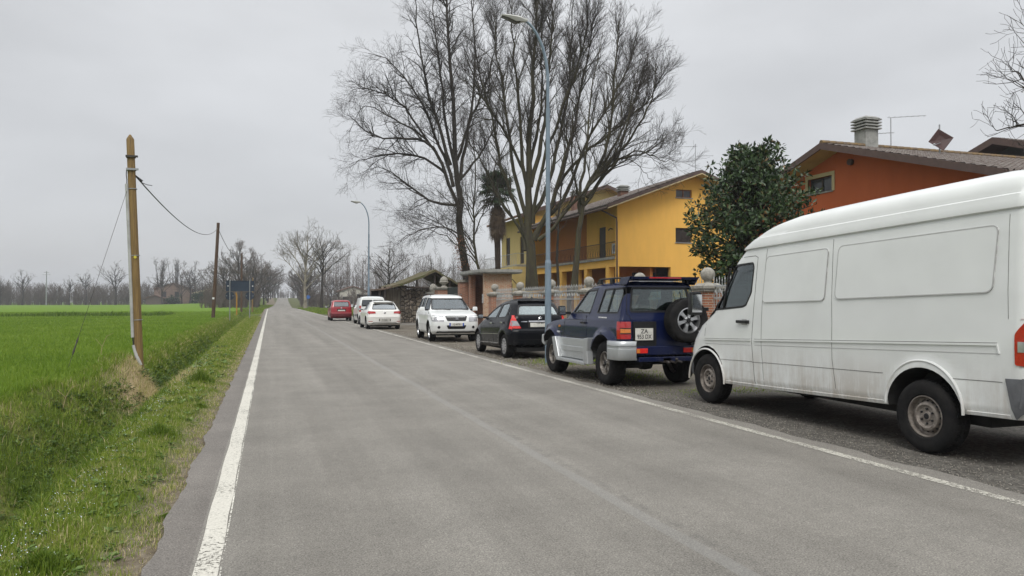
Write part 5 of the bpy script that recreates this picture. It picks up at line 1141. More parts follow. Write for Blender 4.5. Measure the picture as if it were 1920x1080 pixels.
# blue sign backs
sg = empty('direction_sign', (-2.40, 68, 0), 0, 'dark blue back of a wide direction sign on two grey posts', 'road sign')
M['sign_back'] = pm('sign_back_blue', (.020, .036, .062), (.016, .028, .05), 5, .6)
for i, x in enumerate((-.80, .80)):
    p = MB(); p.tube([(x, -.05, -.3), (x, -.05, 3.25)], .045, 10); p.build('sign_post', M['galv'], sg, smooth=True)
    d_ = MB(); d_.lathe([(.001, 0), (.36, 0), (.36, .025), (.001, .025)], 28, Matrix.Translation((x, .03, 1.92)) @ Matrix.Rotation(R(-90), 4, 'X')); dd = d_.build('round_sign', M['sign_back'], sg, sharp=40)
    b_ = MB(); b_.bx(x - .30, x - .22, -.015, .02, 1.89, 1.95); b_.build('bracket', M['galv'], dd)
    b_ = MB(); b_.bx(x + .22, x + .30, -.015, .02, 1.89, 1.95); b_.build('bracket', M['galv'], dd)
p = MB(); p.bx(-1.12, 1.16, .0, .03, 2.32, 3.22); p.bx(-1.12, 1.16, -.03, .0, 3.18, 3.22); p.bx(-1.12, 1.16, -.03, .0, 2.32, 2.36); p.bx(-1.12, 1.16, -.02, .0, 2.74, 2.78); pl_ = p.build('sign_panel', M['sign_back'], sg)
for x in (-1.0, .98):
    b_ = MB(); b_.bx(x, x + .1, -.04, -.02, 2.72, 2.80); b_.build('bracket', M['white_mark'], pl_)

# ------------------------------------------------------------------ brick fence line
M['brick'] = brick_mat('pillar_brick', (.38, .135, .065), (.27, .095, .05), (.36, .31, .25))
M['brick_old'] = brick_mat('pale_old_brick', (.46, .20, .10), (.36, .13, .06), (.50, .42, .32), patch=(.48, .36, .26), msize=.014)
M['brick_dark'] = brick_mat('dark_brick', (.22, .08, .045), (.15, .055, .035), (.20, .16, .12))
M['stone'] = pm('pale_stone', (.34, .325, .285), (.20, .19, .165), 9, .85, bump=.5, bscale=40)
M['concrete'] = pm('concrete', (.33, .33, .31), (.20, .20, .19), 3, .85, bump=.3, bscale=30)
M['iron'] = pm('grey_white_iron', (.42, .43, .43), (.30, .31, .31), 6, .55)
FX = 11.3
py_ = [37.68, 33.5, 29.4, 25.5, 21.5, 17.6, 13.6, 9.6]
plab = ['beside the brick entrance porch', 'second from the entrance porch', 'third from the porch, behind the street lamp post', 'behind the roof rail of the blue off-roader', 'behind the spoiler of the blue off-roader', 'between the off-roader and the white van', 'hidden behind the van front', 'hidden behind the van']
for i, y in enumerate(py_[:7]):
    r_ = empty('fence_pillar', (FX, y, 0), 0, 'brick fence pillar topped by a stone ball, ' + plab[i], 'fence pillar', 'brick pillars with stone balls')
    b = MB(); b.bx(-.27, .27, -.27, .27, -.05, 1.72); b.bx(-.31, .31, -.31, .31, -.05, .35); b.build('pillar_shaft', M['brick'], r_)
    c = MB(); c.bx(-.33, .33, -.33, .33, 1.72, 1.79); c.bx(-.37, .37, -.37, .37, 1.79, 1.87); c.box((0, 0, 1.905), (.56, .56, .07), taper=.7); c.lathe([(.13, 1.93), (.10, 1.96), (.12, 2.0)], 16); c.build('pillar_cap', M['stone'], r_, bevel=.008)
    s_ = MB(); s_.sphere((0, 0, 2.175), .195, 24, 16); s_.build('stone_ball', M['stone'], r_, smooth=True)
def scroll(m_, y, z, s, r=.009):
    pts = [(0, y + s * (.075 - t * .018) * math.cos(t * 1.9), z + (.13 - t * .03) * math.sin(t * 1.9 - 1.2)) for t in np.linspace(0, 3.2, 12)]
    m_.tube(pts, r, 4)
for i in range(6):
    y0, y1 = py_[i + 1] + .3, py_[i] - .3
    near = ['next to the entrance porch', 'between the second and third ball pillars', 'beside the street lamp post', 'behind the roof of the blue off-roader', 'behind the spoiler of the off-roader', 'behind the front of the white van'][i]
    r_ = empty('iron_fence_panel', (FX, (y0 + y1) / 2, 0), 0, 'pale spear-topped iron railing ' + near, 'fence', 'iron railings between the brick pillars')
    L_ = (y1 - y0) / 2
    w_ = MB(); w_.bx(-.14, .14, -L_ - .03, L_ + .03, -.05, .55); w_.build('low_wall', M['brick'], r_); w_ = MB(); w_.bx(-.18, .18, -L_ - .03, L_ + .03, .55, .62); w_.build('wall_coping', M['stone'], r_)
    f = MB()
    for z in (.74, 1.54, 1.86): f.bx(-.018, .018, -L_, L_, z - .02, z + .02)
    n = int(2 * L_ / .125)
    for k in range(n + 1):
        y = -L_ + 2 * L_ * k / n; hgt = 1.98 + (.04 if k % 2 else 0)
        f.tube([(0, y, .70), (0, y, hgt)], .009, 4); f.lathe([(.005, hgt - .02), (.020, hgt + .015), (.002, hgt + .11)], 4, Matrix.Translation((0, y, 0)))
        if k % 4 < 3 and k < n:
            s = 1 if k % 2 else -1; scroll(f, y + .06, 1.70, s)
    f.build('railing', M['iron'], r_)

# entrance porch
kx = FX
pr_ = empty('entrance_porch', (kx, 39.9, 0), 0, 'small brick entrance porch with a flat concrete roof beside the fence', 'entrance porch')
b = MB(); b.bx(.0, 1.62, -.12, .12, -.05, 3.0); b.build('side_wall', M['brick_old'], pr_)
b = MB(); b.bx(.9, 1.2, .12, 3.3, -.05, 3.0); b.bx(.0, .9, 3.05, 3.3, -.05, 3.0); b.build('recess_wall', M['brick_dark'], pr_)
b = MB(); b.bx(-.02, .28, 2.72, 3.05, -.05, 3.0); b.build('door_pier', M['brick'], pr_)
b = MB(); b.bx(-.30, 2.05, -.55, 4.0, 3.0, 3.06); b.bx(-.34, 2.09, -.59, 4.04, 3.06, 3.22); b.build('flat_roof', M['concrete'], pr_, bevel=.01)
b = MB(); b.bx(.55, .75, 1.0, 1.3, 2.90, 2.97); b.build('ceiling_lamp', M['white_mark'], pr_)
b = MB(); b.bx(-.05, .0, -.02, .12, 1.35, 1.85); b.bx(-.055, -.05, .01, .09, 1.62, 1.68); ic = b.build('intercom', M['iron'], pr_)
b = MB(); b.bx(-.062, -.05, .03, .08, 1.66, 1.73); b.bx(-.062, -.05, .02, .09, 1.48, 1.50); b.build('intercom_button', M['black'], ic)
b = MB(); b.tube([(1.62, -.16, 2.7), (1.95, -.16, 2.35), (1.95, -.16, 1.2)], .022, 6); b.tube([(1.62, -.16, 2.45), (1.62, -.16, 1.2)], .018, 6); b.build('gate_frame', M['dark_metal'], pr_)
# gate pillar with urn
gpil = empty('gate_pillar', (10.9, 48.0, 0), 0, 'orange brick gate pillar carrying a pale stone urn', 'gate pillar')
b = MB(); b.bx(-.5, .5, -.5, .5, 0, 2.2); b.build('pillar_shaft', M['brick'], gpil)
b = MB(); b.bx(-.56, .56, -.56, .56, 2.2, 2.28); b.bx(-.62, .62, -.62, .62, 2.28, 2.38); b.build('pillar_cap', M['stone'], gpil, bevel=.01)
b = MB(); b.lathe([(.24, 2.38), (.14, 2.46), (.12, 2.55), (.30, 2.66), (.33, 2.72), (.26, 2.76), (.27, 2.82), (.24, 2.92), (.14, 3.04), (.03, 3.1)], 16); b.build('stone_urn', M['stone'], gpil, sharp=40)
gp2 = empty('gate_pillar', (11.2, 43.9, 0), 0, 'narrow brick pillar at the far side of the entrance porch', 'gate pillar')
b = MB(); b.bx(-.3, .3, -.3, .3, 0, 2.6); b.build('pillar_shaft', M['brick'], gp2); b = MB(); b.bx(-.38, .38, -.38, .38, 2.6, 2.75); b.build('pillar_cap', M['stone'], gp2, bevel=.01)
lw_ = empty('boundary_wall', (10.6, 50.0, 0), 0, 'low brick wall with stone coping left of the urn pillar', 'wall')
b = MB(); b.bx(-.2, .2, -1.5, 1.5, 0, 1.95); b.build('wall_face', M['brick'], lw_); b = MB(); b.bx(-.28, .28, -1.5, 1.5, 1.95, 2.1); b.build('wall_coping', M['stone'], lw_)
b = MB()
for y in (-1.2, 1.0): b.sphere((0, y, 2.3), .2, 14, 10)
b = MB(); b.sphere((0, 0, 2.35), .25, 14, 10, sc=(1, 1, 1.2)); b.lathe([(.16, 2.08), (.12, 2.16)], 12); b.build('stone_finial', M['stone'], lw_, smooth=True)
nt_ = MB(); nt_.bx(11.0, 11.08, 44.3, 47.4, 0, 2.35); tag(nt_.build('gate_screen', pm('dark_green_net', (.010, .018, .014), (.016, .024, .02), 9, .9), None), 'dark green netted gate between the brick pillars', 'gate')

# ------------------------------------------------------------------ shed with mossy roof
M['moss'] = pm('mossy_tiles', (.075, .085, .028), (.15, .115, .075), 2.5, .95, bump=1, bscale=14, bdist=.05)
M['old_wood'] = pm('weathered_planks', (.25, .22, .17), (.12, .10, .075), 3, .9, stretch=(7, 7, .4), bump=.4)
M['dark_wood'] = pm('dark_timber', (.035, .027, .022), (.055, .043, .035), 5, .9)
m, nt, N, L = _mat('rubble_stone'); g = N.new('ShaderNodeNewGeometry')
v = N.new('ShaderNodeTexVoronoi'); v.inputs['Scale'].default_value = 3.6; L.new(g.outputs['Position'], v.inputs['Vector'])
v2 = N.new('ShaderNodeTexVoronoi'); v2.feature = 'DISTANCE_TO_EDGE'; v2.inputs['Scale'].default_value = 3.6; L.new(g.outputs['Position'], v2.inputs['Vector'])
sc_ = N.new('ShaderNodeSeparateColor'); L.new(v.outputs['Color'], sc_.inputs[0])
c = ramp_n(N, L, sc_.outputs[0], [(0, (.10, .085, .065)), (.5, (.22, .19, .15)), (1, (.36, .31, .25))]); c = mix_n(N, L, ramp_n(N, L, v2.outputs['Distance'], [(0, 1), (.09, 0)]), c, (.035, .03, .025))
bsdf(N, L, m, c, .9, normal=bump_n(N, L, ramp_n(N, L, v2.outputs['Distance'], [(0, 0), (.15, 1)]), 1, .08)); M['rubble'] = m
sh = empty('old_shed', (10.6, 51.5, 0), 0, 'old open shed with a sagging mossy roof and rough stone wall', 'shed')
b = MB(); b.bx(-1.6, 2.4, -.2, .2, 0, 2.3); b.bx(-2.0, -1.6, -.32, .32, 0, 2.55); b.build('stone_wall', M['rubble'], sh)
# roof: two slopes, uneven
def sag_roof(x0, z0, x1, z1, y0, y1, th, mat, name, par, amp=.05, nx_=10, ny_=14):
    V = []; F = []
    for j in range(ny_ + 1):
        for i_ in range(nx_ + 1):
            t = i_ / nx_; x = x0 + (x1 - x0) * t; y = y0 + (y1 - y0) * j / ny_; z = z0 + (z1 - z0) * t - .12 * math.sin(math.pi * t) * .6 + amp * float(vnoise(np.float64(x), np.float64(y), 2.6, 3)) + rnd.uniform(-.02, .02); V.append((x, y, z))
    n = len(V); V += [(a, b_, c_ - th) for a, b_, c_ in V]; k = nx_ + 1
    for j in range(ny_):
        for i_ in range(nx_): a = j * k + i_; F += [(a, a + 1, a + 1 + k, a + k), (a + n, a + k + n, a + 1 + k + n, a + 1 + n)]
    for j in range(ny_): F += [(j * k, j * k + k, j * k + k + n, j * k + n), (j * k + nx_, j * k + nx_ + n, j * k + k + nx_ + n, j * k + k + nx_)]
    for i_ in range(nx_): F += [(i_, i_ + n, i_ + 1 + n, i_ + 1), (ny_ * k + i_, ny_ * k + i_ + 1, ny_ * k + i_ + 1 + n, ny_ * k + i_ + n)]
    b = MB(); b.add(V, F); return b.build(name, mat, par)
rf_ = sag_roof(-2.7, 2.50, .25, 3.62, -1.2, 5.2, .16, M['moss'], 'mossy_roof', sh); sag_roof(.25, 3.62, 2.9, 2.25, -1.2, 5.2, .16, M['moss'], 'mossy_roof', sh)
sag_roof(-3.75, 2.28, -2.2, 2.66, -.9, 4.0, .10, pm('brown_old_tiles', (.10, .065, .045), (.16, .12, .09), 5, .9, bump=1, bscale=18), 'lean_to_roof', sh, .02)
b = MB()
b.tube([(-2.5, -.9, 2.42), (2.7, -.9, 2.30)], .09, 6); b.tube([(-2.6, -.9, 2.42), (.25, -.9, 3.42)], .08, 6); b.tube([(.25, -.9, 3.42), (2.8, -.9, 2.18)], .08, 6)
for x, z in ((-1.0, 2.95), (.25, 3.4), (1.3, 2.85)): b.tube([(x, -.9, 2.35), (x, -.9, z)], .07, 6)
b.build('roof_truss', M['dark_wood'], sh)
for x in (-3.5, -3.15, 2.3):
    b = MB(); b.tube([(x, -.7, 0), (x, -.7, 2.45)], .09, 7); b.build('timber_post', M['dark_wood'], sh)
b = MB()
for k in range(13): b.bx(-3.05 + k * .085, -3.05 + k * .085 + .078, -.15 + (.012 if k % 2 else 0), -.10 + (.012 if k % 2 else 0), .15, 2.32 + .025 * (k % 3))
b.build('plank_wall', M['old_wood'], sh)
b = MB(); b.bx(-3.5, 2.3, 3.6, 3.8, 0, 2.3); b.build('back_wall', M['dark_wood'], sh)
b = MB()
for k in range(22): b.tube([(-3.9 + k * .12, -1.6, 0), (-3.9 + k * .12, -1.6, 1.35)], .012, 4)
b.bx(-3.95, -1.35, -1.615, -1.585, 1.2, 1.23); b.bx(-3.95, -1.35, -1.615, -1.585, .2, .23)
o = b.build('railing', M['dark_metal'], None); o.location = (10.6, 51.5, 0); tag(o, 'thin dark metal railing in front of the plank wall', 'fence')

# ------------------------------------------------------------------ houses
def wallm(name, c, c2=None): return pm(name, c, c2 or tuple(x * .88 for x in c), 1.1, .9, bump=.2, bscale=60, stretch=(1.6, 1.6, .45), lo=.3, hi=.8)
M['yellow'] = wallm('yellow_plaster', (.90, .51, .11)); M['pale_yellow'] = wallm('pale_yellow_plaster', (.62, .48, .19)); M['deep_orange'] = wallm('deep_orange_plaster', (.46, .17, .045)); M['rust'] = wallm('rust_orange_plaster', (.46, .105, .028), (.40, .088, .022))
M['fascia'] = pm('brown_fascia', (.10, .062, .052), (.075, .047, .04), 5, .7); M['cream'] = pm('cream_trim', (.50, .42, .24), (.42, .35, .2), 4, .8); M['soffit'] = pm('ochre_soffit', (.50, .35, .15), (.42, .29, .12), 2, .85)
M['tiles'] = pm('lichen_roof_tiles', (.085, .062, .052), (.185, .165, .15), 5, .92, bump=.6, bscale=25); M['tiles_red'] = pm('red_roof_tiles', (.24, .12, .07), (.13, .08, .055), 5, .9, bump=.5, bscale=25)
M['shutter'] = pm('brown_shutter', (.050, .036, .030), (.035, .026, .022), 6, .6); M['wood_frame'] = pm('window_wood', (.22, .09, .035), (.16, .06, .025), 6, .6); M['pane'] = pm('window_pane', (.03, .035, .04), (.06, .065, .07), 1, .08)
M['dark_in'] = pm('dark_opening', (.012, .010, .010), (.02, .018, .016), 3, .7)

def wall_cut(name, poly, vec, mat, par, holes=()):
    """solid wall from a 3-D outline, with boxes (x0,x1,y0,y1,z0,z1) cut out of it"""
    b = MB(); b.prism(poly, vec); o = b.build(name, mat, par)
    if holes:
        c = MB()
        for h in holes: c.bx(*h)
        cut(o, c.build('c', mat), False)
    return o
def tile_roof(name, mat, par, A, B, C, D, pitch=.28, row=.40, amp=.05, th=.12):
    """A,B along the ridge; D,C along the eave below A and B"""
    A, B, C, D = map(Vector, (A, B, C, D)); Wd = (B - A).length; H_ = ((D - A).length + (C - B).length) / 2
    nu = max(2, int(Wd / pitch)) * 4; nr_ = max(2, int(H_ / row)); nrm = (B - A).cross(D - A).normalized()
    if nrm.z < 0: nrm = -nrm
    V = []; F = []; k = nu + 1; rows = []
    for j in range(nr_):
        rows += [(j / nr_, .035), ((j + .98) / nr_, .0)]
    rows = [(t, o_) for t, o_ in rows]
    for t, o_ in rows:
        for i_ in range(k):
            u = i_ / nu; p = (A.lerp(B, u)).lerp(D.lerp(C, u), t); ph = (i_ % 4) / 4 * 2 * math.pi
            wv = amp * max(-.35, math.cos(ph)); V.append(p + nrm * (wv + (.035 - o_) * 1.0 + rnd.uniform(-.006, .006)))
    for j in range(len(rows) - 1):
        for i_ in range(nu): a = j * k + i_; F.append((a, a + 1, a + 1 + k, a + k))
    b = MB(); b.add(V, F); n = len(b.v)
    b.add([A - nrm * th, B - nrm * th, C - nrm * th, D - nrm * th, A, B, C, D], [(0, 1, 2, 3), (0, 4, 5, 1), (1, 5, 6, 2), (2, 6, 7, 3), (3, 7, 4, 0)])
    return b.build(name, mat, par)
def window_unit(par, plane, a0, a1, z0, z1, depth, kind='shutter', sill=True, trim=None):
    """plane ('x', x) faces -x; ('y', y) faces -y. returns the window object"""
    ax, c = plane; f = MB(); fw = .07
    def bxp(m_, u0, u1, w0, w1, d0, d1):
        if ax == 'y': m_.bx(u0, u1, c + d0, c + d1, w0, w1)
        else: m_.bx(c + d0, c + d1, u0, u1, w0, w1)
    bxp(f, a0, a1, z0, z0 + fw, depth - .06, depth); bxp(f, a0, a1, z1 - fw, z1, depth - .06, depth); bxp(f, a0, a0 + fw, z0 + fw, z1 - fw, depth - .06, depth); bxp(f, a1 - fw, a1, z0 + fw, z1 - fw, depth - .06, depth)
    mid = (a0 + a1) / 2; bxp(f, mid - .04, mid + .04, z0 + fw, z1 - fw, depth - .07, depth)
    mats = {'shutter': 'shutter', 'glass': 'wood_frame', 'dark': 'shutter'}[kind]
    w_ = f.build('window', M[mats], par)
    p = MB()
    if kind == 'shutter':
        n = int((z1 - z0) / .09)
        for s0, s1 in ((a0 + fw, mid - .04), (mid + .04, a1 - fw)):
            for k in range(n): zz = z0 + fw + (z1 - z0 - 2 * fw) * k / n; bxp(p, s0, s1, zz, zz + .05, depth - .05, depth - .02)
        bxp(p, a0 + fw, a1 - fw, z0 + fw, z1 - fw, depth - .018, depth - .005); p.build('louvres', M['shutter'], w_)
    else: bxp(p, a0 + fw, a1 - fw, z0 + fw, z1 - fw, depth - .03, depth - .02); p.build('pane', M['pane'], w_)
    if sill: s_ = MB(); bxp(s_, a0 - .06, a1 + .06, z0 - .06, z0, -.05, depth); s_.build('sill', M['concrete'], w_)
    if trim: 
        t_ = MB(); k = .16
        bxp(t_, a0 - k, a1 + k, z1, z1 + k, -.03, .0 + .05); bxp(t_, a0 - k, a0, z0 - .02, z1, -.03, .05); bxp(t_, a1, a1 + k, z0 - .02, z1, -.03, .05); t_.build('window_surround', M[trim], w_)
    return w_
def chimney(par, x, y, z0, z1, w_, mat, cap=4):
    b = MB(); b.bx(x - w_ / 2, x + w_ / 2, y - w_ / 2, y + w_ / 2, z0, z1 - cap * .13); c_ = b.build('chimney', M[mat], par)
    b = MB()
    for k in range(cap): z = z1 - cap * .13 + k * .13; s_ = w_ * (.66 if k % 1 == 0 else .6); b.bx(x - s_, x + s_, y - s_, y + s_, z + .02, z + .075); b.bx(x - w_ * .45, x + w_ * .45, y - w_ * .45, y + w_ * .45, z - .03, z + .02)
    b.box((x, y, z1 + .02), (w_ * 1.2, w_ * 1.2, .09), taper=.7); b.build('chimney_cap', M['concrete'], c_)
def antenna(x, y, z0, h, label, arms, ang=0.):
    b = MB(); b.tube([(0, 0, 0), (0, 0, h)], .02, 6)
    for z, l0, l1 in arms:
        b.tube([(l0 * math.cos(ang), l0 * math.sin(ang), z), (l1 * math.cos(ang), l1 * math.sin(ang), z + .05)], .014, 5)
        for k in range(7): t = l0 + (l1 - l0) * k / 6; c = Vector((t * math.cos(ang), t * math.sin(ang), z + .03)); b.tube([c + Vector((-math.sin(ang), math.cos(ang), 0)) * .14, c - Vector((-math.sin(ang), math.cos(ang), 0)) * .14], .007, 3)
    o = b.build('tv_antenna', M['galv'], None); o.location = (x, y, z0); return tag(o, label, 'antenna', 'television antennas on the roofs')

# --- yellow house
yh = empty('yellow_house', (0, 0, 0), 0, 'bright yellow two-storey house with brown tiled roof and upper balcony', 'house')
X0, XM, X1, Y0, Y1 = 22.0, 27.85, 33.7, 45.0, 62.0; zr = 10.12; sl = .372
zt = lambda x: zr - abs(x - XM) * sl
gable = [(X0, Y0, 0), (X1, Y0, 0), (X1, Y0, zt(X1)), (XM, Y0, zr), (X0, Y0, zt(X0))]
wall_cut('gable_wall', gable, (0, .35, 0), M['yellow'], yh, [(26.42, 27.66, 44, 46, 8.56, 9.12), (26.38, 27.62, 44, 46, 5.48, 6.48), (22.12, 26.0, 44, 46, .3, 3.78)])
window_unit(yh, ('y', 45.0), 26.42, 27.66, 8.56, 9.12, .18, 'glass'); window_unit(yh, ('y', 45.0), 26.38, 27.62, 5.48, 6.48, .16, 'shutter')
wall_cut('side_wall', [(23.3, 45.35, 4.45), (23.3, 53.0, 4.45), (23.3, 53.0, 8.35), (23.3, 45.35, 8.35)], (.3, 0, 0), M['yellow'], yh, [(23, 24, 46.4, 47.6, 4.55, 7.15), (23, 24, 49.6, 50.75, 4.5, 6.9)])
wall_cut('side_wall', [(23.3, 53.0, 4.45), (23.3, 62.0, 4.45), (23.3, 62.0, 8.35), (23.3, 53.0, 8.35)], (.3, 0, 0), M['deep_orange'], yh)
window_unit(yh, ('x', 23.3), 46.4, 47.6, 5.2, 7.15, .1, 'shutter', False); b = MB(); b.bx(23.36, 23.42, 49.6, 50.75, 4.5, 6.9); b.build('balcony_door', M['shutter'], yh); b = MB(); b.bx(23.36, 23.42, 46.4, 47.6, 4.5, 5.2); b.build('window_panel', M['shutter'], yh)
b = MB(); b.bx(21.85, 23.3, 45.35, 62, 4.28, 4.45); b.build('balcony_floor', M['concrete'], yh)
wall_cut('porch_beam', [(22.0, 45.35, 3.78), (22.0, 62, 3.78), (22.0, 62, 4.28), (22.0, 45.35, 4.28)], (.4, 0, 0), M['yellow'], yh)
for y in (46.6, 50.3, 52.2, 55.2, 58.3, 61.6):
    b = MB(); b.bx(22.0, 22.42, y - .25, y + .25, 0, 3.78); b.build('porch_column', M['yellow'], yh)
b = MB(); b.bx(24.6, 24.8, 45.35, 62, 0, 4.28); b.build('porch_wall', M['deep_orange'], yh); b = MB(); b.bx(22.4, 26.0, 47.0, 47.2, 0, 4.28); b.build('porch_wall', M['deep_orange'], yh)
for y0, y1, z1 in ((51.0, 53.0, 2.6), (56.0, 57.8, 2.6), (59.2, 60.8, 2.6)): b = MB(); b.bx(24.53, 24.6, y0, y1, 0, z1); b.build('ground_door', M['shutter'], yh)
b = MB(); b.bx(24.1, 25.9, 46.92, 47.0, 1.5, 3.45); b.build('ground_window', M['dark_in'], yh)
b = MB(); b.bx(22.0, 33.7, 61.7, 62.0, 0, 9); b.bx(33.4, 33.7, 45.35, 61.7, 0, 7.9); b.build('rear_wall', M['yellow'], yh)
def railing(par, pts, z0, h=1.0, mat='dark_metal', name='balcony_railing', sp=.14):
    b = MB()
    for p, q in zip(pts, pts[1:]):
        p = Vector(p); q = Vector(q); n = max(2, int((q - p).length / sp))
        for z in (.06, h): b.tube([p + Vector((0, 0, z0 + z)), q + Vector((0, 0, z0 + z))], .022, 5)
        for k in range(n + 1):
            c = p.lerp(q, k / n); d_ = .05 if k % 2 else .0; nn = (q - p).normalized().cross(Vector((0, 0, 1)))
            b.tube([c + Vector((0, 0, z0 + .06)), c + nn * d_ + Vector((0, 0, z0 + .3)), c + Vector((0, 0, z0 + .6)), c + Vector((0, 0, z0 + h))], .011, 4)
    return b.build(name, M[mat], par)
railing(yh, [(22.0, 45.3, 0), (21.9, 53, 0), (21.9, 62, 0)], 4.45)
ac = MB(); ac.bx(22.55, 22.95, 46.05, 47.0, 4.75, 5.45); ac_ = ac.build('air_conditioner', M['white_mark'], None, bevel=.02); tag(ac_, 'white air conditioner box standing on the yellow house balcony', 'air conditioner')
f_ = MB(); f_.lathe([(.24, 0), (.24, .02), (.001, .02)], 20, Matrix.Translation((22.55, 46.6, 5.1)) @ Matrix.Rotation(R(-90), 4, 'Y')); f_.build('fan_grille', M['galv'], ac_)
tile_roof('roof', M['tiles'], yh, (XM, 44.1, zr + .22), (XM, 62.4, zr + .22), (20.9, 62.4, zt(20.9) + .22), (20.9, 44.1, zt(20.9) + .22)); tile_roof('roof', M['tiles'], yh, (XM, 44.1, zr + .22), (XM, 62.4, zr + .22), (34.6, 62.4, zt(34.6) + .22), (34.6, 44.1, zt(34.6) + .22))
for xa, xb in ((XM, 20.85), (XM, 34.65)):
    b = MB(); b.prism([(xa, 44.02, zt(xa) + .25), (xb, 44.02, zt(xb) + .25), (xb, 44.02, zt(xb) + .0), (xa, 44.02, zt(xa) + .0)], (0, .08, 0)); b.build('verge_board', M['fascia'], yh)
    b = MB(); b.prism([(xa, 44.0, zt(xa) + .03), (xb, 44.0, zt(xb) + .03), (xb, 44.0, zt(xb) - .04), (xa, 44.0, zt(xa) - .04)], (0, .95, 0)); b.build('soffit', M['cream'], yh)
b = MB(); b.tube([(20.85, 44.1, zt(20.85) + .03), (20.85, 62.4, zt(20.85) + .03)], .09, 8); b.build('gutter', M['fascia'], yh, smooth=True)
b = MB(); b.tube([(20.95, 45.2, 7.5), (21.9, 44.93, 7.0), (21.93, 44.93, 6.7), (21.93, 44.93, .2)], .055, 8); b.build('downpipe', M['fascia'], yh, smooth=True)
chimney(yh, 25.4, 51, 8.8, 10.15, .62, 'brick_dark', 3); chimney(yh, 24.5, 58, 8.6, 10.7, .6, 'brick_dark', 3)
for y in (48.4,): b = MB(); b.tube([(23.28, y, 6.6), (23.1, y, 6.65), (22.95, y, 6.5)], .04, 6); b.build('wall_lamp', M['dark_metal'], yh)
antenna(27.9, 44.9, 10.2, 2.1, 'thin television antenna on the ridge of the yellow house', [(1.9, -1.1, .1), (1.25, 0, 1.2)], R(-18))
# --- pale yellow house
ph = empty('pale_yellow_house', (0, 0, 0), 0, 'pale yellow house with railed balcony behind the big bare trees', 'house')
XP, ZP = 28.9, 11.7; zq = lambda x: ZP - abs(x - XP) * .36
wall_cut('gable_wall', [(22.0, 62.02, 0), (35.8, 62.02, 0), (35.8, 62.02, zq(35.8)), (XP, 62.02, ZP), (22.0, 62.02, zq(22))], (0, .3, 0), M['pale_yellow'], ph)
wall_cut('side_wall', [(22.0, 62.32, 0), (22.0, 71, 0), (22.0, 71, zq(22)), (22.0, 62.32, zq(22))], (.3, 0, 0), M['pale_yellow'], ph, [(21, 23, 68.3, 69.6, 4.9, 7.6), (21, 23, 64.2, 65.3, 4.9, 7.4)])
wall_cut('front_wall', [(20.2, 61.9, 0), (22.0, 61.9, 0), (22.0, 61.9, 4.5), (20.2, 61.9, 4.5)], (0, .2, 0), M['pale_yellow'], ph); b = MB(); b.bx(20.2, 20.4, 62.1, 73, 0, 4.5); b.build('front_wall', M['pale_yellow'], ph)
window_unit(ph, ('x', 22.0), 68.3, 69.6, 4.9, 7.6, .16, 'shutter', False); window_unit(ph, ('x', 22.0), 64.2, 65.3, 4.9, 7.4, .16, 'shutter', False)
b = MB(); b.bx(20.5, 22, 61.9, 72.5, 4.5, 4.62); b.build('balcony_floor', M['concrete'], ph); b = MB(); b.bx(20.8, 22, 71, 72.3, 0, 4.5); b.build('terrace_base', M['dark_in'], ph)
railing(ph, [(22.0, 61.95, 0), (20.55, 62.0, 0), (20.55, 72.4, 0), (21.9, 72.4, 0)], 4.62, 1.05, 'iron', sp=.3)
tile_roof('roof', M['tiles_red'], ph, (XP, 61.2, ZP + .22), (XP, 72, ZP + .22), (20.7, 72, zq(20.7) + .22), (20.7, 61.2, zq(20.7) + .22)); tile_roof('roof', M['tiles_red'], ph, (XP, 61.2, ZP + .22), (XP, 72, ZP + .22), (36.6, 72, zq(36.6) + .22), (36.6, 61.2, zq(36.6) + .22))
for xa, xb in ((XP, 20.65), (XP, 36.65)):
    b = MB(); b.prism([(xa, 61.1, zq(xa) + .26), (xb, 61.1, zq(xb) + .26), (xb, 61.1, zq(xb) - .02), (xa, 61.1, zq(xa) - .02)], (0, .1, 0)); b.build('verge_board', M['fascia'], ph)
    b = MB(); b.prism([(xa, 61.15, zq(xa) + .03), (xb, 61.15, zq(xb) + .03), (xb, 61.15, zq(xb) - .05), (xa, 61.15, zq(xa) - .05)], (0, .87, 0)); b.build('soffit', M['soffit'], ph)
tile_roof('porch_roof', M['tiles'], ph, (20.2, 63, 4.3), (20.2, 72, 4.3), (18.6, 72, 3.7), (18.6, 63, 3.7))
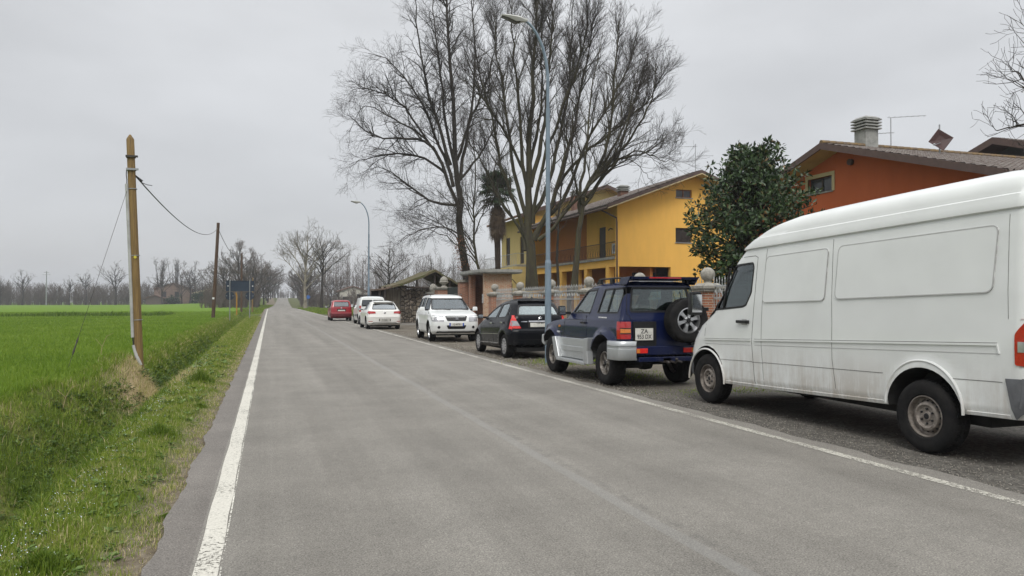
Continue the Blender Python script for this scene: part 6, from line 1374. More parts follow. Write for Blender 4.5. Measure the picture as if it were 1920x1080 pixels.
# --- rust orange house
oh = empty('orange_house', (0, 0, 0), 0, 'rust orange house with wide ochre eaves and lichen-covered tiled roof', 'house')
YM, ZO, so_ = 25.7, 7.85, .302; zo = lambda y: ZO - abs(y - YM) * so_; XW = 22.95
ya, yb = 17.9, 33.5
wall_cut('gable_wall', [(XW, ya + .5, 0), (XW, yb - .5, 0), (XW, yb - .5, zo(yb - .5)), (XW, YM, ZO), (XW, ya + .5, zo(ya + .5))], (.3, 0, 0), M['rust'], oh, [(22, 24, 26.15, 27.65, 6.22, 6.88)])
window_unit(oh, ('x', XW), 26.15, 27.65, 6.22, 6.88, .2, 'dark', True, 'cream')
b = MB(); b.bx(23.25, 36, ya + .5, ya + .8, 0, zo(ya + .5)); b.bx(23.25, 36, yb - .8, yb - .5, 0, zo(yb - .5)); b.build('side_wall', M['rust'], oh)
for ye in (ya - .5, yb + .5):
    z_ = zo(ye) + .2; tile_roof('roof', M['tiles'], oh, (22.0, YM, ZO + .2), (36.5, YM, ZO + .2), (36.5, ye, z_), (22.0, ye, z_), .26, .38)
    b = MB(); b.prism([(21.93, YM, ZO + .25), (21.93, ye, z_ + .05), (21.93, ye, z_ - .22), (21.93, YM, ZO - .02)], (.07, 0, 0)); b.build('verge_board', M['fascia'], oh)
    b = MB(); b.prism([(22.0, YM, ZO + .05), (22.0, ye, z_ - .14), (22.0, ye, z_ - .20), (22.0, YM, ZO - .01)], (.95, 0, 0)); b.build('soffit', M['soffit'], oh)
    b = MB(); b.tube([(22.0, ye, z_ - .05), (36, ye, z_ - .05)], .08, 8); b.build('gutter', M['fascia'], oh, smooth=True)
b = MB()
for k in range(40): b.tube([(22 + k * .36, YM, ZO + .26), (22 + k * .36 + .38, YM, ZO + .29)], [.12, .10], 7)
b.build('ridge_tiles', pm('lichen_ridge', (.20, .13, .05), (.12, .09, .07), 4, .95), oh, smooth=True)
chimney(oh, 24.55, 25.9, 7.6, 9.35, .66, 'concrete', 4)
b = MB(); b.tube([(XW - .02, 25.0, 7.22), (XW - .16, 25.0, 7.22)], .13, 12); b.build('wall_vent', M['fascia'], oh)
b = MB(); b.tube([(XW - .02, 20.2, 5.05), (XW - .3, 20.2, 5.15), (XW - .35, 20.35, 4.95)], .035, 6); b.build('wall_bracket', M['rust'], oh)
antenna(25.7, 25.7, 8.0, 1.45, 'television antenna with two arms on the orange house roof', [(1.45, -.1, 1.4), (.75, -.8, .1)], R(-25))
ds = empty('satellite_dish', (27.0, 24.4, 7.25), R(150), 'dark red satellite dish on a short pole on the orange house roof', 'satellite dish')
b = MB(); b.tube([(0, 0, 0), (0, 0, 1.7)], .03, 6); b.build('dish_pole', M['galv'], ds)
b = MB(); n = 4; b.lathe([(.001, .0), (.25, .02), (.48, .08), (.50, .11), (.47, .115), (.24, .05), (.001, .03)], 4, Matrix.Translation((0, .05, 1.0)) @ Matrix.Rotation(R(-80), 4, 'X') @ Matrix.Rotation(R(8), 4, 'Z')); b.build('dish_panel', pm('dish_maroon', (.055, .018, .016), (.04, .014, .013), 6, .6), ds)
b = MB(); b.tube([(0, .1, .9), (.35, .5, .75)], .015, 5); b.sphere((.37, .52, .76), .05, 8, 6); b.build('receiver_arm', M['galv'], ds)
# --- dark house at the right edge
dh = empty('dark_house', (0, 0, 0), 0, 'dark gabled house roof rising behind the orange house at the picture edge', 'house')
YD, ZD = 28.6, 9.6; zd = lambda y: ZD - abs(y - YD) * .34
wall_cut('gable_wall', [(35.6 + .9, 12, 0), (36.5, 40, 0), (36.5, 40, zd(40)), (36.5, YD, ZD), (36.5, 12, zd(12))], (.3, 0, 0), pm('dark_wall', (.05, .052, .048), (.04, .042, .04), 3, .9), dh)
for ye in (13.5, 40.5):
    tile_roof('roof', M['tiles'], dh, (35.2, YD, ZD + .2), (46, YD, ZD + .2), (46, ye, zd(ye) + .2), (35.2, ye, zd(ye) + .2)); b = MB(); b.prism([(35.12, YD, ZD + .25), (35.12, ye, zd(ye) + .25), (35.12, ye, zd(ye) - .1), (35.12, YD, ZD - .1)], (.08, 0, 0)); b.build('verge_board', M['fascia'], dh)
    b = MB(); b.prism([(35.2, YD, ZD + .03), (35.2, ye, zd(ye) + .03), (35.2, ye, zd(ye) - .05), (35.2, YD, ZD - .05)], (1.3, 0, 0)); b.build('soffit', M['fascia'], dh)
LIMBS_A = [
  ([(14.66, 56.23, 1.66), (14.29, 56.29, 4.97), (14.03, 56.31, 8.28), (13.86, 56.32, 10.56), (13.61, 56.34, 13.67), (13.43, 56.33, 17.40), (13.17, 56.35, 21.13), (13.00, 56.34, 24.44), (12.90, 56.32, 26.92)], 0.33, 0.05),
  ([(14.03, 56.31, 8.28), (13.28, 56.21, 10.23), (12.01, 56.17, 12.91), (10.95, 56.06, 13.77), (9.53, 56.06, 13.67), (7.81, 56.12, 13.73), (6.53, 56.01, 14.33), (5.42, 55.82, 15.20)], 0.17, 0.02),
  ([(12.95, 56.60, 11.39), (11.52, 56.82, 12.39), (9.90, 57.04, 12.74), (8.10, 57.30, 12.60), (6.70, 57.41, 12.21), (5.70, 57.38, 11.54)], 0.11, 0.015),
  ([(14.03, 56.30, 8.91), (12.46, 57.26, 9.09), (11.38, 58.19, 9.88), (9.87, 59.31, 11.24), (8.54, 60.43, 12.22), (7.61, 61.48, 12.21)], 0.12, 0.015),
  ([(13.55, 56.43, 10.36), (12.88, 56.84, 12.89), (12.14, 57.37, 14.62), (11.52, 57.88, 16.80), (10.17, 58.66, 19.00), (8.80, 59.46, 20.82), (7.43, 60.31, 21.38)], 0.15, 0.02),
  ([(13.34, 56.46, 12.01), (12.46, 56.31, 14.83), (11.57, 56.07, 17.17), (10.87, 55.69, 19.86), (10.36, 55.21, 22.88), (10.17, 54.63, 24.64)], 0.15, 0.02),
  ([(13.78, 56.34, 11.18), (13.07, 57.17, 15.90), (12.84, 58.08, 19.94), (12.62, 59.08, 23.69), (12.68, 60.06, 27.58)], 0.14, 0.02),
  ([(13.86, 56.32, 10.56), (14.47, 56.38, 13.31), (15.06, 56.51, 16.74), (15.35, 56.79, 20.65), (15.24, 57.22, 24.62), (15.55, 57.56, 27.37)], 0.16, 0.02),
  ([(13.81, 56.30, 12.43), (14.56, 55.41, 15.19), (15.32, 54.34, 17.44), (15.84, 53.26, 20.01), (15.77, 52.32, 22.46)], 0.13, 0.02),
  ([(13.94, 56.29, 10.77), (15.79, 56.77, 13.05), (17.18, 57.74, 15.48), (18.02, 59.03, 18.50)], 0.11, 0.02),
  ([(14.12, 56.31, 6.63), (12.69, 56.36, 7.21), (11.03, 56.39, 6.96), (9.78, 56.24, 6.30), (9.11, 55.85, 5.65)], 0.07, 0.01),
  ([(12.35, 56.77, 12.84), (10.23, 56.61, 15.76), (8.52, 56.11, 16.92), (6.85, 55.50, 17.21), (5.60, 54.68, 16.68)], 0.1, 0.015),
  ([(11.56, 57.00, 14.00), (10.14, 58.44, 15.34), (8.71, 60.17, 16.49), (7.23, 62.07, 17.49), (6.34, 63.93, 15.62)], 0.09, 0.012),
  ([(14.20, 56.31, 5.39), (13.74, 57.23, 6.70), (12.55, 58.63, 7.85), (11.33, 60.16, 8.62), (10.07, 61.79, 8.98)], 0.06, 0.01),
]
LIMBS_B = [
  ([(15.40, 43.36, 2.11), (15.33, 43.34, 4.24), (15.13, 43.37, 5.89), (15.19, 43.33, 7.53), (15.05, 43.34, 9.17), (15.17, 43.26, 11.14), (15.31, 43.18, 13.44), (15.39, 43.11, 15.74), (15.53, 43.02, 18.04), (15.52, 42.98, 20.34)], 0.34, 0.05),
  ([(15.07, 43.40, 5.39), (14.49, 43.32, 6.84), (13.86, 43.18, 8.43), (13.14, 43.03, 10.31), (12.72, 42.75, 12.16), (11.99, 42.55, 14.29), (11.49, 42.26, 16.38)], 0.15, 0.02),
  ([(14.98, 43.45, 4.57), (14.71, 43.97, 5.93), (14.02, 44.76, 7.66), (13.22, 45.64, 9.44), (12.58, 46.52, 11.28), (11.92, 47.45, 12.47)], 0.12, 0.02),
  ([(15.07, 43.38, 6.54), (14.45, 43.92, 9.23), (14.26, 44.42, 11.65), (14.08, 44.98, 14.47), (13.81, 45.60, 17.36), (13.74, 46.19, 20.33)], 0.15, 0.02),
  ([(15.12, 43.34, 8.18), (14.55, 42.87, 11.02), (14.05, 42.21, 13.74), (13.54, 41.46, 16.33), (13.20, 40.61, 18.65)], 0.14, 0.02),
  ([(15.27, 43.28, 8.51), (15.99, 43.30, 11.20), (16.42, 43.51, 13.95), (16.71, 43.80, 16.75), (17.01, 44.11, 19.95), (17.17, 44.52, 21.50)], 0.16, 0.02),
  ([(15.45, 43.28, 5.23), (16.12, 42.73, 6.67), (16.59, 42.15, 8.57), (17.04, 41.52, 10.59), (17.46, 40.87, 13.04), (17.71, 40.25, 15.43), (17.79, 39.66, 17.76)], 0.19, 0.025),
  ([(16.13, 43.04, 6.54), (17.38, 42.79, 7.88), (18.24, 42.71, 10.23), (19.27, 42.60, 12.28), (20.49, 42.44, 14.35), (21.56, 42.35, 16.45), (22.17, 42.43, 18.58)], 0.14, 0.02),
  ([(16.68, 42.83, 8.18), (17.29, 42.15, 9.42), (18.45, 41.16, 10.77), (19.84, 40.02, 11.91), (21.02, 38.91, 13.15), (21.40, 38.03, 14.19)], 0.12, 0.02),
  ([(15.44, 43.26, 6.87), (16.70, 43.33, 9.26), (17.41, 43.75, 12.06), (18.15, 44.22, 14.96), (18.59, 44.84, 17.96), (19.06, 45.49, 21.42)], 0.15, 0.02),
  ([(15.44, 43.27, 6.21), (15.60, 42.55, 9.07), (16.18, 41.52, 11.82), (16.90, 40.36, 14.44), (17.13, 39.31, 16.63), (16.88, 38.36, 18.40)], 0.13, 0.02),
  ([(15.12, 43.32, 9.17), (15.83, 43.83, 11.97), (16.56, 44.56, 15.26), (16.82, 45.56, 18.71), (17.38, 46.55, 21.98)], 0.12, 0.02),
  ([(15.05, 43.34, 9.17), (13.62, 42.96, 11.63), (12.27, 42.34, 12.99), (11.22, 41.51, 14.24), (10.34, 40.54, 15.70)], 0.1, 0.015),
]
LIMBS_C = [
  ([(15.90, 37.94, 1.89), (16.01, 37.88, 3.35), (16.14, 37.80, 5.11), (16.27, 37.73, 6.57), (16.68, 37.58, 7.89), (17.23, 37.38, 8.92), (17.64, 37.22, 10.38), (17.91, 37.09, 12.43), (18.03, 37.01, 14.48), (18.16, 36.93, 16.82)], 0.2, 0.03),
  ([(16.21, 37.76, 6.28), (16.24, 38.03, 7.79), (16.80, 38.21, 9.63), (17.10, 38.51, 11.82), (17.55, 38.78, 14.36), (18.17, 39.02, 16.96)], 0.11, 0.015),
  ([(16.76, 37.55, 8.04), (17.66, 36.93, 9.15), (18.31, 36.31, 9.95), (18.93, 35.64, 11.14), (19.25, 35.05, 12.30), (19.14, 34.56, 13.84)], 0.11, 0.015),
  ([(16.41, 37.69, 6.72), (17.43, 37.48, 8.21), (18.49, 37.31, 9.27), (19.57, 37.17, 9.61), (20.66, 37.04, 10.25), (21.55, 36.99, 11.05)], 0.1, 0.012),
  ([(18.20, 37.06, 9.21), (18.90, 36.52, 9.59), (19.56, 35.93, 9.37), (20.04, 35.35, 9.01), (20.27, 34.81, 8.93)], 0.05, 0.008),
  ([(16.54, 37.63, 7.16), (17.69, 37.69, 8.70), (18.64, 37.95, 9.70), (19.49, 38.30, 11.95), (20.37, 38.68, 13.97), (21.14, 39.13, 16.06)], 0.1, 0.015),
  ([(14.05, 38.49, 4.82), (14.84, 38.10, 5.54), (15.74, 37.62, 6.98), (16.64, 37.13, 7.82), (17.38, 36.68, 8.80), (18.25, 36.17, 10.78), (18.55, 35.81, 13.31)], 0.12, 0.02),
  ([(16.32, 37.71, 6.72), (15.58, 37.22, 8.22), (15.10, 36.43, 10.05), (14.98, 35.42, 12.04)], 0.08, 0.012),
  ([(17.37, 37.33, 8.92), (18.77, 37.54, 11.12), (19.73, 38.10, 13.15), (20.46, 38.83, 15.59)], 0.08, 0.012),
  ([(17.65, 37.25, 8.62), (18.88, 37.12, 9.26), (19.89, 37.17, 8.58), (20.51, 37.38, 8.05)], 0.035, 0.006),
]
LIMBS_D = [
  ([(15.46, 39.13, 2.20), (15.39, 39.11, 4.30), (15.47, 39.05, 6.40), (15.66, 38.95, 8.20), (16.02, 38.80, 10.00), (16.21, 38.71, 11.80)], 0.09, 0.02),
  ([(15.45, 39.08, 5.20), (15.05, 39.47, 6.43), (14.73, 39.92, 7.38), (14.72, 40.31, 8.36)], 0.035, 0.008),
  ([(15.47, 39.05, 6.10), (16.06, 38.38, 7.24), (16.26, 37.71, 8.04)], 0.035, 0.008),
]
LIMBS_E = [
  ([(14.02, 50.10, 3.12), (13.69, 50.18, 4.61), (13.50, 50.20, 6.46), (13.56, 50.14, 8.69), (13.62, 50.08, 11.29), (13.47, 50.09, 13.15)], 0.11, 0.02),
  ([(13.76, 50.16, 4.24), (12.80, 50.15, 5.70), (12.35, 49.87, 7.50), (11.38, 49.74, 8.54), (10.08, 49.68, 9.38)], 0.06, 0.01),
  ([(13.54, 50.20, 6.09), (14.17, 50.25, 7.61), (14.61, 50.43, 9.53), (14.35, 50.89, 11.48)], 0.05, 0.01),
  ([(13.57, 50.17, 6.83), (12.99, 50.90, 8.39), (12.97, 51.60, 10.38), (13.33, 52.25, 12.44)], 0.05, 0.01),
  ([(13.87, 50.13, 3.86), (12.92, 50.62, 4.99), (11.55, 51.30, 6.13), (10.18, 52.03, 6.53), (8.98, 52.74, 5.80)], 0.05, 0.01),
]
LIMBS_R = [
  ([(21.40, 14.09, 0.95), (20.98, 14.17, 4.09), (20.56, 14.25, 6.66), (20.41, 14.26, 8.66), (20.40, 14.23, 10.66)], 0.2, 0.04),
  ([(20.84, 14.20, 4.81), (19.83, 14.31, 5.77), (18.91, 14.34, 6.06), (18.13, 14.31, 5.93), (17.47, 14.22, 5.93)], 0.06, 0.006),
  ([(20.70, 14.23, 5.52), (20.14, 14.67, 6.88), (19.78, 15.13, 7.71), (19.72, 15.55, 8.05)], 0.06, 0.006),
  ([(20.62, 14.24, 6.38), (19.09, 14.03, 7.46), (17.81, 13.54, 8.12)], 0.05, 0.006),
  ([(19.74, 14.53, 6.02), (19.48, 14.85, 5.71), (19.40, 15.17, 5.89)], 0.02, 0.004),
]
# ------------------------------------------------------------------ bare trees
M['bark'] = pm('bark', (.042, .034, .025), (.020, .016, .012), 3, .95, stretch=(3, 3, .7), bump=.8, bscale=9, bdist=.03)
M['bark_moss'] = pm('mossy_bark', (.038, .031, .022), (.060, .055, .026), 2.2, .95, stretch=(2.5, 2.5, .8), bump=.8, bscale=8, bdist=.03)
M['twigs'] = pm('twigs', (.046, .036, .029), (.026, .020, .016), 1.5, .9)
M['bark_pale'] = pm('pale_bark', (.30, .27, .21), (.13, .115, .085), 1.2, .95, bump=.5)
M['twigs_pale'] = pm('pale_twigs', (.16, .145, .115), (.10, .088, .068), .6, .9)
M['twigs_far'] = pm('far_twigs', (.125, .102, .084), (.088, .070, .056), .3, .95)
def spline(P, n):
    P = np.array(P, float); m_ = len(P); t = np.linspace(0, m_ - 1, n); out = []
    for x in t:
        i_ = min(int(x), m_ - 2); f = x - i_; p0 = P[max(i_ - 1, 0)]; p1 = P[i_]; p2 = P[i_ + 1]; p3 = P[min(i_ + 2, m_ - 1)]
        out.append(.5 * ((2 * p1) + (-p0 + p2) * f + (2 * p0 - 5 * p1 + 4 * p2 - p3) * f * f + (-p0 + 3 * p1 - 3 * p2 + p3) * f ** 3))
    return np.array(out)
class Tree:
    """limbs given in metres, side branches and twigs grown from them"""
    def __init__(s, seed, levels, up=.12, wig=.18):
        s.r = np.random.default_rng(seed); s.lv = levels; s.up = up; s.wig = wig; s.big = []; s.small = []
    def grow(s, p, d, L_, r, lv):
        n = {0: 7, 1: 6, 2: 4}.get(lv, 3); P = [p]; st = L_ / (n - 1); d = d / (np.linalg.norm(d) + 1e-9)
        for k in range(n - 1):
            d = d + s.r.normal(0, s.wig, 3); d[2] += s.up; d /= np.linalg.norm(d); P.append(P[-1] + d * st)
        P = np.array(P); rr = np.linspace(r, max(r * .3, s.lv[min(lv, len(s.lv) - 1)].get('rmin', .006)), n)
        (s.big if r > .03 else s.small).append((P, rr)); s.kids(P, rr, L_, lv + 1)
    def kids(s, P, rr, L_, lv, t0=.12):
        if lv >= len(s.lv): return
        q = s.lv[lv]; n = s.r.poisson(L_ * q['dens']); n = max(n, q.get('min', 1))
        for k in range(n):
            t = t0 + (1 - t0) * s.r.uniform() ** q.get('bias', .8); x = t * (len(P) - 1); i_ = min(int(x), len(P) - 2); f = x - i_
            p = P[i_] * (1 - f) + P[i_ + 1] * f; d = P[i_ + 1] - P[i_]; d /= np.linalg.norm(d) + 1e-9; rad = rr[i_] * (1 - f) + rr[i_ + 1] * f
            a = R(s.r.uniform(*q['ang'])); v = s.r.normal(0, 1, 3); v -= d * v.dot(d); v /= np.linalg.norm(v) + 1e-9
            nd = d * math.cos(a) + v * math.sin(a); nd[2] += q.get('lift', .1); L2 = q['len'] * (1.15 - .65 * t) * s.r.uniform(.6, 1.25)
            s.grow(p, nd, L2, min(rad * .62, q['r']), lv)
    def limbs(s, LM, n=14):
        for P, r0, r1 in LM:
            Q = spline(P, n); Q[1:-1] += s.r.normal(0, .05, Q[1:-1].shape); L_ = float(np.sum(np.linalg.norm(np.diff(Q, axis=0), axis=1)))
            t = np.linspace(0, 1, n); rr = r1 + (r0 - r1) * (1 - t) ** 1.1
            if r0 > .18: rr[0] *= 1.35; rr[1] *= 1.08
            s.big.append((Q, rr)); s.kids(Q, rr, L_, 0, .42 if r0 > .18 else .18)
    def data(s):
        Vb, Fb = tubes(s.big, 8); Vs, Fs = tubes(s.small, 3); return np_mesh('trunk', Vb, Fb), np_mesh('crown', Vs, Fs)
def place_tree(name, base, bark, tw, data, label, cat='tree', group='bare trees', shift=None, rz=0, sc=1):
    r_ = empty(name, base, rz, label, cat, group); r_.scale = (sc, sc, sc)
    for me, nm, mt in zip(data, ('trunk', 'crown'), (bark, tw)):
        if not me.materials:
            me.materials.append(mt)
            if nm == 'trunk': me.polygons.foreach_set('use_smooth', [True] * len(me.polygons))
        o = bpy.data.objects.new(nm, me); COL.objects.link(o); o.parent = r_
    return r_
def offset(LM):
    b = np.array(LM[0][0][0]); b[2] = 0; return tuple(b), [([tuple(np.array(p) - b) for p in P], r0, r1) for P, r0, r1 in LM]
LVB = [dict(dens=3.0, len=3.0, ang=(16, 40), r=.038, lift=.15, bias=.62), dict(dens=3.7, len=1.4, ang=(16, 42), r=.013, lift=.18, bias=.65, rmin=.0055), dict(dens=5.6, len=.7, ang=(18, 48), r=.0085, lift=.12, rmin=.0042, min=3)]
def big(LM, seed, lab, bark='bark', lv=LVB, up=.055, wig=.13):
    b, q = offset(LM); t = Tree(seed, lv, up, wig); t.limbs(q); d_ = t.data(); return place_tree('bare_tree', b, M[bark], M['twigs'], d_, lab)
LVA = [dict(dens=2.5, len=3.0, ang=(22, 52), r=.04, lift=.06), dict(dens=2.7, len=1.6, ang=(25, 60), r=.016, lift=.02, rmin=.006), dict(dens=4.6, len=.75, ang=(25, 60), r=.0095, lift=0, rmin=.0045, min=2)]
big(LIMBS_A, 3, 'tall dark bare tree with long branches reaching left over the road side', lv=LVA, up=.01, wig=.20)
big(LIMBS_B, 4, 'thick-trunked bare tree with a dense fan of branches behind the tall street lamp', 'bark_moss')
LVC = [dict(dens=3.0, len=2.1, ang=(18, 44), r=.034, lift=.1, bias=.55), dict(dens=3.9, len=1.15, ang=(16, 42), r=.012, lift=.15, rmin=.006), dict(dens=5.0, len=.55, ang=(18, 48), r=.0085, lift=.08, rmin=.0045, min=3)]
big(LIMBS_C, 5, 'slender leaning bare tree in front of the yellow house balcony', 'bark_moss', LVC, .05, .14)
LVD = [dict(dens=3.5, len=1.5, ang=(25, 60), r=.02, lift=.1), dict(dens=4, len=.7, ang=(25, 60), r=.010, lift=.05, rmin=.005)]
big(LIMBS_D, 6, 'thin young bare tree just right of the tall street lamp, before the house', lv=LVD)
big(LIMBS_E, 7, 'small forked bare tree between the largest left tree and the palm', 'bark_moss', LVA, .0, .2)
big(LIMBS_R, 8, 'bare tree reaching thin branches in at the upper right picture edge', lv=LVD, wig=.22)
# dead brown leaves clinging low on the big left tree
def leaf_cloud(name, centres, n, size, mat, parent, label=None, cat=None, asp=.42, spread=(1, 1, 1), droop=0., seed=1, tm=.5, kind=None, rosette=False):
    g_ = np.random.default_rng(seed); C_ = np.array([c[:3] for c in centres]); S_ = np.array([c[3] for c in centres])
    k = g_.integers(0, len(C_), n); v = g_.normal(0, 1, (n, 3)); v /= np.linalg.norm(v, axis=1, keepdims=True)
    P = C_[k] + v * (S_[k] * g_.uniform(0, 1, n) ** .5)[:, None] * np.array(spread)
    D = v + g_.normal(0, .5, (n, 3)); D[:, 2] += .15 - droop; D /= np.linalg.norm(D, axis=1, keepdims=True)
    W = np.cross(D, g_.normal(0, 1, (n, 3))); W /= np.linalg.norm(W, axis=1, keepdims=True); Nn = np.cross(D, W)
    s_ = (size * g_.uniform(.6, 1.25, n))[:, None]; V = np.zeros((n, 6, 3))
    V[:, 0] = P; V[:, 1] = P + D * s_ * .5 + W * s_ * asp * .5 + Nn * s_ * .07; V[:, 2] = P + D * s_ * .52; V[:, 3] = P + D * s_ * .5 - W * s_ * asp * .5 + Nn * s_ * .07; V[:, 4] = P + D * s_ - Nn * s_ * .10; V[:, 5] = P
    b = np.arange(n)[:, None] * 6
    me = np_mesh(name, V.reshape(-1, 3), [b + np.array([[0, 1, 2]]), b + np.array([[0, 2, 3]]), b + np.array([[1, 4, 2]]), b + np.array([[2, 4, 3]])], np.repeat(np.clip(g_.normal(tm, .22, n), 0, 1), 6))
    o = link(name, me, mat, parent)
    if label: tag(o, label, cat)
    if kind: o['kind'] = kind
    return o
tA = [o for o in bpy.data.objects if o.name == 'bare_tree'][0]
M['dead_leaf'] = tint_mat('dead_leaves', [(0, (.10, .045, .02)), (1, (.24, .12, .06))], .8)
g_ = np.random.default_rng(2); bA = np.array(tA.location)
leaf_cloud('dead_leaves', [(g_.uniform(-.95, .35), g_.uniform(-.6, .6), g_.uniform(3.2, 6.8), .35) for _ in range(26)], 700, .13, M['dead_leaf'], tA, asp=.6, droop=.6)

# ------------------------------------------------------------------ magnolia
mb_ = (14.78, 20.4, 0); mg = empty('magnolia_tree', mb_, 0, 'dense dark evergreen magnolia with glossy leaves between the two houses', 'tree')
M['magnolia'] = tint_mat('magnolia_leaves', [(0, (.010, .022, .008)), (.40, (.022, .046, .014)), (.76, (.065, .105, .034)), (.84, (.12, .085, .035)), (1, (.18, .11, .05))], .42, .35)
g_ = np.random.default_rng(9); cen = []; br = []
for k in range(640):
    z = g_.uniform(1.3, 6.35); t = (z - 1.3) / 5.05; rad = float(np.interp(z, [1.3, 2.4, 3.5, 4.5, 5.2, 5.8, 6.3, 6.6], [1.2, 1.55, 1.68, 1.68, 1.4, .95, .55, .3])) * g_.uniform(.12, 1.0) ** .45
    a = g_.uniform(0, 2 * math.pi); rad *= 1 + .13 * math.sin(3 * a + z * 1.7) ; cen.append((rad * math.cos(a), rad * math.sin(a), z, .20))
for k in range(26):
    z = g_.uniform(2.4, 5.0); a = g_.uniform(0, 2 * math.pi); rad = g_.uniform(1.7, 2.0); cen.append((rad * math.cos(a), rad * math.sin(a), z, .13))
for k in range(9): cen.append((g_.normal(.3, .2), g_.normal(-.2, .15), g_.uniform(6.1, 6.75), .12))
for k in range(70):
    a = g_.uniform(0, 6.28); z = g_.uniform(2.0, 5.9); q = float(np.interp(z, [2, 4.5, 5.9], [1.72, 1.88, 1.2])) * g_.uniform(.97, 1.12); cen.append((q * math.cos(a), q * math.sin(a), z, .11))
leaf_cloud('crown', cen, 15000, .18, M['magnolia'], mg, asp=.42, seed=4, tm=.45)
tb_ = [(np.array([[0, 0, 0], [.05, 0, 1.2], [0, .05, 2.6], [.05, 0, 4.2], [0, 0, 6]]), np.array([.16, .14, .11, .07, .02]))]
for c in cen[::3]:
    z0 = max(.9, c[2] - .9); tb_.append((np.array([[0, 0, z0], [c[0] * .35, c[1] * .35, z0 + .3], [c[0] * .75, c[1] * .75, c[2] - .15], [c[0], c[1], c[2]], [c[0] * 1.01, c[1] * 1.01, c[2] + .05]]), np.array([.04, .03, .018, .008, .006])))
V, F = tubes(tb_, 5); link('trunk', np_mesh('trunk', V, F), M['bark'], mg, smooth=True)

# ------------------------------------------------------------------ palm
pb_ = (16.27, 53.6, 0); pm_ = empty('palm_tree', pb_, 0, 'shaggy fan palm with a skirt of dead brown fronds behind the entrance porch', 'palm tree')
V, F = tubes([(np.array([[0, 0, 0], [.05, 0, 3], [0, 0, 6], [.0, 0, 9.6]]), np.array([.24, .20, .24, .26]))], 12); link('trunk', np_mesh('trunk', V, F), pm('palm_trunk', (.05, .035, .028), (.08, .06, .045), 5, .95, bump=1, bscale=12, bdist=.05), pm_, smooth=True)
def fronds(n, z0, z1, el0, el1, Ls, mat, name, seed, droop, fan=16, fw=.06):
    g_ = np.random.default_rng(seed); b = MB()
    for k in range(n):
        a = g_.uniform(0, 2 * math.pi); e = R(g_.uniform(el0, el1)); L_ = Ls * g_.uniform(.8, 1.15); o = Vector((0, 0, g_.uniform(z0, z1))); d = Vector((math.cos(a) * math.cos(e), math.sin(a) * math.cos(e), math.sin(e)))
        h = o + d * L_ * .5 + Vector((0, 0, -droop * .1)); b.tube([o + d * .15, o + d * L_ * .3, h], [.022, .016, .012], 4)
        s_ = Vector((-math.sin(a), math.cos(a), 0)); u = s_.cross(d)
        for i_ in range(fan):
            t = (i_ / (fan - 1) - .5) * R(220); dd = d * math.cos(t) + s_ * math.sin(t); l2 = L_ * .52 * (1 - .18 * abs(t)) * g_.uniform(.85, 1.1)
            m1 = h + dd * l2 * .6 + u * .03; e1 = h + dd * l2 + Vector((0, 0, -droop * l2 * .55 - .06)); w_ = dd.cross(u).normalized() * fw * .5
            n0 = len(b.v); b.add([h, m1 + w_, m1 - w_, e1], [(0, 1, 2), (1, 3, 2)])
    me = bpy.data.meshes.new(name); me.from_pydata(b.v, [], b.f); return link(name, me, mat, pm_)
M['frond'] = pm('palm_frond', (.020, .045, .014), (.045, .080, .026), 1.5, .5); M['frond_dead'] = pm('dead_frond', (.17, .125, .085), (.085, .06, .042), 2.5, .95)
fronds(75, 9.3, 10.3, -30, 80, 1.7, M['frond'], 'crown', 3, .45, 15, .12); fronds(150, 7.4, 9.2, -86, -52, 1.35, M['frond_dead'], 'dead_fronds', 4, .8, 12, .07)

# ------------------------------------------------------------------ roadside and far trees
def variant(seed, h, spread, kind, rm=.03, dens=1.0, trunk=.3):
    g_ = np.random.default_rng(seed); LM = [([(0, 0, 0), (g_.normal(0, .02 * h), g_.normal(0, .02 * h), h * .35), (g_.normal(0, .03 * h), g_.normal(0, .03 * h), h * .68), (g_.normal(0, .03 * h), 0, h * .97)], h * .020, rm)]
    nl = 11 if kind != 'column' else 9
    for k in range(nl):
        a = k * 2.4 + g_.uniform(-.4, .4); z0 = h * (trunk + (.75 - trunk) * (k / nl) * .9); 
        sp = spread * (1 - .45 * k / nl) * g_.uniform(.75, 1.1)
        if kind == 'column': z0 = h * g_.uniform(.0, .12); sp = spread * g_.uniform(.15, 1); LM.append(([(0, 0, z0), (sp * .45 * math.cos(a), sp * .45 * math.sin(a), h * .35), (sp * .9 * math.cos(a), sp * .9 * math.sin(a), h * g_.uniform(.8, 1.0))], h * .012, rm)); continue
        zt_ = z0 + (h - z0) * g_.uniform(.35, .75) * (1 if kind == 'round' else .9)
        LM.append(([(0, 0, z0), (sp * .4 * math.cos(a), sp * .4 * math.sin(a), z0 + (zt_ - z0) * .45), (sp * math.cos(a), sp * math.sin(a), zt_)], h * .009, rm))
    lv = [dict(dens=.75 * dens, len=h * .22, ang=(20, 50), r=rm * 2, lift=.12, rmin=rm), dict(dens=.95 * dens, len=h * .10, ang=(20, 55), r=rm * 1.1, lift=.08, rmin=rm * .8, min=2)]
    if rm < .03: lv.append(dict(dens=1.8 * dens, len=h * .045, ang=(20, 60), r=rm * .9, lift=.05, rmin=rm * .6, min=2))
    t = Tree(seed, lv, .06, .16); t.limbs(LM, 9); return t.data()
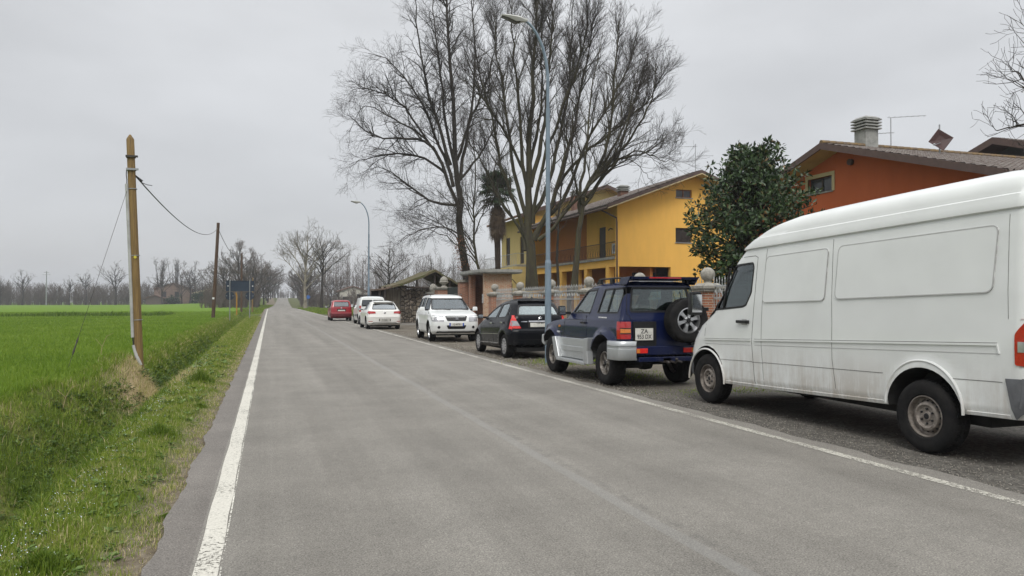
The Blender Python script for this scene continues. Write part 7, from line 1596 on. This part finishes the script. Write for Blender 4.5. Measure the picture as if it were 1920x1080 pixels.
# the pair on the right verge
d1 = variant(31, 15.8, 6.8, 'round', .020, 1.5, .24); place_tree('bare_tree', (6.7, 150, 0), M['bark_pale'], M['twigs_pale'], d1, 'pale round-headed bare tree on the right verge, nearest the distant road', group='pale bare trees on the right verge')
d2 = variant(33, 15.0, 5.2, 'round', .020, 1.5, .42); place_tree('bare_tree', (9.6, 149, 0), M['bark'], M['twigs_pale'], d2, 'slim bare tree with a straight dark trunk on the right verge', group='pale bare trees on the right verge')
far_mesh = [variant(41, 12, 5.0, 'round', .026, 1.0), variant(42, 13, 4.2, 'round', .026, 1.1), variant(43, 15, 3.6, 'column', .028, 1.1), variant(44, 11, 5.6, 'round', .028, 1.2, .15), variant(45, 10, 2.6, 'round', .028, 1.0, .45)]
thick = variant(47, 9, 5.0, 'round', .028, 1.7, .03); thick2 = variant(48, 13, 6.0, 'round', .028, 1.3, .12)
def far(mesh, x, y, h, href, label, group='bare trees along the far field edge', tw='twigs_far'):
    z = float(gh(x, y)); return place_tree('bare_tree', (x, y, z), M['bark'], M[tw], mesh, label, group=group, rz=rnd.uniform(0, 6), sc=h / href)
D_ = 320.
for (u, h, k, lab) in ((-.317, 19, 3, 'far bare tree at the very left end of the horizon'), (-.292, 14, 0, 'broad far bare tree second from the left end'), (-.27, 17, 1, 'far bare tree left of the pylon on the horizon'), (-.222, 14, 4, 'small far tree between the pylon and the pale-trunked tree'), (-.205, 17, 4, 'far tree with a pale trunk standing clear of the scrub'), (-.174, 22, 0, 'round-headed far bare tree left of the first pole'), (-.125, 23, 2, 'tall upright poplar clump right of the first pole'), (-.108, 23, 2, 'second upright poplar clump right of the first pole'), (-.088, 21, 3, 'wide far bare tree left of the brick farmhouse'), (-.060, 15, 1, 'far bare tree above the brick farmhouse roof'), (-.030, 19, 0, 'far bare tree behind the dark hedge, left of the second pole'), (-.012, 17, 3, 'far bare tree between the second pole and the signs')):
    far(far_mesh[k], u * D_ / 1.0, D_ * .99, h * .74, (12, 13, 15, 11, 10)[k], lab)
for (x, y, h, k) in ((-38, 306, 13, 0), (-31.5, 308, 11, 3), (-29, 310, 14, 0), (-24, 300, 10, 3)):
    far(far_mesh[k], x, y, h, (12, 13, 15, 11)[k], 'bare tree standing in front of the far farm buildings', 'bare trees before the far farm')
# thicket rows lining the distant road
for i_, (x, y, h, k) in enumerate(((-3.5, 175, 10.5, 0), (-6.5, 190, 15, 1), (-2.6, 205, 12, 0), (-8, 215, 17, 1), (-1.6, 235, 13, 0), (-5, 250, 17, 1), (-.5, 275, 14, 0), (-1, 310, 15, 1), (.5, 350, 15, 0), (1.5, 400, 14, 1), (-11, 200, 12, 0), (-12, 235, 14, 0), (3, 450, 12, 0), (5, 500, 12, 1))):
    far((thick, thick2)[k], x, y, h, (9, 13)[k], 'bare brown thicket tree lining the left side of the distant road', 'thicket trees left of the distant road')
for i_, (x, y, h, k) in enumerate(((9.0, 195, 9.5, 0), (10.5, 215, 12.5, 1), (9.5, 240, 11.5, 0), (13, 250, 12, 1), (11.5, 285, 13, 0), (12, 330, 14, 1), (13, 380, 14, 0), (15, 430, 13, 0), (14, 480, 13, 1), (16, 210, 9, 0), (20, 230, 9, 0))):
    far((thick, thick2)[k], x, y, h, (9, 13)[k], 'bare brown thicket tree lining the right side of the distant road', 'thicket trees right of the distant road')
far(far_mesh[0], 17.8, 118, 10.5, 12, 'small spreading bare tree just left of the mossy shed', 'bare trees on the right', 'twigs_pale')
far(far_mesh[3], 27, 128, 9, 11, 'low bare tree rising behind the mossy shed roof', 'bare trees on the right')
# woods and scrub that read as one mass
def wood(name, xr, yr_, n, h0, h1, r, mat, lab, bushy=.0, seed=1):
    g_ = np.random.default_rng(seed); pa = []
    for k in range(n):
        x = g_.uniform(*xr); y = g_.uniform(*yr_); h = g_.uniform(h0, h1); z = float(gh(x, y)); l = g_.normal(0, .04 * h, 2)
        pa.append((np.array([[x, y, z], [x + l[0] * .5, y + l[1] * .5, z + h * .5], [x + l[0], y + l[1], z + h]]), np.array([r * 1.6, r, r * .3])))
        for q in range(int(9 + bushy * 10)):
            t = g_.uniform(.05 if bushy else .3, .95); a = g_.uniform(0, 6.28); ln = h * g_.uniform(.12, .28) * (1.2 - t * .6) * (1 + bushy); p = np.array([x + l[0] * t, y + l[1] * t, z + h * t]); e = p + np.array([math.cos(a) * ln * .55, math.sin(a) * ln * .55, ln * .8]); m2 = (p + e) / 2 + g_.normal(0, .12, 3)
            pa.append((np.array([p, m2, e]), np.array([r * .55, r * .45, r * .3])))
            for w_ in range(2):
                e2 = m2 + g_.normal(0, .35, 3) * ln * .6 + [0, 0, ln * .35]; pa.append((np.array([m2, (m2 + e2) / 2, e2]), np.array([r * .4, r * .32, r * .25])))
    V, F = tubes(pa, 3); o = link(name, np_mesh(name, V, F), mat); return tag(o, lab, 'woodland', kind='stuff')
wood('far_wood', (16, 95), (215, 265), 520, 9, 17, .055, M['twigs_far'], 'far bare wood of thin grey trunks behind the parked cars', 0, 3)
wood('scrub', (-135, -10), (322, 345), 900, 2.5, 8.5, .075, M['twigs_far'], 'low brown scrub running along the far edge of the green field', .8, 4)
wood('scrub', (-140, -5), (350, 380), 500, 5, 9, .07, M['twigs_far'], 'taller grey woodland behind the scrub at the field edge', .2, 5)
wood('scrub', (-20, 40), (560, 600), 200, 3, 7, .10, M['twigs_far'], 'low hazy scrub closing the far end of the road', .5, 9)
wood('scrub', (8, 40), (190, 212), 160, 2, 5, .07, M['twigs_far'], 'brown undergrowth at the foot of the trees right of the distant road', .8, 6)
wood('scrub', (-14, -2.5), (172, 200), 170, 2, 5.5, .06, M['twigs_far'], 'brown undergrowth at the foot of the thicket left of the distant road', .8, 7)
M['hedge'] = tint_mat('hedge_leaves', [(0, (.012, .025, .012)), (.6, (.025, .048, .020)), (1, (.05, .075, .03))], .7)
g_ = np.random.default_rng(12)
leaf_cloud('hedge', [(g_.uniform(-27, -9.5), 300 + g_.uniform(-1, 1), g_.uniform(.4, 4.2), .9) for _ in range(130)], 4500, .55, M['hedge'], None, 'dark evergreen hedge behind the field near the blue signs', 'hedge', asp=.8, seed=6)
leaf_cloud('bush', [(g_.uniform(-36, -32), 305, g_.uniform(.4, 3.2), .8) for _ in range(30)], 900, .55, M['hedge'], None, 'dark evergreen bush in front of the brick farmhouse', 'bush', asp=.8, seed=7)
for bx_, by_, bh in ((8.6, 57.5, 2.3), (14.6, 57, 2.9), (9.0, 54.9, 2.6)):
    leaf_cloud('ivy_bush', [(bx_ + g_.normal(0, .5), by_ + g_.normal(0, .3), g_.uniform(1.2, bh), .35) for _ in range(25)], 900, .11, M['hedge'], None, {8.6: 'ivy bush rising over the left end of the shed roof', 14.6: 'ivy bush at the right end of the mossy shed roof', 9.0: 'ivy bush on the lean-to beside the mossy roof'}[bx_], 'bush', asp=.8, seed=8)
# far buildings
def farm(x, y, w_, d_, h, rh, wall, roof, label, cat='house', rz=0, openings=()):
    r_ = empty('farmhouse', (x, y, 0), rz, label, cat, 'far farm buildings')
    b = MB(); b.prism([(-w_ / 2, 0, 0), (w_ / 2, 0, 0), (w_ / 2, 0, h), (0, 0, h + rh), (-w_ / 2, 0, h)], (0, d_, 0)); b.build('wall', wall, r_)
    for s in (-1, 1):
        b = MB(); b.prism([(0, -.4, h + rh), (s * (w_ / 2 + .5), -.4, h - rh * .5 / (w_ / 2)), (s * (w_ / 2 + .5), -.4, h - rh * .5 / (w_ / 2) + .25), (0, -.4, h + rh + .25)], (0, d_ + .8, 0)); b.build('roof', roof, r_)
    for a, z, ww, hh in openings: b = MB(); b.bx(a - ww / 2, a + ww / 2, -.06, -.01, z, z + hh); b.build('window', M['dark_in'], r_)
    return r_
bw = pm('far_brick', (.21, .145, .115), (.15, .105, .085), .6, .9); ww_ = pm('far_plaster', (.50, .48, .42), (.40, .38, .33), .5, .9); rr_ = pm('far_roof', (.16, .09, .065), (.11, .07, .055), .8, .9)
farm(-35.5, 315, 13, 9, 6.2, 2.2, bw, rr_, 'brick farmhouse far across the field, half hidden by bare trees', openings=((1.5, 3, 1.6, 2.2), (-3, 3, 1.4, 2.2)))
farm(-41, 309, 6, 5, 2.6, 1.1, pm('far_dark', (.10, .075, .06), None, 1, .9), rr_, 'small low shed beside the brick farmhouse', 'shed')
farm(-19.5, 312, 17, 12, 4.6, 2.3, pm('far_cream', (.44, .37, .26), (.40, .33, .23), .5, .9), pm('cream_roof', (.42, .35, .24), (.36, .3, .21), .5, .9), 'cream low building behind the dark hedge', 'barn')
farm(21.5, 205, 7, 8, 4.2, 1.2, ww_, rr_, 'white farm building beyond the right verge trees', openings=((-1.5, .5, 2.4, 2.2), (1.5, 2.4, 1, 1)))
farm(30, 212, 9, 8, 3.0, 1.8, bw, rr_, 'low brick farm building with an open shed front', 'barn', openings=((-2, .2, 2.6, 2), (2, .2, 2.6, 2)))
# power pylon pole and sign far off
pp_ = MB(); pp_.tube([(0, 0, 0), (0, 0, 12.5)], [.24, .14], 6); pp_.tube([(-1.3, 0, 11.2), (1.3, 0, 11.2)], .10, 5); pp_.tube([(-.9, 0, 12.0), (.9, 0, 12.0)], .09, 5)
o = pp_.build('power_pole', M['galv'], None); o.location = (-77.5, 312, 0); tag(o, 'far grey power pole with two cross arms above the scrub', 'power pole')
for (x, y, lab) in ((8.2, 172, 'small blue round sign far down the right side of the road'),):
    r_ = empty('road_sign', (x, y, .1), 0, lab, 'road sign'); b = MB(); b.tube([(0, 0, 0), (0, 0, 2.6)], .04, 6); b.build('sign_post', M['galv'], r_); b = MB(); b.lathe([(.001, 0), (.42, 0), (.42, .03), (.001, .03)], 20, Matrix.Translation((0, -.08, 2.3)) @ Matrix.Rotation(R(90), 4, 'X')); b.build('sign_disc', pm('sign_blue', (.03, .12, .38), None, 4, .5), r_)
# kerb-side white post
# air
hz = MB(); hz.bx(-901, 901, -61, 1401, -3, 32); m, nt, N, L = _mat('haze_air'); v = N.new('ShaderNodeVolumePrincipled'); v.inputs['Density'].default_value = HAZE; v.inputs['Color'].default_value = (.82, .86, .92, 1); v.inputs['Anisotropy'].default_value = .2
o = N.new('ShaderNodeOutputMaterial'); L.new(v.outputs[0], o.inputs['Volume'])
if HAZE > 0: tag(hz.build('haze', m, None), 'thin pale haze over the whole place', 'haze', kind='stuff')
